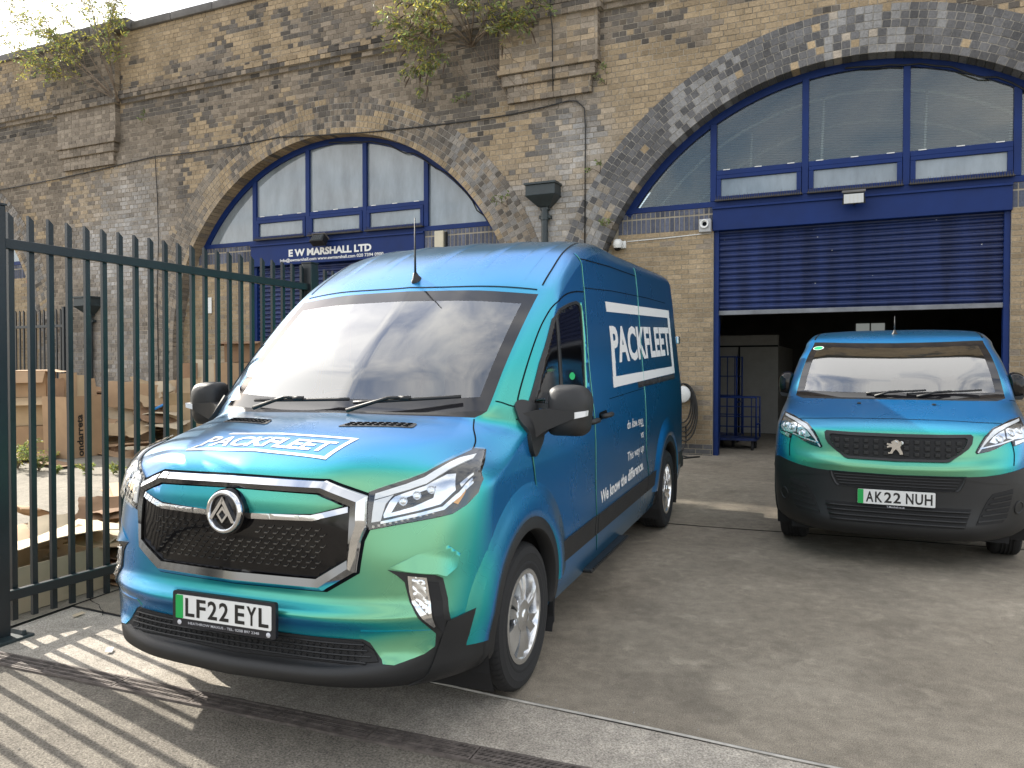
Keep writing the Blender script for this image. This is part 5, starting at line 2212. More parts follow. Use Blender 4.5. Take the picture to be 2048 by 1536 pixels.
def dirty_pane(*a, **k):
    m = pane_glass(*a, **k)
    nt = m.node_tree
    tc = nt.nodes.new('ShaderNodeNewGeometry')
    mp = nt.nodes.new('ShaderNodeMapping')
    mp.inputs['Scale'].default_value = (1.1, 1.1, .35)
    n = nt.nodes.new('ShaderNodeTexNoise')
    n.inputs['Scale'].default_value = 2.0
    n.inputs['Detail'].default_value = 7
    n.inputs['Roughness'].default_value = .65
    nt.links.new(tc.outputs['Position'], mp.inputs['Vector'])
    nt.links.new(mp.outputs['Vector'], n.inputs['Vector'])
    r = nt.nodes.new('ShaderNodeValToRGB')
    c = k['dullcol']
    r.color_ramp.elements[0].position = .35
    r.color_ramp.elements[1].position = .68
    r.color_ramp.elements[0].color = (*[q * .68 for q in c], 1)
    r.color_ramp.elements[1].color = (*[q * 1.25 for q in c], 1)
    nt.links.new(n.outputs['Fac'], r.inputs['Fac'])
    for d in nt.nodes:
        if d.type == 'BSDF_DIFFUSE':
            nt.links.new(r.outputs['Color'], d.inputs['Color'])
    return m


def painted_metal(name, col, rough):
    """paint with chips down to pale primer and vertical dirt runs"""
    m, nt, b = nodes_of(name)
    L = nt.links
    g = nt.nodes.new('ShaderNodeNewGeometry')
    v = nt.nodes.new('ShaderNodeTexVoronoi')
    v.inputs['Scale'].default_value = 5.5
    L.new(g.outputs['Position'], v.inputs['Vector'])
    n = nt.nodes.new('ShaderNodeTexNoise')
    n.inputs['Scale'].default_value = 40
    n.inputs['Detail'].default_value = 3
    L.new(g.outputs['Position'], n.inputs['Vector'])
    mu = nt.nodes.new('ShaderNodeMath')
    mu.operation = 'MULTIPLY_ADD'
    mu.inputs[1].default_value = .10
    L.new(n.outputs['Fac'], mu.inputs[0])
    L.new(v.outputs['Distance'], mu.inputs[2])
    chip = nt.nodes.new('ShaderNodeMapRange')
    chip.inputs['From Min'].default_value = .085
    chip.inputs['From Max'].default_value = .10
    chip.inputs['To Min'].default_value = 1.0
    chip.inputs['To Max'].default_value = 0.0
    L.new(mu.outputs[0], chip.inputs['Value'])
    mp = nt.nodes.new('ShaderNodeMapping')
    mp.inputs['Scale'].default_value = (5, 5, .35)
    L.new(g.outputs['Position'], mp.inputs['Vector'])
    n2 = nt.nodes.new('ShaderNodeTexNoise')
    n2.inputs['Scale'].default_value = 1.0
    n2.inputs['Detail'].default_value = 6
    L.new(mp.outputs['Vector'], n2.inputs['Vector'])
    r = nt.nodes.new('ShaderNodeValToRGB')
    r.color_ramp.elements[0].position = .36
    r.color_ramp.elements[1].position = .66
    r.color_ramp.elements[0].color = (*[c * .62 for c in col], 1)
    r.color_ramp.elements[1].color = (*[min(1, c * 1.3 + .004) for c in col], 1)
    L.new(n2.outputs['Fac'], r.inputs['Fac'])
    mx = nt.nodes.new('ShaderNodeMix')
    mx.data_type = 'RGBA'
    mx.inputs[7].default_value = (.45, .45, .45, 1)
    L.new(chip.outputs['Result'], mx.inputs[0])
    L.new(r.outputs['Color'], mx.inputs[6])
    L.new(mx.outputs[2], b.inputs['Base Color'])
    mr = nt.nodes.new('ShaderNodeMapRange')
    mr.inputs['To Min'].default_value = rough - .08
    mr.inputs['To Max'].default_value = rough + .18
    L.new(n2.outputs['Fac'], mr.inputs['Value'])
    L.new(mr.outputs['Result'], b.inputs['Roughness'])
    return m


M['bluedk'] = painted_metal('blue_shutter', (.007, .020, .092), .38)
M['frost'] = dirty_pane('frosted_pane', (.35, .40, .42), .08, 3.2, rough=.03, dull=.74, dullcol=(.275, .318, .350))


def wired_pane():
    m = pane_glass('reeded_pane', (.82, .86, .84), .06, 3.4, rough=.015, dull=.30, dullcol=(.14, .152, .146))
    nt = m.node_tree
    tc = nt.nodes.new('ShaderNodeTexCoord')
    mp = nt.nodes.new('ShaderNodeMapping')
    mp.inputs['Rotation'].default_value = (0, math.radians(-6), 0)
    wv = nt.nodes.new('ShaderNodeTexWave')
    wv.bands_direction = 'Z'
    wv.inputs['Scale'].default_value = 9.0
    wv.inputs['Distortion'].default_value = .4
    nt.links.new(tc.outputs['Object'], mp.inputs['Vector'])
    nt.links.new(mp.outputs['Vector'], wv.inputs['Vector'])
    mr = nt.nodes.new('ShaderNodeMapRange')
    mr.inputs['To Min'].default_value = .08
    mr.inputs['To Max'].default_value = .34
    nt.links.new(wv.outputs['Fac'], mr.inputs['Value'])
    for n in nt.nodes:
        if n.type == 'MIX_SHADER' and not n.inputs[0].is_linked:
            nt.links.new(mr.outputs['Result'], n.inputs[0])
    return m


M['reed'] = wired_pane()
Y_FR = .26


def arch_z(c, s, r):
    return AR_Z + math.sqrt(max(0, r * r - (s - c) ** 2))


def arch_window(c, label, glass, cable=True):
    root = empty('arch_window', label, 'window', mat=WALL @ Matrix.Translation((c, 0, 0)), group='blue framed windows in the arches')
    cols = [-1.96, -.655, .655, 1.96]
    z0 = 4.13
    rf, rg = AR_IN + .01, AR_IN - .10
    # curved head
    mb = MB()
    a0 = math.asin((z0 - AR_Z) / rf)
    n = 40
    vs_, fs = [], []
    for i in range(n + 1):
        th = a0 + (math.pi - 2 * a0) * i / n
        for r, y in ((rf, Y_FR), (rg, Y_FR), (rg, Y_FR + .10), (rf, Y_FR + .10)):
            vs_.append((r * math.cos(th), y, AR_Z + r * math.sin(th)))
    for i in range(n):
        for k in range(4):
            fs.append((i * 4 + k, i * 4 + (k + 1) % 4, i * 4 + 4 + (k + 1) % 4, i * 4 + 4 + k))
    mb.add(vs_, fs)
    mb.build('curved_frame', M['blue'], root, smooth=True, auto=30)
    half = math.sqrt(rf ** 2 - (z0 - AR_Z) ** 2)
    mb = MB()
    mb.box(-half + .01, half - .01, Y_FR - .006, Y_FR + .09, z0, z0 + .085, bev=.006)
    mb.build('sill_rail', M['blue'], root)
    for s in cols:
        mb = MB()
        mb.box(s - .045, s + .045, Y_FR - .012, Y_FR + .085, z0 + .085, arch_z(0, s, rg) + .02, bev=.006)
        mb.build('mullion', M['blue'], root)
    zt = 4.60
    edges = [-3.6] + cols + [3.6]
    for k in range(5):
        a, b = edges[k], edges[k + 1]
        mid = 1 <= k <= 3
        if mid:
            mb = MB()
            mb.box(a + .045, b - .045, Y_FR - .004, Y_FR + .08, zt, zt + .075, bev=.005)
            tr = mb.build('transom', M['blue'], root)
            for q in (.15, .5, .85):
                mb = MB()
                x = a + (b - a) * q
                mb.box(x - .05, x + .05, Y_FR - .012, Y_FR + .005, zt + .070, zt + .082)
                mb.build('vent_clip', M['white'], tr)
            # opening light
            li = empty('opening_light', parent=root)
            mb = MB()
            for x0, x1, w0, w1 in ((a + .05, b - .05, z0 + .088, z0 + .150), (a + .05, b - .05, zt - .060, zt - .004), (a + .05, a + .115, z0 + .15, zt - .06), (b - .115, b - .05, z0 + .15, zt - .06)):
                mb.box(x0, x1, Y_FR - .022, Y_FR + .06, w0, w1, bev=.005)
            mb.build('light_frame', M['blue'], li)
            mb = MB()
            mb.box(a + .11, b - .11, Y_FR + .015, Y_FR + .021, z0 + .145, zt - .055)
            mb.build('pane', M['frost'], li)
        # main pane
        zb = zt + .07 if mid else z0 + .08
        poly = []
        aa = a + .04 if k > 0 else -math.sqrt(rg ** 2 - (zb - AR_Z) ** 2) + .01
        bb = b - .04 if k < 4 else math.sqrt(rg ** 2 - (zb - AR_Z) ** 2) - .01
        poly.append((aa, zb))
        poly.append((bb, zb))
        for i in range(13):
            s = bb + (aa - bb) * i / 12
            zz = arch_z(0, s, rg + .012)
            if zz > zb + .01:
                poly.append((s, zz))
        mb = MB()
        mb.prism(poly, Y_FR + .04, Y_FR + .046)
        mb.build('pane', glass, root)
    # bird spikes along the sill
    for k in range(1, 4):
        a, b = edges[k], edges[k + 1]
        mb = MB()
        mb.box(a + .03, b - .03, Y_FR - .085, Y_FR - .006, z0 + .078, z0 + .086)
        for i in range(40):
            x = a + .04 + (b - a - .08) * (i + .5) / 40
            for dy, tilt in ((-.02, -.5), (-.05, .1), (-.07, .7)):
                p = Vector((x, Y_FR + dy, z0 + .086))
                d = Vector((rnd.uniform(-.012, .012), tilt * -.03, .05 + rnd.random() * .03))
                mb.tube([p, p + d], [.004, .001], 4, caps=False)
            mb.box(x - .008, x + .008, Y_FR - .088, Y_FR - .07, z0 + .07, z0 + .10)
        mb.build('spike_strip', M['spike'], root)
    if cable:
        mb = MB()
        P = []
        for i in range(22):
            th = math.radians(92 - 60 * i / 21)
            r = rg + .03 - .06 * abs(math.sin(i * .9)) * (i % 5) / 4
            P.append((r * math.cos(th), Y_FR - .02, AR_Z + r * math.sin(th)))
        mb.tube(P, .012, 5)
        mb.build('loose_cable', M['cable'], root, smooth=True)
    return root


def infill_wall(c, x0, x1, label, n_single, seed):
    """yellow brick panel beside a shutter, blue soldier band on top"""
    root = empty('infill_wall', label, 'wall', mat=WALL, group='yellow brick panels in the arches')
    rs = np.random.RandomState(seed)
    B = Bricks()
    ch, lp, j = .0745, .225, .011
    zs = GROUND_Z((x0 + x1) / 2) - .05
    z, k = zs, 0
    clip = lambda s, zz: (abs(s - c) < AR_IN - .01) if zz < AR_Z else (math.hypot(s - c, zz - AR_Z) < AR_IN - .0)
    while z < 3.80:
        s = x0 - (lp / 2 if k % 2 else 0)
        while s < x1:
            a, b = max(s, x0), min(s + lp, x1)
            if b - a > .03 and clip((a + b) / 2, z + ch / 2):
                t = rs.rand()
                cc = (YEL * .92 * (1 - t * .4) + TAN * t * .4) * (.82 + .30 * rs.rand())
                if rs.rand() < .06:
                    cc = BRN * 1.25
                if z < zs + .05 + 2 * ch:
                    cc = BLU * (.7 + .4 * rs.rand())
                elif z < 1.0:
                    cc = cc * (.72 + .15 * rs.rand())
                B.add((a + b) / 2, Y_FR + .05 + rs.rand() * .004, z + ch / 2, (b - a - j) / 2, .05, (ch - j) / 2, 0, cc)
            s += lp
        z += ch
        k += 1
    # soldier course of blue bricks
    z = 3.80
    s = x0
    while s < x1 - .02:
        for zz, hh in ((z + .115, .105), (z + .285, .04)):
            b = min(s + .075, x1)
            if clip((s + b) / 2, zz):
                B.add((s + b) / 2, Y_FR + .0495 + rs.rand() * .003, zz, (b - s - .016) / 2, .05, hh, 0, BLU * (.75 + .7 * rs.rand()) * np.array((.85, .95, 1.25)))
        s += .075
    lay_bricks(B, root, n_single, WALL)
    mb = MB()
    poly = [(x0, zs - .5), (x1, zs - .5), (x1, 4.14), (x0, 4.14)]
    vs_ = []
    for i in range(25):
        zz = zs - .5 + (4.14 - zs + .5) * i / 24
        lim = AR_IN if zz < AR_Z else math.sqrt(AR_IN ** 2 - (zz - AR_Z) ** 2)
        a, b = max(x0, c - lim), min(x1, c + lim)
        vs_ += [(a, Y_FR + .0085, zz), (b, Y_FR + .0085, zz), (b, Y_FR + .2, zz), (a, Y_FR + .2, zz)]
    fs = []
    for i in range(24):
        for q in range(4):
            fs.append((i * 4 + q, i * 4 + (q + 1) % 4, i * 4 + 4 + (q + 1) % 4, i * 4 + 4 + q))
    mb.add(vs_, fs)
    mb.build('mortar', M['mortar2'], root)
    return root


def slat_mesh(L, p=.088):
    mb = MB()
    prof = [(0, 0), (.004, .014), (.020, .022), (.030, .034), (.033, .048), (.028, .062), (.016, .072), (.004, .078), (0, p), (-.01, p), (-.01, 0)]
    mb.prism([(-y, z) for y, z in prof], 0, L, axis='x')
    me = bpy.data.meshes.new('shutter_slat')
    me.from_pydata(mb.v, [], mb.f)
    bm = bmesh.new()
    bm.from_mesh(me)
    bmesh.ops.recalc_face_normals(bm, faces=bm.faces)
    bm.to_mesh(me)
    bm.free()
    me.materials.append(M['bluedk'])
    return me


def roller_shutter(x0, x1, zb, zt, label):
    root = empty('roller_shutter', label, 'shutter', mat=WALL)
    p = .088
    me = slat_mesh(x1 - x0 - .12, p)
    n = int((zt - zb - .07) / p) + 1
    for i in range(n):
        o = bpy.data.objects.new('shutter_slat', me)
        COL.objects.link(o)
        o.parent = root
        o.location = (x0 + .06, Y_FR + .12, zb + .07 + i * p)
    mb = MB()
    mb.box(x0 + .06, x1 - .06, Y_FR + .07, Y_FR + .13, zb, zb + .068, bev=.006)
    mb.build('bottom_rail', M['alu'], root)
    gz = GROUND_Z((x0 + x1) / 2) - .1
    for a, b in ((x0, x0 + .075), (x1 - .075, x1)):
        mb = MB()
        mb.box(a, b, Y_FR + .04, Y_FR + .18, gz, zt, bev=.006)
        mb.build('guide_channel', M['blue'], root)
    return root


def fascia(x0, x1, z0, z1, label):
    root = empty('fascia_panel', label, 'fascia', mat=WALL)
    mb = MB()
    mb.box(x0 - .01, x1 + .01, Y_FR - .03, Y_FR + .30, z0, z1, bev=.008)
    mb.build('panel', M['blue'], root)
    mb = MB()
    mb.box(x0 - .01, x1 + .01, Y_FR - .06, Y_FR - .0305, z1 - .035, z1 - .002, bev=.005)
    mb.build('drip_trim', M['blue'], root)
    return root


arch_window(-6.84, 'blue framed arch window with frosted panes above the EW Marshall sign', M['frost'])
arch_window(2.10, 'blue framed arch window with reeded panes above the open shutter', M['reed'])
arch_window(-18.83, 'blue framed arch window at the far left, half hidden by railings', M['frost'], cable=False)
infill_wall(2.10, -1.80, .145, 'yellow brick panel with a small dome camera, left of the open shutter', 300, 1)
infill_wall(2.10, 4.00, 6.00, 'yellow brick panel at the right picture edge beside the open shutter', 120, 2)
infill_wall(-6.84, -10.74, -8.87, 'yellow brick panel behind the railings, left of the closed shutter', 300, 3)
infill_wall(-6.84, -4.92, -2.94, 'yellow brick panel behind the tall van, with cream box above', 60, 4)
infill_wall(-18.83, -17.0, -14.93, 'yellow brick panel with a small red sign at the far left', 150, 5)
roller_shutter(.145, 4.00, 2.50, 3.80, 'half raised dark blue roller shutter over the dark doorway')
roller_shutter(-8.87, -4.92, GROUND_Z(-6.9) + .01, 3.72, 'closed blue roller shutter behind the railings under the company sign')
infill_wall(-18.83, -22.73, -21.0, 'yellow brick panel left of the far shutter', 0, 6)
roller_shutter(-21.0, -17.0, GROUND_Z(-19) + .01, 3.80, 'closed blue roller shutter in the far left arch')
fascia(-21.0, -17.0, 3.77, 4.125, 'plain blue fascia in the far left arch')
fascia(.145, 4.00, 3.77, 4.125, 'plain blue fascia over the half raised shutter')
sign = fascia(-8.87, -4.92, 3.70, 4.125, 'blue fascia sign reading E W MARSHALL LTD with contact details')
for txt, a, b, z0, z1, bold in (('E W MARSHALL LTD', -7.93, -6.02, 3.845, 3.985, .045), ('Info@ewmarshall.com www.ewmarshall.com 020 7394 0900', -8.14, -5.76, 3.735, 3.815, .02)):
    text_on('sign_lettering', txt, Vector((a, Y_FR - .031, z0)), Vector((b - a, 0, 0)), Vector((0, 0, z1 - z0)), Vector((0, -1, 0)), M['white'], sign, bold=bold, lift=.004)


# ------------------------------------------------------------------ inside the open arch
def build_room():
    root = empty('arch_interior', 'dark vaulted store room seen under the half raised shutter', 'room', mat=WALL)
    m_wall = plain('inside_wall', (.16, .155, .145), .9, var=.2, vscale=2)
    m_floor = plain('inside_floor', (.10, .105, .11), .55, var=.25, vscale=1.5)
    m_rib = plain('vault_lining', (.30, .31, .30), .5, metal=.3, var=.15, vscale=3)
    c = 2.10
    zf = GROUND_Z(2.1) + .015
    mb = MB()
    mb.box(c - AR_IN, c + AR_IN, Y_FR + .2, 11.5, zf - .15, zf)
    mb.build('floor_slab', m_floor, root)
    mb = MB()
    mb.box(c - AR_IN - .2, c - AR_IN + .02, .55, 11.5, zf, AR_Z)
    mb.box(c + AR_IN - .02, c + AR_IN + .2, .55, 11.5, zf, AR_Z)
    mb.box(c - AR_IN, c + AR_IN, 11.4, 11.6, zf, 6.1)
    mb.build('side_walls', m_wall, root)
    # corrugated vault
    vs_, fs = [], []
    n, m = 36, 120
    for k in range(m + 1):
        y = .56 + (11.0) * k / m
        for i in range(n + 1):
            th = math.pi * i / n
            r = AR_IN - .05 + .03 * math.cos(i * math.pi)
            r = AR_IN - .05 + .018 * math.sin(k * math.pi / 1.5)
            vs_.append((c + r * math.cos(th), y, AR_Z + r * math.sin(th)))
    for k in range(m):
        for i in range(n):
            a = k * (n + 1) + i
            fs.append((a, a + 1, a + n + 2, a + n + 1))
    mb = MB()
    mb.add(vs_, fs)
    mb.build('vault_lining', m_rib, root, smooth=True)
    for k in range(5):
        mb = MB()
        y = 1.2 + k * 1.6
        mb.tube([(c + (AR_IN - .12) * math.cos(t), y, AR_Z + (AR_IN - .12) * math.sin(t)) for t in np.linspace(.2, math.pi - .2, 24)], .025, 6)
        mb.build('vault_hoop', M['white'], root, smooth=True)
    for sx in (-1.6, -.5, .9, 2.0):
        mb = MB()
        mb.tube([(c + sx, .9 + .3 * abs(sx), 4.2), (c + sx + .05, .9 + .3 * abs(sx), arch_z(0, sx, AR_IN) - .15)], .018, 6)
        mb.build('hanging_rod', M['white'], root, smooth=True)
    mb = MB()
    mb.box(c - AR_IN + .1, c + AR_IN - .1, 1.0, 11.4, 4.05, 4.10)
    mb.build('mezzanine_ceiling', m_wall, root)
    # partition cupboard with a pale door
    m_part = plain('partition_white', (.27, .26, .235), .7, var=.08)
    mb = MB()
    mb.box(-1.6, .74, 3.6, 3.75, zf, 2.32)
    mb.box(.70, .74, 3.75, 6.5, zf, 2.12)
    mb.build('partition', m_part, root)
    mb = MB()
    mb.box(.02, .05, 3.57, 3.6, zf, 2.1)
    mb.box(-1.6, .74, 3.575, 3.6, 2.10, 2.13)
    mb.box(.12, .74, 3.58, 3.6, zf, zf + .10)
    mb.build('door_edge', M['seam'], root)
    bw = empty('back_window', parent=root)
    for k in range(2):
        mb = MB()
        a = 1.92 + k * .37
        mb.box(a, a + .33, 11.38, 11.39, 2.58, 2.90)
        mb.build('pane', M['glowpane'], bw)
    return root, zf


def emit(name, col, strength):
    m = bpy.data.materials.new(name)
    m.use_nodes = True
    b = m.node_tree.nodes['Principled BSDF']
    b.inputs['Base Color'].default_value = (*col, 1)
    b.inputs['Emission Color'].default_value = (*col, 1)
    b.inputs['Emission Strength'].default_value = strength
    return m


def back_room(c, label):
    """closed unit behind a shut front: walls, vault and end wall"""
    root = empty('arch_unit', label, 'room', mat=WALL @ Matrix.Translation((c, 0, 0)))
    m = plain('unit_plaster', (.34, .36, .37), .9, var=.15, vscale=1.2)
    mb = MB()
    n = 28
    P = []
    for y in (.56, 7.0):
        P += [(-AR_IN, y, -.2)] + [(AR_IN * math.cos(math.pi - math.pi * i / n), y, AR_Z + AR_IN * math.sin(math.pi * i / n)) for i in range(n + 1)] + [(AR_IN, y, -.2)]
    k = n + 3
    mb.add(P, [(i, i + 1, k + i + 1, k + i) for i in range(k - 1)] + [tuple(range(k, 2 * k))])
    mb.build('unit_shell', m, root, smooth=True, auto=40)
    mb = MB()
    mb.box(-AR_IN, AR_IN, .5, 7.0, -.25, .05)
    mb.build('unit_floor', m, root)


back_room(-6.84, 'shut up unit behind the frosted arch window')
back_room(-18.83, 'shut up unit behind the far left arch window')
M['glowpane'] = emit('glowing_back_pane', (.55, .58, .55), .16)  # emission stands in for daylight in the back window
M['lampglow'] = emit('lit_lamp', (1.0, .85, .45), 1.5)
room, ROOM_Z = build_room()
lamp = empty('ceiling_lamp', 'small lit lamp hanging inside the dark doorway', 'lamp', mat=WALL @ Matrix.Translation((2.36, 9.0, 3.12)))
mb = MB()
mb.lathe([(0, -.05), (.05, -.04), (.07, 0), (.03, .04)], None, 16)
mb.build('lamp_bulb', M['lampglow'], lamp, smooth=True)
mb = MB()
mb.tube([(0, 0, .04), (0, 0, .93)], .008, 5)
mb.build('lamp_flex', M['cable'], lamp)
tube_l = empty('strip_light', 'lit strip light showing through the right upper pane', 'lamp', mat=WALL @ Matrix.Translation((3.30, 1.6, 4.52)))
mb = MB()
mb.tube([(-.02, 0, -.10), (.20, .9, .32)], .03, 8)
mb.build('light_tube', emit('strip_tube', (1, .95, .85), 1.2), tube_l, smooth=True)
mb = MB()
mb.box(-.03, .25, .3, .5, .12, .16)
mb.build('light_bracket', M['alu'], tube_l)


def roll_cage(x, y, label, w=.72, d=.60, hgt=1.55, low=False):
    root = empty('roll_cage', label, 'trolley', mat=WALL @ Matrix.Translation((x, y, ROOM_Z)), group='blue trolleys in the doorway')
    mb = MB()
    mb.box(0, w, 0, d, .17, .21)
    mb.build('deck', M['bluedk'], root)
    m = M['blue']
    for (xx, yy) in ((.06, .06), (w - .06, .06), (.06, d - .06), (w - .06, d - .06)):
        mb = MB()
        mb.lathe([(0, -.016), (.058, -.016), (.064, 0), (.058, .016), (0, .016)], Matrix.Translation((xx, yy, .066)) @ Matrix.Rotation(math.pi / 2, 4, 'Y'), 16)
        mb.box(xx - .022, xx + .022, yy - .02, yy + .02, .08, .17)
        mb.build('castor', M['rubber'], root)
    sides = ((0, d), (0, 0)) if not low else ((0, 0),)
    for k in range(1):
        mb = MB()
        mb.tube([(0, 0, .2), (0, 0, hgt), (w, 0, hgt), (w, 0, .2)], .016, 6)
        mb.tube([(0, d, .2), (0, d, hgt), (w, d, hgt), (w, d, .2)], .016, 6)
        mb.tube([(0, 0, hgt), (0, d, hgt)], .014, 6)
        mb.tube([(w, 0, hgt * .5), (w, d, hgt * .5)], .014, 6)
        mb.build('cage_frame', m, root, smooth=True)
    for k in range(1, 5):
        mb = MB()
        xx = w * k / 5
        mb.tube([(xx, d, .2), (xx, d, hgt)], .009, 5)
        mb.build('cage_bar', m, root, smooth=True)
    for k in range(1, 4):
        mb = MB()
        zz = .2 + (hgt - .2) * k / 4
        mb.tube([(0, 0, zz), (0, d, zz), (w, d, zz)], .009, 5)
        mb.build('cage_bar', m, root, smooth=True)
    return root


roll_cage(-.32, 1.55, 'tall blue roll cage just inside the open doorway', w=.62, hgt=1.52)
roll_cage(.02, 1.05, 'low blue platform trolley with tube rails, in front of the roll cage', w=.66, d=.45, hgt=.86)
# ------------------------------------------------------------------ ground
def concrete(name, c1, c2, speck, rough=.9, grain=140.0, stain=.55, big=.55, bump=.35):
    m, nt, b = nodes_of(name)
    L = nt.links
    tc = nt.nodes.new('ShaderNodeTexCoord')

    def noise(scale, detail, r=.6, dist=0.0):
        n = nt.nodes.new('ShaderNodeTexNoise')
        n.inputs['Scale'].default_value = scale
        n.inputs['Detail'].default_value = detail
        n.inputs['Roughness'].default_value = r
        n.inputs['Distortion'].default_value = dist
        L.new(tc.outputs['Object'], n.inputs['Vector'])
        return n
    n1 = noise(big, 9, .66, .5)
    r1 = nt.nodes.new('ShaderNodeValToRGB')
    r1.color_ramp.elements[0].position = .32
    r1.color_ramp.elements[1].position = .68
    r1.color_ramp.elements[0].color = (*c1, 1)
    r1.color_ramp.elements[1].color = (*c2, 1)
    L.new(n1.outputs['Fac'], r1.inputs['Fac'])
    # fine aggregate
    n2 = noise(grain, 3, .7)
    r2 = nt.nodes.new('ShaderNodeMapRange')
    r2.inputs['From Min'].default_value = .3
    r2.inputs['From Max'].default_value = .7
    r2.inputs['To Min'].default_value = 1 - speck
    r2.inputs['To Max'].default_value = 1 + speck
    L.new(n2.outputs['Fac'], r2.inputs['Value'])
    # oil and tyre stains
    n3 = noise(1.3, 4, .5, .2)
    r3 = nt.nodes.new('ShaderNodeMapRange')
    r3.inputs['From Min'].default_value = .52
    r3.inputs['From Max'].default_value = .82
    r3.inputs['To Min'].default_value = 1.0
    r3.inputs['To Max'].default_value = 1 - stain
    L.new(n3.outputs['Fac'], r3.inputs['Value'])
    # pale scuffs and dried puddle marks
    n6 = noise(4.2, 8, .72, .6)
    r6 = nt.nodes.new('ShaderNodeMapRange')
    r6.inputs['From Min'].default_value = .54
    r6.inputs['From Max'].default_value = .72
    r6.inputs['To Min'].default_value = 1.0
    r6.inputs['To Max'].default_value = 1.38
    L.new(n6.outputs['Fac'], r6.inputs['Value'])
    n7 = noise(11, 6, .7, .3)
    r7 = nt.nodes.new('ShaderNodeMapRange')
    r7.inputs['From Min'].default_value = .35
    r7.inputs['From Max'].default_value = .65
    r7.inputs['To Min'].default_value = .84
    r7.inputs['To Max'].default_value = 1.14
    L.new(n7.outputs['Fac'], r7.inputs['Value'])
    # scattered pale grit and dark pits
    v = nt.nodes.new('ShaderNodeTexVoronoi')
    v.inputs['Scale'].default_value = 46
    L.new(tc.outputs['Object'], v.inputs['Vector'])
    r4 = nt.nodes.new('ShaderNodeMapRange')
    r4.inputs['From Min'].default_value = .05
    r4.inputs['From Max'].default_value = .16
    r4.inputs['To Min'].default_value = 1.0
    r4.inputs['To Max'].default_value = 0.0
    L.new(v.outputs['Distance'], r4.inputs['Value'])
    sep = nt.nodes.new('ShaderNodeSeparateColor')
    L.new(v.outputs['Color'], sep.inputs['Color'])
    r5 = nt.nodes.new('ShaderNodeMapRange')
    r5.inputs['From Min'].default_value = 0
    r5.inputs['From Max'].default_value = 1
    r5.inputs['To Min'].default_value = -.55
    r5.inputs['To Max'].default_value = .75
    L.new(sep.outputs['Red'], r5.inputs['Value'])
    mm = nt.nodes.new('ShaderNodeMath')
    mm.operation = 'MULTIPLY_ADD'
    mm.inputs[2].default_value = 1.0
    L.new(r4.outputs['Result'], mm.inputs[0])
    L.new(r5.outputs['Result'], mm.inputs[1])
    a = nt.nodes.new('ShaderNodeMath')
    a.operation = 'MULTIPLY'
    L.new(r2.outputs['Result'], a.inputs[0])
    L.new(r3.outputs['Result'], a.inputs[1])
    a2 = nt.nodes.new('ShaderNodeMath')
    a2.operation = 'MULTIPLY'
    L.new(a.outputs[0], a2.inputs[0])
    L.new(mm.outputs[0], a2.inputs[1])
    a3 = nt.nodes.new('ShaderNodeMath')
    a3.operation = 'MULTIPLY'
    L.new(r6.outputs['Result'], a3.inputs[0])
    L.new(r7.outputs['Result'], a3.inputs[1])
    a4 = nt.nodes.new('ShaderNodeMath')
    a4.operation = 'MULTIPLY'
    L.new(a2.outputs[0], a4.inputs[0])
    L.new(a3.outputs[0], a4.inputs[1])
    a2 = a4
    s = nt.nodes.new('ShaderNodeVectorMath')
    s.operation = 'SCALE'
    L.new(r1.outputs['Color'], s.inputs[0])
    L.new(a2.outputs[0], s.inputs['Scale'])
    L.new(s.outputs['Vector'], b.inputs['Base Color'])
    b.inputs['Roughness'].default_value = rough
    b.inputs['Specular IOR Level'].default_value = .3
    bp = nt.nodes.new('ShaderNodeBump')
    bp.inputs['Strength'].default_value = bump
    bp.inputs['Distance'].default_value = .012
    L.new(n2.outputs['Fac'], bp.inputs['Height'])
    bp2 = nt.nodes.new('ShaderNodeBump')
    bp2.inputs['Strength'].default_value = .25
    bp2.inputs['Distance'].default_value = .03
    L.new(n1.outputs['Fac'], bp2.inputs['Height'])
    L.new(bp.outputs['Normal'], bp2.inputs['Normal'])
    L.new(bp2.outputs['Normal'], b.inputs['Normal'])
    return m


M['rough_conc'] = concrete('rough_tarmac', (.150, .134, .112), (.225, .203, .168), .62, .95, 95, .30, .9, .8)
M['slab'] = concrete('yard_concrete', (.200, .172, .134), (.310, .272, .216), .50, .88, 170, .50, .5, .35)
M['strip'] = concrete('pale_concrete', (.330, .296, .250), (.430, .392, .335), .55, .93, 120, .25, .8, .6)
M['sidec'] = concrete('side_concrete', (.195, .176, .142), (.270, .245, .200), .36, .92, 150, .22, .7, .4)


def sheet(name, x0, x1, y0, y1, z, mat, nx=1, ny=1, slope_y=0.0):
    mb = MB()
    vs_ = [(x0 + (x1 - x0) * i / nx, y0 + (y1 - y0) * k / ny, z) for k in range(ny + 1) for i in range(nx + 1)]
    fs = [(k * (nx + 1) + i, k * (nx + 1) + i + 1, (k + 1) * (nx + 1) + i + 1, (k + 1) * (nx + 1) + i) for k in range(ny) for i in range(nx)]
    mb.add(vs_, fs)
    return mb.build(name, mat, None, kind='structure', M=YARD)


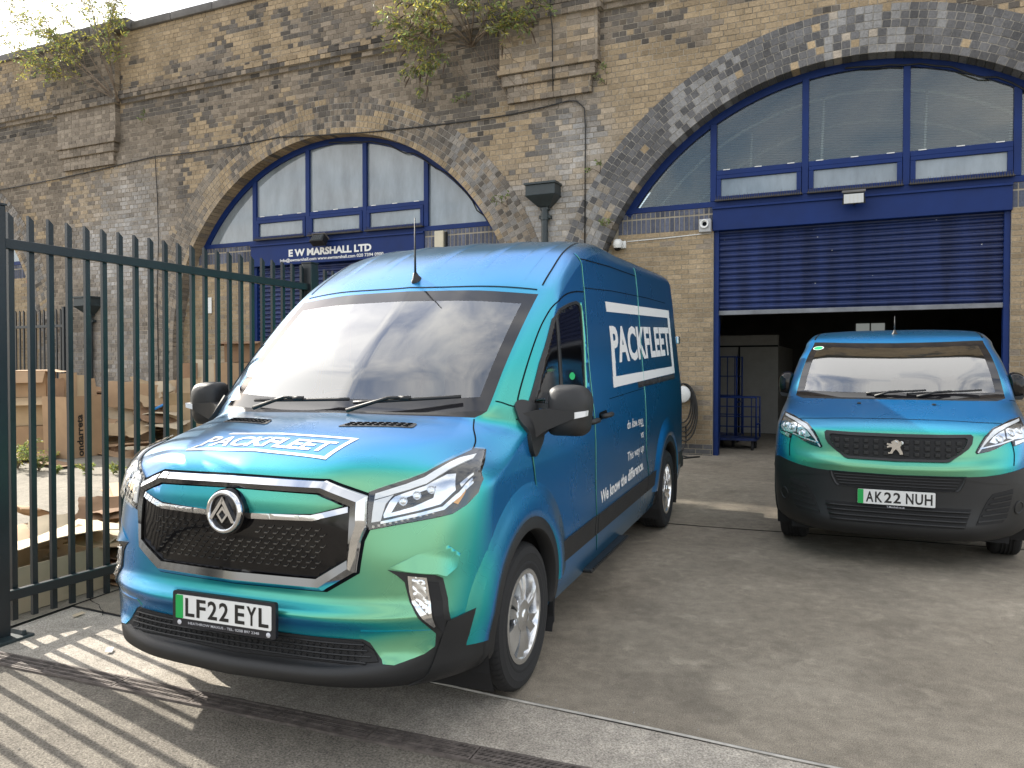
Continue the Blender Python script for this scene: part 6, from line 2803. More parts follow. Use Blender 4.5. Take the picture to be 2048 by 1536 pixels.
jy = lambda v: .89 - .0876 * (v - .51)
mb = MB()                                                  # open over the drain channel
mb.add([(-150, -150, -.012), (150, -150, -.012), (150, .262, -.012), (4.1, .262 - .0345, -.012), (-3.6, .262 + .0275, -.012), (-150, .262, -.012)], [(0, 1, 2, 3, 4, 5)])
mb.add([(-150, 160, -.012), (-150, .262, -.012), (-3.6, .262 + .0275, -.012), (-3.6, .382 + .0275, -.012), (4.1, .382 - .0345, -.012), (4.1, .262 - .0345, -.012), (150, .262, -.012), (150, 160, -.012)], [(7, 6, 5, 4, 3, 2, 1, 0)])
mb.build('ground', M['rough_conc'], None, kind='structure', M=YARD, fix=False)
mb = MB()
mb.add([(-2.30, jy(-2.30), 0), (14, jy(14), 0), (14, 16, 0), (-2.30, 16, 0)], [(0, 1, 2, 3)])
mb.build('yard_slab', M['slab'], None, kind='structure', M=YARD)
mb = MB()
mb.add([(-2.30, .403, -.006), (4.1, .352, -.006), (14, .352, -.006), (14, jy(14) - .02, -.006), (-2.30, jy(-2.30) - .02, -.006)], [(0, 1, 2, 3, 4)])
mb.build('concrete_strip', M['strip'], None, kind='structure', M=YARD)
sheet('side_yard', -30, -2.32, .415, 18, -.004, M['sidec'])
# expansion joints: a recessed dark gap with a thin sealant bead
mb = MB()
mb.add([(-2.3, jy(-2.3) - .02, -.004), (14, jy(14) - .02, -.004), (14, jy(14) - .003, -.004), (-2.3, jy(-2.3) - .003, -.004)], [(0, 1, 2, 3)])
jo = mb.build('slab_joint', M['dark'], None, kind='structure', M=YARD)
mb = MB()
P = [(v, jy(v) - .013 + .003 * math.sin(v * 5), .0) for v in np.arange(.2, 9, .1)]
mb.tube(P, .0065, 5)
mb.build('sealant_bead', plain('sealant', (.42, .40, .36), .6, var=.3, vscale=9), jo)
mb = MB()
P2 = [(v, 4.82 + .012 * math.sin(v * 3) + .02 * vnoise(v * 2, 1.0), .0025) for v in np.arange(-2.3, 14, .12)]
for a, b in zip(P2[:-1], P2[1:]):
    w = .006 + .012 * float(vnoise(a[0] * 3, 2.5))
    mb.add([(a[0], a[1] - w, .0025), (b[0], b[1] - w, .0025), (b[0], b[1] + w, .0025), (a[0], a[1] + w, .0025)], [(0, 1, 2, 3)])
mb.build('slab_joint', M['seam'], None, kind='structure', M=YARD)
# crack between side yard and slab
mb = MB()
for i in range(60):
    u = .5 + i * .16
    w = .002 + .006 * float(vnoise(u * 2, 7.0)) - .018
    u2 = u + .16
    mb.add([(-2.33 - w, u, .0022), (-2.29 + w, u, .0022), (-2.29 + w, u2, .0022), (-2.33 - w, u2, .0022)], [(0, 1, 2, 3)])
mb.build('slab_crack', M['seam'], None, kind='structure', M=YARD)


# ------------------------------------------------------------------ drain channel
def build_drain():
    root = empty('drain_channel', 'rusty slotted drain channel across the foreground ground', 'drain', mat=YARD)
    m_rust = plain('rusty_grate', (.130, .110, .098), .8, metal=.25, var=.45, vscale=14, bump=.5, bscale=120)
    L, W = .5, .104
    mb = MB()
    for k in range(4):
        y = -W / 2 + W * k / 3
        mb.box(0.003, L - .003, y - .0055, y + .0055, -.022, 0)
    mb.box(.003, .012, -W / 2, W / 2, -.022, -.0005)
    mb.box(L - .012, L - .003, -W / 2, W / 2, -.022, -.0005)
    for k in range(3):
        y0, y1 = -W / 2 + W * k / 3 + .0055, -W / 2 + W * (k + 1) / 3 - .0055
        n = 19
        for i in range(n):
            x = .020 + (L - .04) * i / (n - 1) - .005
            sk_ = .010
            mb.add([(x - .004 - sk_, y0, -.001), (x + .004 - sk_, y0, -.001), (x + .004 + sk_, y1, -.001), (x - .004 + sk_, y1, -.001),
                    (x - .004 - sk_, y0, -.02), (x + .004 - sk_, y0, -.02), (x + .004 + sk_, y1, -.02), (x - .004 + sk_, y1, -.02)],
                   [(0, 1, 2, 3), (0, 4, 5, 1), (1, 5, 6, 2), (3, 2, 6, 7), (0, 3, 7, 4)])
    me = bpy.data.meshes.new('grate')
    me.from_pydata(mb.v, [], mb.f)
    me.materials.append(m_rust)
    for i in range(-7, 8):
        o = bpy.data.objects.new('grate', me)
        COL.objects.link(o)
        o.parent = root
        o.location = (i * L, .322 - .008 * i * L, rnd.uniform(-.002, .002))
        o.rotation_euler = (0, 0, -.008)
    mb = MB()
    mb.add([(-3.6, .27, -.06), (4.1, .21, -.06), (4.1, .37, -.06), (-3.6, .43, -.06)], [(0, 1, 2, 3)])
    mb.build('channel_bed', M['dark'], root)
    for s, y in ((-1, .2625), (1, .381)):
        mb = MB()
        for i in range(-8, 9):
            a, b = i * .5 - .25, i * .5 + .25
            mb.box(a, b - .004, y - .006 - .008 * i * .5, y + .004 - .008 * i * .5, -.04, -.001)
        mb.build('channel_edge', m_rust, root)
    return root


# ground sheet has to be open over the channel: the channel sits on top, its bed just below the grating
build_drain()


# hairline cracks and small stones on the slab
rc = random.Random(21)
for (v, u, ang, n) in ((-1.95, 1.05, 150, 12), (-1.7, .75, 40, 9)):
    mb = MB()
    p = Vector((v, u, 0))
    a = math.radians(ang)
    for k in range(n):
        a += rc.uniform(-.5, .5)
        a += (math.radians(ang) - a) * .3
        q = p + Vector((math.cos(a), math.sin(a), 0)) * rc.uniform(.03, .07)
        s_ = Vector((-math.sin(a), math.cos(a), 0)) * rc.uniform(.0012, .003)
        mb.add([(p - s_) + Vector((0, 0, .0018)), (q - s_) + Vector((0, 0, .0018)), (q + s_) + Vector((0, 0, .0018)), (p + s_) + Vector((0, 0, .0018))], [(0, 1, 2, 3)])
        p = q
    mb.build('slab_crack', M['seam'], None, kind='structure', M=YARD)
mb = MB()
for k in range(420):
    v, u = rc.uniform(-2.2, 4.6), rc.uniform(-.9, 4.6)
    if k % 3 == 0:
        u = jy(v) + rc.gauss(0, .06)
    r = rc.uniform(.002, .0065)
    z0 = 0 if u > jy(v) else -.008
    pts = [Vector((v + r * math.cos(t) * rc.uniform(.7, 1.3), u + r * math.sin(t) * rc.uniform(.7, 1.3), z0)) for t in (0, 1.6, 3.1, 4.7)]
    mb.add(pts + [Vector((v, u, z0 + r * rc.uniform(.5, 1.1)))], [(0, 1, 4), (1, 2, 4), (2, 3, 4), (3, 0, 4)])
mb.build('grit', plain('grit', (.26, .24, .21), .9, var=.5, vscale=30), None, label='loose grit scattered over the yard', cat='grit', kind='stuff', M=YARD)
# ------------------------------------------------------------------ steel railings beside the van
FE_O = YARD @ Vector((-2.19, .61, 0))
FE_D = Vector((math.sin(math.radians(24.5)), math.cos(math.radians(24.5)), 0))
FENCE = frame(FE_O, FE_D, Vector((-FE_D.y, FE_D.x, 0)), Vector((0, 0, 1)))    # local x along the fence
M['fence'] = plain('railing_paint', (.009, .0135, .018), .38, var=.2, vscale=4, bump=.08, bscale=120)


def railing_run(name, label, mat4, spans, hgt, rail_z, pale_w, mat, gap, pale_low, post_w=.10, post_h=None, base=True):
    root = empty(name, label, 'railings', mat=mat4)
    mb = MB()
    top = hgt
    w = pale_w / 2
    mb.add([(-w, -.012, pale_low), (w, -.012, pale_low), (w, .012, pale_low), (-w, .012, pale_low),
            (-w, -.012, top), (w, -.012, top - .03), (w, .012, top - .03), (-w, .012, top)],
           [(0, 3, 2, 1), (4, 5, 6, 7), (0, 1, 5, 4), (1, 2, 6, 5), (2, 3, 7, 6), (3, 0, 4, 7)])
    me = bpy.data.meshes.new('pale')
    me.from_pydata(mb.v, [], mb.f)
    me.materials.append(mat)
    for (a, b) in spans:
        x = a + gap
        while x < b - gap * .6:
            o = bpy.data.objects.new('pale', me)
            COL.objects.link(o)
            o.parent = root
            o.location = (x, .030, 0)
            o.rotation_euler = (0, 0, rnd.uniform(-.04, .04))
            x += gap
        for z in rail_z:
            mb = MB()
            mb.box(a, b, -.022, .0175, z - .03, z + .03, bev=.004)
            mb.build('rail', mat, root)
    posts = sorted({p for s in spans for p in s})
    for p in posts:
        mb = MB()
        ph = post_h or hgt + .03
        mb.box(p - post_w / 2, p + post_w / 2, -post_w / 2, post_w / 2, -.15, ph, bev=.006)
        mb.box(p - post_w / 2 - .004, p + post_w / 2 + .004, -post_w / 2 - .004, post_w / 2 + .004, ph, ph + .012)
        po = mb.build('post', mat, root)
        if base:
            mb = MB()
            gz = SLOPE * p * .99
            mb.box(p - .14, p + .14, -.14, .14, gz - .03, gz + .012, bev=.004)
            for sx in (-.1, .1):
                for sy in (-.1, .1):
                    mb.lathe([(0, .035), (.012, .035), (.014, .012), (.02, .012)], Matrix.Translation((p + sx, sy, gz)), 6)
            mb.build('base_plate', M['iron'], po)
    return root


railing_run('steel_railings', 'tall dark green steel railings standing between the van and the cardboard', FENCE,
            [(-2.9, -.085), (-.085, 2.80), (2.80, 5.62)], 2.53, (2.335, .235), .034, M['fence'], .1275, .07, post_w=.105, post_h=2.55)
far_m = WALL @ Matrix.Translation((-19.2, -.40, GROUND_Z(-16) - .02)) @ Matrix.Rotation(math.radians(0), 4, 'Z')
railing_run('back_railings', 'low navy railings standing against the viaduct pier at far left', far_m,
            [(0, 2.85), (2.85, 5.7)], 2.62, (2.25, .22), .03, M['fence'], .135, .05, post_w=.07, base=False)


# ------------------------------------------------------------------ fittings on the viaduct
def wallpt(s, y, z):
    return Matrix.Translation((s, y, z))


def hopper(s, z, pipe_bottom, label):
    root = empty('downpipe', label, 'downpipe', mat=WALL @ Matrix.Translation((s, 0, 0)), group='rainwater downpipes on the piers')
    mb = MB()
    pr = [(.27, .30, .22), (.27, .30, .19), (.25, .27, .18), (.25, .27, .03), (.26, .28, .02), (.10, .12, -.14), (.07, .10, -.15), (.07, .10, -.19)]
    vs_, fs = [], []
    for hx, dy, dz in pr:
        vs_ += [(-hx, -.02, z + dz), (hx, -.02, z + dz), (hx, -.02 - dy, z + dz), (-hx, -.02 - dy, z + dz)]
    for i in range(len(pr) - 1):
        for k in range(4):
            fs.append((i * 4 + k, i * 4 + (k + 1) % 4, i * 4 + 4 + (k + 1) % 4, i * 4 + 4 + k))
    fs += [(0, 1, 2, 3)]
    mb.add(vs_, fs)
    mb.build('hopper_head', M['iron'], root)
    mb = MB()
    mb.tube([(0, -.085, z - .16), (0, -.085, pipe_bottom)], .055, 14)
    for zz in np.arange(z - .25, pipe_bottom, -1.6):
        mb.tube([(0, -.085, zz), (0, -.085, zz - .10)], .068, 14)
    mb.build('pipe', M['iron'], root, smooth=True, auto=40)
    for zz in np.arange(z - .30, pipe_bottom + .3, -1.6):
        mb = MB()
        mb.box(-.10, .10, -.10, -.005, zz - .025, zz + .025, bev=.004)
        mb.build('pipe_bracket', M['iron'], root)
    return root


hopper(-2.47, 4.43, GROUND_Z(-2.5) - .05, 'black rainwater hopper and downpipe on the pier between the two arches')
hopper(-13.10, 3.02, GROUND_Z(-13) - .05, 'black rainwater hopper and grey downpipe behind the railings at left')


def flood(s, z, label, tilt):
    root = empty('floodlight', label, 'floodlight', mat=WALL @ wallpt(s, Y_FR - .03, z), group='floodlights over the shutters')
    Mx = Matrix.Translation((0, -.20, .0)) @ Matrix.Rotation(math.radians(tilt), 4, 'X')
    mb = MB()
    mb.prism([(-.13, .08), (.13, .08), (.15, -.08), (-.15, -.08)], -.07, .07, Mx)
    mb.build('lamp_body', M['plastic'], root)
    mb = MB()
    mb.box(-.125, .125, -.078, -.0705, -.065, .06, Mx)
    gl = mb.build('lamp_glass', M['drl'] if tilt > 0 else M['iron'], root)
    mb = MB()
    for k in range(5):
        mb.box(-.11 + k * .05, -.09 + k * .05, -.082, -.0785, -.06, .05, Mx)
    mb.build('led_rows', M['white'] if tilt > 0 else M['plastic'], gl)
    mb = MB()
    mb.box(-.15, .15, -.09, .08, .082, .095, Mx)
    mb.build('lamp_hood', M['coping'], root)
    mb = MB()
    mb.tube([(0, -.18, -.02), (.0, -.06, -.06), (0, .01, -.06)], .015, 6)
    mb.build('lamp_arm', M['plastic'], root)
    return root


flood(2.10, 4.06, 'small floodlight with white LED rows over the open shutter', 18)
flood(-7.05, 4.08, 'dark floodlight in front of the company sign', -35)

cam_o = empty('dome_camera', 'white dome security camera on the yellow brick panel', 'camera', mat=WALL @ wallpt(-1.30, Y_FR + .0, 3.62))
mb = MB()
mb.box(-.02, .09, -.06, .0, -.03, .09, bev=.015)
mb.build('mount', M['white'], cam_o, smooth=True)
mb = MB()
mb.lathe([(0, .09), (.05, .085), (.075, .05), (.078, .0), (.06, -.05)], Matrix.Translation((-.02, -.12, .02)), 20)
mb.build('housing', M['white'], cam_o, smooth=True)
mb = MB()
mb.lathe([(.058, -.048), (.05, -.075), (.03, -.092), (0, -.098)], Matrix.Translation((-.02, -.12, .02)), 20)
mb.build('lens_dome', M['gloss'], cam_o, smooth=True)

sir = empty('horn_siren', 'grey square horn siren at the top left corner of the doorway', 'siren', mat=WALL @ wallpt(.03, Y_FR + .0, 3.86))
mb = MB()
mb.box(-.09, .09, -.10, 0, -.11, .09, bev=.015)
mb.build('siren_box', plain('siren_grey', (.42, .42, .42), .5), sir)
mb = MB()
mb.lathe([(.03, .0), (.045, .03), (.062, .04), (.068, .035), (.06, .02)], Matrix.Translation((0, -.10, .01)) @ Matrix.Rotation(math.pi / 2, 4, 'X'), 20)
mb.build('horn_mouth', M['white'], sir, smooth=True)
mb = MB()
mb.lathe([(0, .012), (.03, .010), (.032, 0)], Matrix.Translation((0, -.10, .01)) @ Matrix.Rotation(math.pi / 2, 4, 'X'), 16)
mb.build('horn_throat', M['seam'], sir)
mb = MB()
mb.tube([(-1.2, Y_FR - .005, 3.70), (-.6, Y_FR - .005, 3.715), (.0, Y_FR - .005, 3.74), (.10, Y_FR - .005, 3.745)], .008, 5)
mb.build('white_cable', M['white'], None, label='thin white cable running from the dome camera to the siren', cat='cable', M=WALL)
jb = empty('junction_box', 'cream junction box on the blue brick band right of the sign', 'box', mat=WALL @ wallpt(-4.57, Y_FR, 3.93))
mb = MB()
mb.box(-.09, .09, -.10, 0, -.17, .17, bev=.012)
mb.build('box_body', M['cream'], jb)
mb = MB()
mb.box(.092, .125, -.06, 0, -.16, .15)
mb.build('box_side', M['plastic'], jb)


def cable(label, pts, r=.011, name='wall_cable'):
    mb = MB()
    mb.tube(pts, r, 5)
    return mb.build(name, M['cable'], None, smooth=True, label=label, cat='cable', group='loose cables on the viaduct', M=WALL)


def sag(a, b, n=10, d=.04):
    return [(a[0] + (b[0] - a[0]) * k / n, -.03, a[1] + (b[1] - a[1]) * k / n - d * math.sin(math.pi * k / n)) for k in range(n + 1)]


cable('long black cable sagging across the wall above the left arch', sag((-17, 5.83), (-11.2, 6.07)) + sag((-11.1, 6.07), (-7.9, 6.08)) + sag((-7.8, 6.07), (-4.2, 5.87)) + sag((-4.1, 5.87), (-2.1, 5.95)) + [(-1.95, -.03, 5.93), (-1.82, -.03, 5.80), (-1.80, -.03, 5.5), (-1.81, -.03, 3.3)])
cable('black cable hanging down the wall left of the left arch', [(-11.18, -.03, 6.07), (-11.12, -.03, 5.2), (-11.10, -.03, 4.3), (-11.16, -.03, 3.2), (-11.12, -.03, 1.2)], .009)
cable('black cable hanging down the middle pilaster from the parapet', [(-2.33, -.19, 8.7), (-2.31, -.20, 7.9), (-2.33, -.22, 7.35), (-2.31, -.17, 7.1), (-2.30, -.16, 6.1)], .010)

ch = empty('cable_reel', 'coiled black charging cable hung on the yellow brick wall behind the van', 'cable reel', mat=WALL @ wallpt(-.30, Y_FR, 1.30))
mb = MB()
mb.lathe([(0, .12), (.10, .12), (.13, .10), (.13, .02), (.10, 0)], Matrix.Rotation(math.pi / 2, 4, 'X'), 24)
mb.build('reel_body', M['white'], ch, smooth=True, auto=40)
for k in range(5):
    mb = MB()
    rx, rz = .13 + .016 * k, .30 + .035 * k
    mb.tube([(rx * math.sin(t) + .01 * k, -.06 - .012 * k, .16 - rz - rz * math.cos(t) * -1.0 if False else .16 - rz + rz * math.cos(t)) for t in np.linspace(0, 2 * math.pi, 33)[:-1]], .012, 6, closed=True)
    mb.build('cable_loop', M['cable'], ch, smooth=True)
mb = MB()
gz = GROUND_Z(-.3) - 1.30
mb.tube([(.05, -.05, -.5), (.06, -.08, gz + .2), (.0, -.2, gz + .02), (.15, -.35, gz + .005), (.3, -.25, gz + .01), (.1, -.5, gz + .0), (-.4, -.4, gz + .0)], .012, 6)
mb.build('cable_tail', M['cable'], ch, smooth=True)

rs_ = empty('notice_board', 'small red and white sign on the far left brick panel', 'sign', mat=WALL @ wallpt(-15.42, Y_FR - .01, 3.68))
mb = MB()
mb.box(-.22, .22, -.02, 0, .0, .20)
mb.build('red_panel', plain('sign_red', (.45, .03, .03), .5), rs_)
mb = MB()
mb.box(-.18, .18, -.024, -.02, .06, .09)
mb.box(-.18, .10, -.024, -.02, .12, .15)
mb.build('white_lines', M['white'], rs_)
nt_ = empty('paper_notice', 'white paper notice on the yellow panel behind the railings', 'notice', mat=WALL @ wallpt(-10.05, Y_FR - .01, 2.98))
mb = MB()
mb.box(-.12, .12, -.014, 0, -.16, .16)
mb.build('sheet', M['white'], nt_)

# ------------------------------------------------------------------ cardboard
M['card'] = plain('cardboard', (.36, .235, .135), .85, var=.16, vscale=2.2, bump=.12, bscale=60)
M['card2'] = plain('cardboard_light', (.46, .335, .20), .85, var=.14, vscale=2.5, bump=.12, bscale=60)
M['card3'] = plain('cardboard_brown', (.25, .150, .085), .88, var=.2, vscale=3, bump=.12, bscale=60)
M['cardpale'] = plain('cardboard_pale', (.52, .43, .30), .85, var=.12, vscale=3, bump=.1, bscale=60)


def at_yard(v, u, rz=0, z=0):
    return YARD @ Matrix.Translation((v, u, z)) @ Matrix.Rotation(math.radians(rz), 4, 'Z')


def carton(label, mat4, w, d, h, mat, flaps=(20, 20, 20, 20), text=None, tape=False, group='cardboard boxes behind the railings'):
    """open topped box, origin at the middle of its base; flaps: fold angle outwards from upright"""
    root = empty('cardboard_box', label, 'box', mat=mat4, group=group)
    t = .006
    for nm, x0, x1, y0, y1 in (('side_panel', -w / 2, w / 2, -d / 2, -d / 2 + t), ('side_panel', -w / 2, w / 2, d / 2 - t, d / 2), ('side_panel', -w / 2, -w / 2 + t, -d / 2 + t, d / 2 - t), ('side_panel', w / 2 - t, w / 2, -d / 2 + t, d / 2 - t)):
        mb = MB()
        mb.box(x0, x1, y0, y1, 0, h)
        mb.build(nm, mat, root)
    mb = MB()
    mb.box(-w / 2 + t, w / 2 - t, -d / 2 + t, d / 2 - t, .002, .008)
    mb.build('bottom_panel', mat, root)
    fl = min(w, d) * .42
    for k, a in enumerate(flaps):
        if a is None:
            continue
        mb = MB()
        L = w if k in (0, 1) else d - .02
        Mx = [Matrix.Translation((0, -d / 2 + .003, h)) @ Matrix.Rotation(math.radians(a), 4, 'X'),
              Matrix.Translation((0, d / 2 - .003, h)) @ Matrix.Rotation(math.radians(-a), 4, 'X'),
              Matrix.Translation((-w / 2 + .003, 0, h)) @ Matrix.Rotation(math.radians(-a), 4, 'Y') @ Matrix.Rotation(math.pi / 2, 4, 'Z'),
              Matrix.Translation((w / 2 - .003, 0, h)) @ Matrix.Rotation(math.radians(a), 4, 'Y') @ Matrix.Rotation(math.pi / 2, 4, 'Z')][k]
        mb.box(-L / 2, L / 2, -.0025, .0025, .002, fl, Mx)
        mb.build('flap', mat, root)
    if text:
        text_on('printed_name', text, Vector((-w * .06, -d / 2 - .001, h * .02)), Vector((0, 0, h * .68)), Vector((-.11, 0, 0)), Vector((0, -1, 0)), M['ink'], root, bold=.03, lift=.0015)
    return root


def sheet_mesh(mb, w, h, bend=.03, seed=0, n=8, thick=.006, torn=0.0):
    """a slightly buckled corrugated sheet in x-z, thickness along y"""
    P = []
    for k in range(n + 1):
        for i in range(n + 1):
            x, z = w * (i / n - .5), h * k / n
            y = bend * math.sin(i / n * 3.0 + seed) * math.cos(k / n * 2.2 + seed * 1.7) + bend * .4 * float(vnoise(i * .7 + seed, k * .7, 3))
            ex = torn * float(vnoise(k * 1.3 + seed, i * 1.3, 9)) if i in (0, n) or k in (0, n) else 0
            P.append(Vector((x + (ex if i == 0 else -ex if i == n else 0), y, z - (ex if k == n else 0))))
    m = (n + 1) ** 2
    top = [p + Vector((0, -thick / 2, 0)) for p in P]
    bot = [p + Vector((0, thick / 2, 0)) for p in P]
    fs = []
    for k in range(n):
        for i in range(n):
            a = k * (n + 1) + i
            fs.append((a, a + 1, a + n + 2, a + n + 1))
            fs.append((m + a, m + a + n + 1, m + a + n + 2, m + a + 1))
    edge = [i for i in range(n)] + [k * (n + 1) + n for k in range(n)] + [n * (n + 1) + i for i in range(n, 0, -1)] + [k * (n + 1) for k in range(n, 0, -1)]
    for a, b in zip(edge, edge[1:] + edge[:1]):
        fs.append((a, a + m, b + m, b))
    mb.add(top + bot, fs)


def card_sheet(label, mat4, w, h, lean, mat, seed, bend=.03, torn=.03, group='flattened cardboard sheets'):
    mb = MB()
    sheet_mesh(mb, w, h, bend, seed, torn=torn)
    return mb.build('cardboard_sheet', mat, None, smooth=True, auto=35, label=label, cat='cardboard', group=group,
                    M=mat4 @ Matrix.Rotation(math.radians(-lean), 4, 'X'))


def card_stack(label, mat4, w, d, n, mats, seed, jit=.05, rot=6):
    root = empty('cardboard_stack', label, 'cardboard', mat=mat4, group='stacks of flattened cardboard')
    r = random.Random(seed)
    z = .004
    for k in range(n):
        mb = MB()
        ww, dd = w * r.uniform(.78, 1.0), d * r.uniform(.78, 1.0)
        t = r.uniform(.006, .013)
        Mx = Matrix.Translation((r.uniform(-jit, jit), r.uniform(-jit, jit), z)) @ Matrix.Rotation(math.radians(r.uniform(-rot, rot)), 4, 'Z') @ Matrix.Rotation(r.uniform(-.01, .01), 4, 'X')
        mb.box(-ww / 2, ww / 2, -dd / 2, dd / 2, 0, t, Mx)
        mb.build('sheet', r.choice(mats), root)
        z += t + r.uniform(.001, .006)
    return root


def loose_card(label, mat4, w, d, mat, seed, curl=.05):
    mb = MB()
    sheet_mesh(mb, w, d, curl, seed, torn=.05)
    return mb.build('cardboard_sheet', mat, None, smooth=True, auto=35, label=label, cat='cardboard', group='loose cardboard on the ground',
                    M=mat4 @ Matrix.Translation((0, 0, .004 + abs(curl) * .9)) @ Matrix.Rotation(math.radians(-88), 4, 'X'))


# column of cartons at the far left
carton('large brown carton at the bottom of the tall stack by the left post', at_yard(-10.02, 6.70, 34), .72, .62, .48, M['card'], (None, None, None, None))
carton('brown carton with a turned down flap, middle of the tall stack', at_yard(-10.04, 6.71, 38, .486), .66, .58, .46, M['card2'], (118, None, None, 100))
carton('brown carton with folded flaps, topmost of the tall stack', at_yard(-10.05, 6.71, 35, .952), .66, .56, .42, M['card'], (140, 88, 92, 95))
# the tall printed carton stuffed with card
carton('tall open carton printed ondarreta, stuffed with folded cardboard', at_yard(-9.02, 6.66, 84), .60, .62, .98, M['card'], (None, None, None, None), text='ondarreta')
for i, (dx, ln, hh, mm) in enumerate(((-.24, -14, 1.26, 'card3'), (-.08, -6, 1.34, 'card'), (.08, 4, 1.30, 'card2'), (.22, 9, 1.24, 'card'))):
    card_sheet(['dark folded card sticking out at the left of the ondarreta carton', 'tall brown sheet standing in the middle of the ondarreta carton', 'pale sheet standing upright in the ondarreta carton',
                'brown sheet leaning to the right in the ondarreta carton'][i], at_yard(-9.02 + dx * .55, 6.66 + dx * .8 + .03 * i, 60 + ln * 2, .02), .28, hh, 2 + i, M[mm], i * 1.3, .02)
card_sheet('large pale sheet leaning back right of the ondarreta carton', at_yard(-9.12, 7.45, 42), .95, 1.15, 34, M['cardpale'], 2.2, .06, .10)
card_sheet('second pale sheet leaning behind the large one', at_yard(-9.42, 7.85, 28), 1.25, 1.15, 40, M['card2'], 4.1, .06, .06)
card_sheet('brown sheet slumped over the right side of the pale sheets', at_yard(-8.85, 7.75, 66), .8, .9, 50, M['card'], 5.4, .08, .08)
carton('flattened long carton lying below the leaning pale sheets', at_yard(-8.95, 7.30, 62), 1.15, .34, .13, M['card'], (100, 60, None, None))
carton('split brown carton lying right of the flattened long carton', at_yard(-8.55, 7.55, 70), .95, .30, .10, M['card3'], (70, 110, None, None))
carton('wide brown carton buried at the back of the heap by the pier', at_yard(-10.35, 8.70, 16), 1.2, .7, .72, M['card'], (80, 100, 70, None))
card_stack('flat cardboard piled on the buried carton by the pier', at_yard(-10.3, 8.6, 20, .74), 1.5, .9, 16, [M['card'], M['card2'], M['card3'], M['cardpale']], 3, .14, 16)
card_stack('heap of flat cardboard in front of the yellow panel', at_yard(-9.45, 8.75, 10), 1.5, .9, 42, [M['card2'], M['card'], M['card3']], 5, .12, 14)
card_sheet('pale sheet leaning against the yellow brick panel above the heap', at_yard(-9.55, 9.20, 30, .50), 1.0, .75, 36, M['card2'], 1.1, .06, .07)
card_sheet('torn brown sheet hanging off the front of the flat heap', at_yard(-9.2, 8.22, 50, .02), .9, .6, 22, M['card'], 6.6, .07, .12)
carton('open carton full of folded boxes beside the closed shutter', at_yard(-8.45, 8.72, 40), .85, .60, .72, M['card2'], (30, None, 25, None))
for i, (dx, dy, rz, ln, hh, mm, lb) in enumerate(((-.24, 0, -30, 6, 1.42, 'card3', 'dark brown folded box standing in the open carton'), (.0, .05, 10, 14, 1.30, 'card', 'brown box blank in the middle of the open carton'), (.22, -.05, 24, 18, 1.2, 'card2', 'pale box blank at the right of the open carton'))):
    card_sheet(lb, at_yard(-8.45 + dx, 8.72 + dy, rz + 45, .05), .44, hh, ln, M[mm], 3 + i, .03, .02)
card_sheet('long pale box blank sticking up beside the closed shutter', at_yard(-8.2, 9.05, 35, 1.05), 1.0, .55, 30, M['cardpale'], 7, .03, .03)
carton('brown carton turned upside down behind the open carton', at_yard(-7.75, 9.35, 12), 1.0, .6, 1.45, M['card'], (None, None, None, None))
carton('smaller brown carton on top of the upturned one', at_yard(-7.75, 9.38, 20, 1.46), .7, .5, .38, M['card3'], (100, 95, 110, 90))
# beside the railings in the sun
card_stack('neat stack of flattened boxes in the sun beside the railings', at_yard(-3.72, 3.08, -35), .80, .60, 26, [M['card'], M['card3'], M['card3'], M['card2']], 9, .04, 6)
loose_card('bright sheet lying on top of the neat stack', at_yard(-3.82, 2.80, -38, .36), 1.0, .68, M['card2'], 2.0, .02)
carton('low open carton between the neat stack and the railings', at_yard(-3.20, 2.28, -28), .72, .52, .24, M['card'], (120, 110, None, 70))
card_stack('thin stack of cardboard pushed under the bottom rail', at_yard(-2.50, 2.05, -4), .55, .95, 14, [M['card3'], M['card'], M['card2']], 12, .05, 7)
carton('pale carton leaning open against the railings in sunlight', at_yard(-2.78, 1.15, -3), .62, .80, .30, M['cardpale'], (None, 70, 100, None))
loose_card('pale flattened carton lying on top of the sunlit carton', at_yard(-2.92, .95, -12, .30), .72, .80, M['cardpale'], 5.0, .06)
loose_card('curled pale sheet between the two sunlit cartons', at_yard(-2.85, 1.62, 16, .16), .62, .62, M['cardpale'], 8.0, .07)
loose_card('torn brown card on the ground below the tall stack', at_yard(-9.3, 5.75, 14), 1.0, .55, M['card'], 3.0, .06)
loose_card('flat dark card on the ground by the weeds', at_yard(-8.35, 5.60, -10), .95, .40, M['card3'], 6.0, .03)
loose_card('wide torn sheet on the ground right of the ondarreta carton', at_yard(-8.2, 6.75, -8), 1.5, .7, M['card'], 9.0, .04)
loose_card('crumpled card lying in front of the split carton', at_yard(-7.7, 6.95, 30), .9, .6, M['cardpale'], 1.5, .08)
rl = random.Random(77)
cm = [M['card'], M['card2'], M['card3'], M['cardpale'], M['card2']]
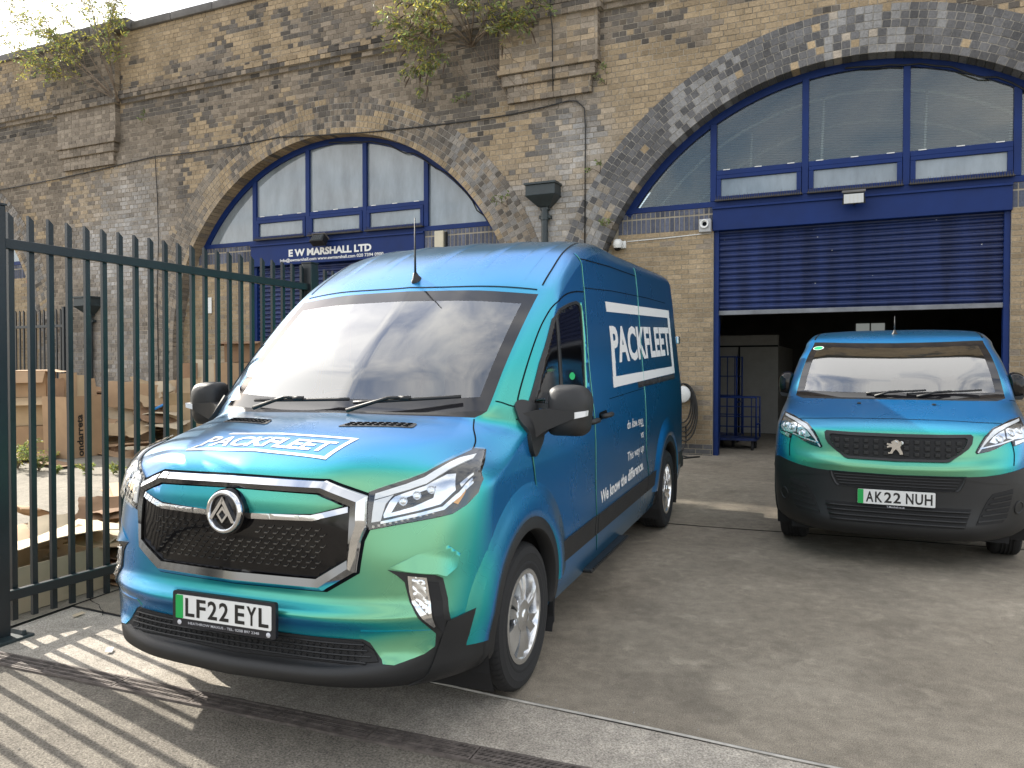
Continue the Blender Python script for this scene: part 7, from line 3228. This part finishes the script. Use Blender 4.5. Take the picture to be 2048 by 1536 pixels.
for i in range(26):                                        # torn sheets thrown over the heap by the pier
    v, u = rl.uniform(-10.6, -8.0), rl.uniform(7.2, 9.1)
    z = max(0.0, .12 + .42 * (u - 7.2) + rl.uniform(-.15, .30))
    mb = MB()
    sheet_mesh(mb, rl.uniform(.35, .95), rl.uniform(.3, .7), rl.uniform(.03, .09), rl.uniform(0, 9), torn=rl.uniform(.03, .12))
    mc = rl.choice(cm)
    tone = {'cardboard': 'brown', 'cardboard_light': 'light brown', 'cardboard_brown': 'dark brown', 'cardboard_pale': 'pale'}[mc.name]
    where = 'low in the heap right of the ondarreta carton' if u < 7.9 else ('in the middle of the heap by the pier' if v < -9.2 else 'high on the heap beside the yellow panel')
    mb.build('cardboard_sheet', mc, None, smooth=True, auto=35, label='torn %s sheet lying %s' % (tone, where), cat='cardboard', group='torn sheets in the heap by the pier',
             M=at_yard(v, u, 50 + rl.uniform(-50, 50), z) @ Matrix.Rotation(math.radians(-rl.uniform(25, 82)), 4, 'X') @ Matrix.Rotation(rl.uniform(-.5, .5), 4, 'Y'))
for i in range(14):                                        # and beside the railings
    v, u = rl.uniform(-3.6, -2.45), rl.uniform(.75, 2.6)
    mb = MB()
    sheet_mesh(mb, rl.uniform(.25, .6), rl.uniform(.25, .55), rl.uniform(.02, .06), rl.uniform(0, 9), torn=rl.uniform(.02, .08))
    mc = rl.choice(cm)
    tone = {'cardboard': 'brown', 'cardboard_light': 'light brown', 'cardboard_brown': 'dark brown', 'cardboard_pale': 'pale'}[mc.name]
    where = 'near the left post' if u < 1.5 else 'beside the low open carton'
    mb.build('cardboard_sheet', mc, None, smooth=True, auto=35, label='torn %s sunlit sheet along the railings %s' % (tone, where), cat='cardboard', group='torn sheets beside the railings',
             M=at_yard(v, u, rl.uniform(0, 180), rl.uniform(.05, .34)) @ Matrix.Rotation(math.radians(-rl.uniform(62, 88)), 4, 'X'))
for i in range(7):
    q = MB()
    w = rnd.uniform(.03, .07)
    q.add([(-w, -w * .5, 0), (w, -w * .4, .004), (w * .9, w * .5, .01), (-w * .8, w * .6, .003)], [(0, 1, 2, 3)])
    lbl = ['torn white paper scrap by the fence post', 'small paper scrap under the bottom rail', 'card scrap on the sunlit strip near the bumper', 'pale scrap beside the slab crack', 'tiny scrap close to the drain',
           'white scrap at the foot of the tall stack', 'scrap of paper among the weeds'][i]
    pos = [(-1.75, 1.25), (-2.0, 1.55), (-1.55, .95), (-2.1, 1.0), (-1.4, .62), (-9.7, 6.0), (-8.9, 5.5)][i]
    q.build('paper_scrap', M['cardpale'] if i % 2 else M['white'], None, label=lbl, cat='litter', group='scraps of litter', M=at_yard(pos[0], pos[1], rnd.uniform(0, 180), .003))
tb = MB()
tb.tube([(0, 0, 0), (.35, .0, .22), (.62, .0, .34)], .022, 8)
tb.tube([(.30, .0, .19), (.36, 0, .12)], .018, 8)
tb.build('blue_pipe', plain('blue_plastic', (.03, .22, .55), .45), None, smooth=True, label='short bright blue plastic pipe lying on the cardboard heap', cat='pipe', M=at_yard(-9.15, 8.05, 10, .42))

# ------------------------------------------------------------------ plants
def leaf_material(name, col):
    m = bpy.data.materials.new(name)
    m.use_nodes = True
    nt = m.node_tree
    b = nt.nodes['Principled BSDF']
    out = nt.nodes['Material Output']
    g = nt.nodes.new('ShaderNodeNewGeometry')
    n = nt.nodes.new('ShaderNodeTexNoise')
    n.inputs['Scale'].default_value = 9
    nt.links.new(g.outputs['Position'], n.inputs['Vector'])
    r = nt.nodes.new('ShaderNodeValToRGB')
    r.color_ramp.elements[0].position = .3
    r.color_ramp.elements[1].position = .7
    r.color_ramp.elements[0].color = (*[c * .6 for c in col], 1)
    r.color_ramp.elements[1].color = (*[min(1, c * 1.35) for c in col], 1)
    nt.links.new(n.outputs['Fac'], r.inputs['Fac'])
    nt.links.new(r.outputs['Color'], b.inputs['Base Color'])
    b.inputs['Roughness'].default_value = .55
    t = nt.nodes.new('ShaderNodeBsdfTranslucent')
    nt.links.new(r.outputs['Color'], t.inputs['Color'])
    mx = nt.nodes.new('ShaderNodeMixShader')
    mx.inputs[0].default_value = .42
    nt.links.new(b.outputs[0], mx.inputs[1])
    nt.links.new(t.outputs[0], mx.inputs[2])
    nt.links.new(mx.outputs[0], out.inputs['Surface'])
    return m


M['leaf_y'] = leaf_material('leaf_yellow', (.46, .42, .09))
M['leaf_g'] = leaf_material('leaf_green', (.21, .28, .09))
M['leaf_d'] = leaf_material('leaf_dull', (.24, .24, .13))
M['twig'] = plain('twig', (.19, .145, .105), .85, var=.3, vscale=8)
M['dry'] = plain('dry_flower', (.07, .045, .03), .9, var=.3, vscale=8)


def leaf(mb, p, d, L, w, r):
    d = d.normalized()
    s = d.cross(Vector((r.uniform(-1, 1), r.uniform(-1, 1), r.uniform(-.2, 1)))).normalized() * w
    n = d.cross(s).normalized()
    mid = p + d * L * .45 + n * L * .06
    tip = p + d * L + n * (-L * .10)
    mb.add([p, mid - s, mid + s, tip], [(0, 1, 2), (1, 3, 2)])


def shrub(name, label, mat4, stems, seed, leaf_mats, leaves, leaf_len, spread, droop=0.0, flowers=0, t0=.30):
    """stems: list of polylines; twigs grow off them and carry leaves"""
    r = random.Random(seed)
    root = empty(name, label, 'plant', mat=mat4, group='plants growing on the old wall' if 'buddleia' in name else 'weeds in the yard')
    wood = MB()
    lv = [MB() for _ in leaf_mats]
    fl = MB()
    for pts, rad in stems:
        P = [Vector(p) for p in pts]
        wood.tube(P, [rad * (1 - .75 * i / (len(P) - 1)) for i in range(len(P))], 6)
        n = len(P) - 1
        tw = int(leaves / 14)
        for k in range(tw):
            t = (t0 + (1 - t0) * r.random()) * n
            i = min(int(t), n - 1)
            b = P[i].lerp(P[i + 1], t - i)
            d = (P[i + 1] - P[i]).normalized()
            o = Vector((r.gauss(0, 1), r.gauss(0, .8), r.gauss(0, .8)))
            dirn = (d * .9 + o * .55).normalized()
            L = spread * r.uniform(.35, 1.0)
            Q = [b]
            for q in range(3):
                dirn = (dirn + Vector((0, 0, -droop)) + Vector((r.gauss(0, .12), r.gauss(0, .12), r.gauss(0, .12)))).normalized()
                Q.append(Q[-1] + dirn * L / 3)
            wood.tube(Q, [.006, .005, .004, .002], 4, caps=False)
            for q in range(14):
                t2 = r.random() ** .7 * 3
                i2 = min(int(t2), 2)
                p = Q[i2].lerp(Q[i2 + 1], t2 - i2)
                ld = (dirn * .6 + Vector((r.gauss(0, .8), r.gauss(0, .8), r.gauss(-.25, .6))))
                mi = min(len(lv) - 1, int(r.random() ** 1.3 * len(lv)))
                leaf(lv[mi], p, ld, leaf_len * r.uniform(.6, 1.25), leaf_len * .14, r)
            if flowers and r.random() < flowers:
                e = Q[-1]
                fl.tube([e, e + dirn * .07 + Vector((0, 0, -.03)), e + dirn * .12 + Vector((0, 0, -.09))], [.010, .013, .004], 5)
    wood.build('stems', M['twig'], root, smooth=True)
    for q, m in zip(lv, leaf_mats):
        if q.v:
            q.build('foliage', m, root, fix=False)
    if fl.v:
        fl.build('dry_flowers', M['dry'], root, kind='stuff')
    return root


def fan(x0, z0, ends, seed):
    r = random.Random(seed)
    out = []
    for ex, ey, ez in ends:
        P = [(x0 + r.uniform(-.06, .06), -.12, z0)]
        for k in range(1, 6):
            t = k / 5
            P.append((x0 + (ex - x0) * t + r.uniform(-.05, .05), -.14 + (ey + .14) * t - .15 * math.sin(t * 3.1), z0 + (ez - z0) * (t ** .85) + r.uniform(-.03, .03)))
        out.append((P, .013))
    return out


shrub('buddleia_bush', 'yellowing leafy bush growing out of the wall top at the left pilaster', WALL,
      fan(-12.15, 7.30, [(-15.2, -.5, 8.9), (-14.6, -.7, 9.6), (-13.9, -.8, 10.3), (-13.2, -.5, 10.6), (-12.6, -.6, 10.4), (-14.4, -.6, 8.4), (-13.4, -.9, 8.8), (-12.0, -.4, 9.5), (-15.3, -.4, 9.7), (-11.7, -.5, 9.0)], 2),
      4, [M['leaf_y'], M['leaf_g'], M['leaf_d']], 400, .100, .85, .05, .10)
shrub('buddleia_bush', 'dense green and yellow bush hanging from the wall between the arches', WALL,
      fan(-3.75, 7.05, [(-5.0, -.6, 7.9), (-4.6, -.7, 8.5), (-4.1, -.8, 8.7), (-3.6, -.8, 8.6), (-3.1, -.7, 8.3), (-2.5, -.5, 7.9), (-4.9, -.6, 7.2), (-4.6, -.5, 6.7), (-2.8, -.5, 7.2), (-3.4, -.9, 7.8), (-4.2, -.9, 7.6), (-2.2, -.4, 7.5), (-5.3, -.4, 7.6)], 6),
      8, [M['leaf_g'], M['leaf_y'], M['leaf_d']], 380, .095, .55, .16, .25)
# trailing bare stems and sprigs below the middle bush
mb = MB()
rr = random.Random(4)
for k in range(16):
    x = -3.9 + rr.uniform(-.4, .7)
    P = [(x, -.13, 7.0 + rr.uniform(-.1, .1))]
    for q in range(5):
        P.append((P[-1][0] + rr.uniform(-.05, .22), -.10 + rr.uniform(-.05, .03), P[-1][2] - rr.uniform(.12, .24)))
    mb.tube(P, [.006, .005, .004, .004, .003, .002], 4, caps=False)
mb.build('trailing_stems', M['twig'], None, label='bare trailing stems hanging below the middle bush', cat='plant', group='plants growing on the old wall', M=WALL)
for i, (s, z, sz, lb) in enumerate(((-4.7, 6.3, .22, 'small green sprig at the crown of the left arch ring'), (-3.9, 6.15, .18, 'small sprig below the trailing stems'), (-11.3, 6.75, .25, 'green sprig right of the left pilaster'), (-3.15, 4.35, .22, 'yellowing sprig at the right foot of the left window'),
                                    (-1.45, 6.1, .20, 'sprig at the foot of the middle pilaster'), (-1.5, 7.4, .22, 'sprig on the string course right of the middle pilaster'), (-1.55, 4.75, .16, 'tiny sprig on the right arch ring'), (-1.35, 3.85, .16, 'thin sprig above the dome camera'))):
    shrub('wall_sprig', lb, WALL, [([(s, -.06, z), (s + .03, -.12, z + sz * .5), (s + .02, -.16, z + sz * .7)], .006), ([(s, -.06, z), (s - .08, -.12, z + sz * .3), (s - .12, -.14, z + sz * .4)], .006)], 20 + i, [M['leaf_g'], M['leaf_d']], 40, .07, sz * .8, .10)
for i, (v, u, h, lb) in enumerate(((-8.55, 5.35, .40, 'tall weed clump growing below the tall carton stack'), (-8.05, 5.30, .34, 'bushy green weed right of the tall weed clump'), (-9.0, 5.35, .28, 'low weed clump at the far left by the post'), (-7.2, 5.35, .14, 'small weed in the slab joint'), (-6.75, 5.40, .16, 'low weed in the slab joint near the bonnet'), (-7.6, 5.2, .10, 'tiny weed on the sunlit concrete'))):
    r_ = random.Random(40 + i)
    st = []
    for k in range(9 if h > .2 else 5):
        a = r_.uniform(0, 6.28)
        st.append(([(0, 0, 0), (.25 * h * math.cos(a), .25 * h * math.sin(a), h * .55), (.6 * h * math.cos(a), .6 * h * math.sin(a), h * r_.uniform(.6, 1.0))], .005))
    shrub('weed', lb, at_yard(v, u, 0, 0), st, 50 + i, [M['leaf_g'], M['leaf_g'], M['leaf_y']], 75, .060 if h > .2 else .045, h * .42, .02, 0, .02)
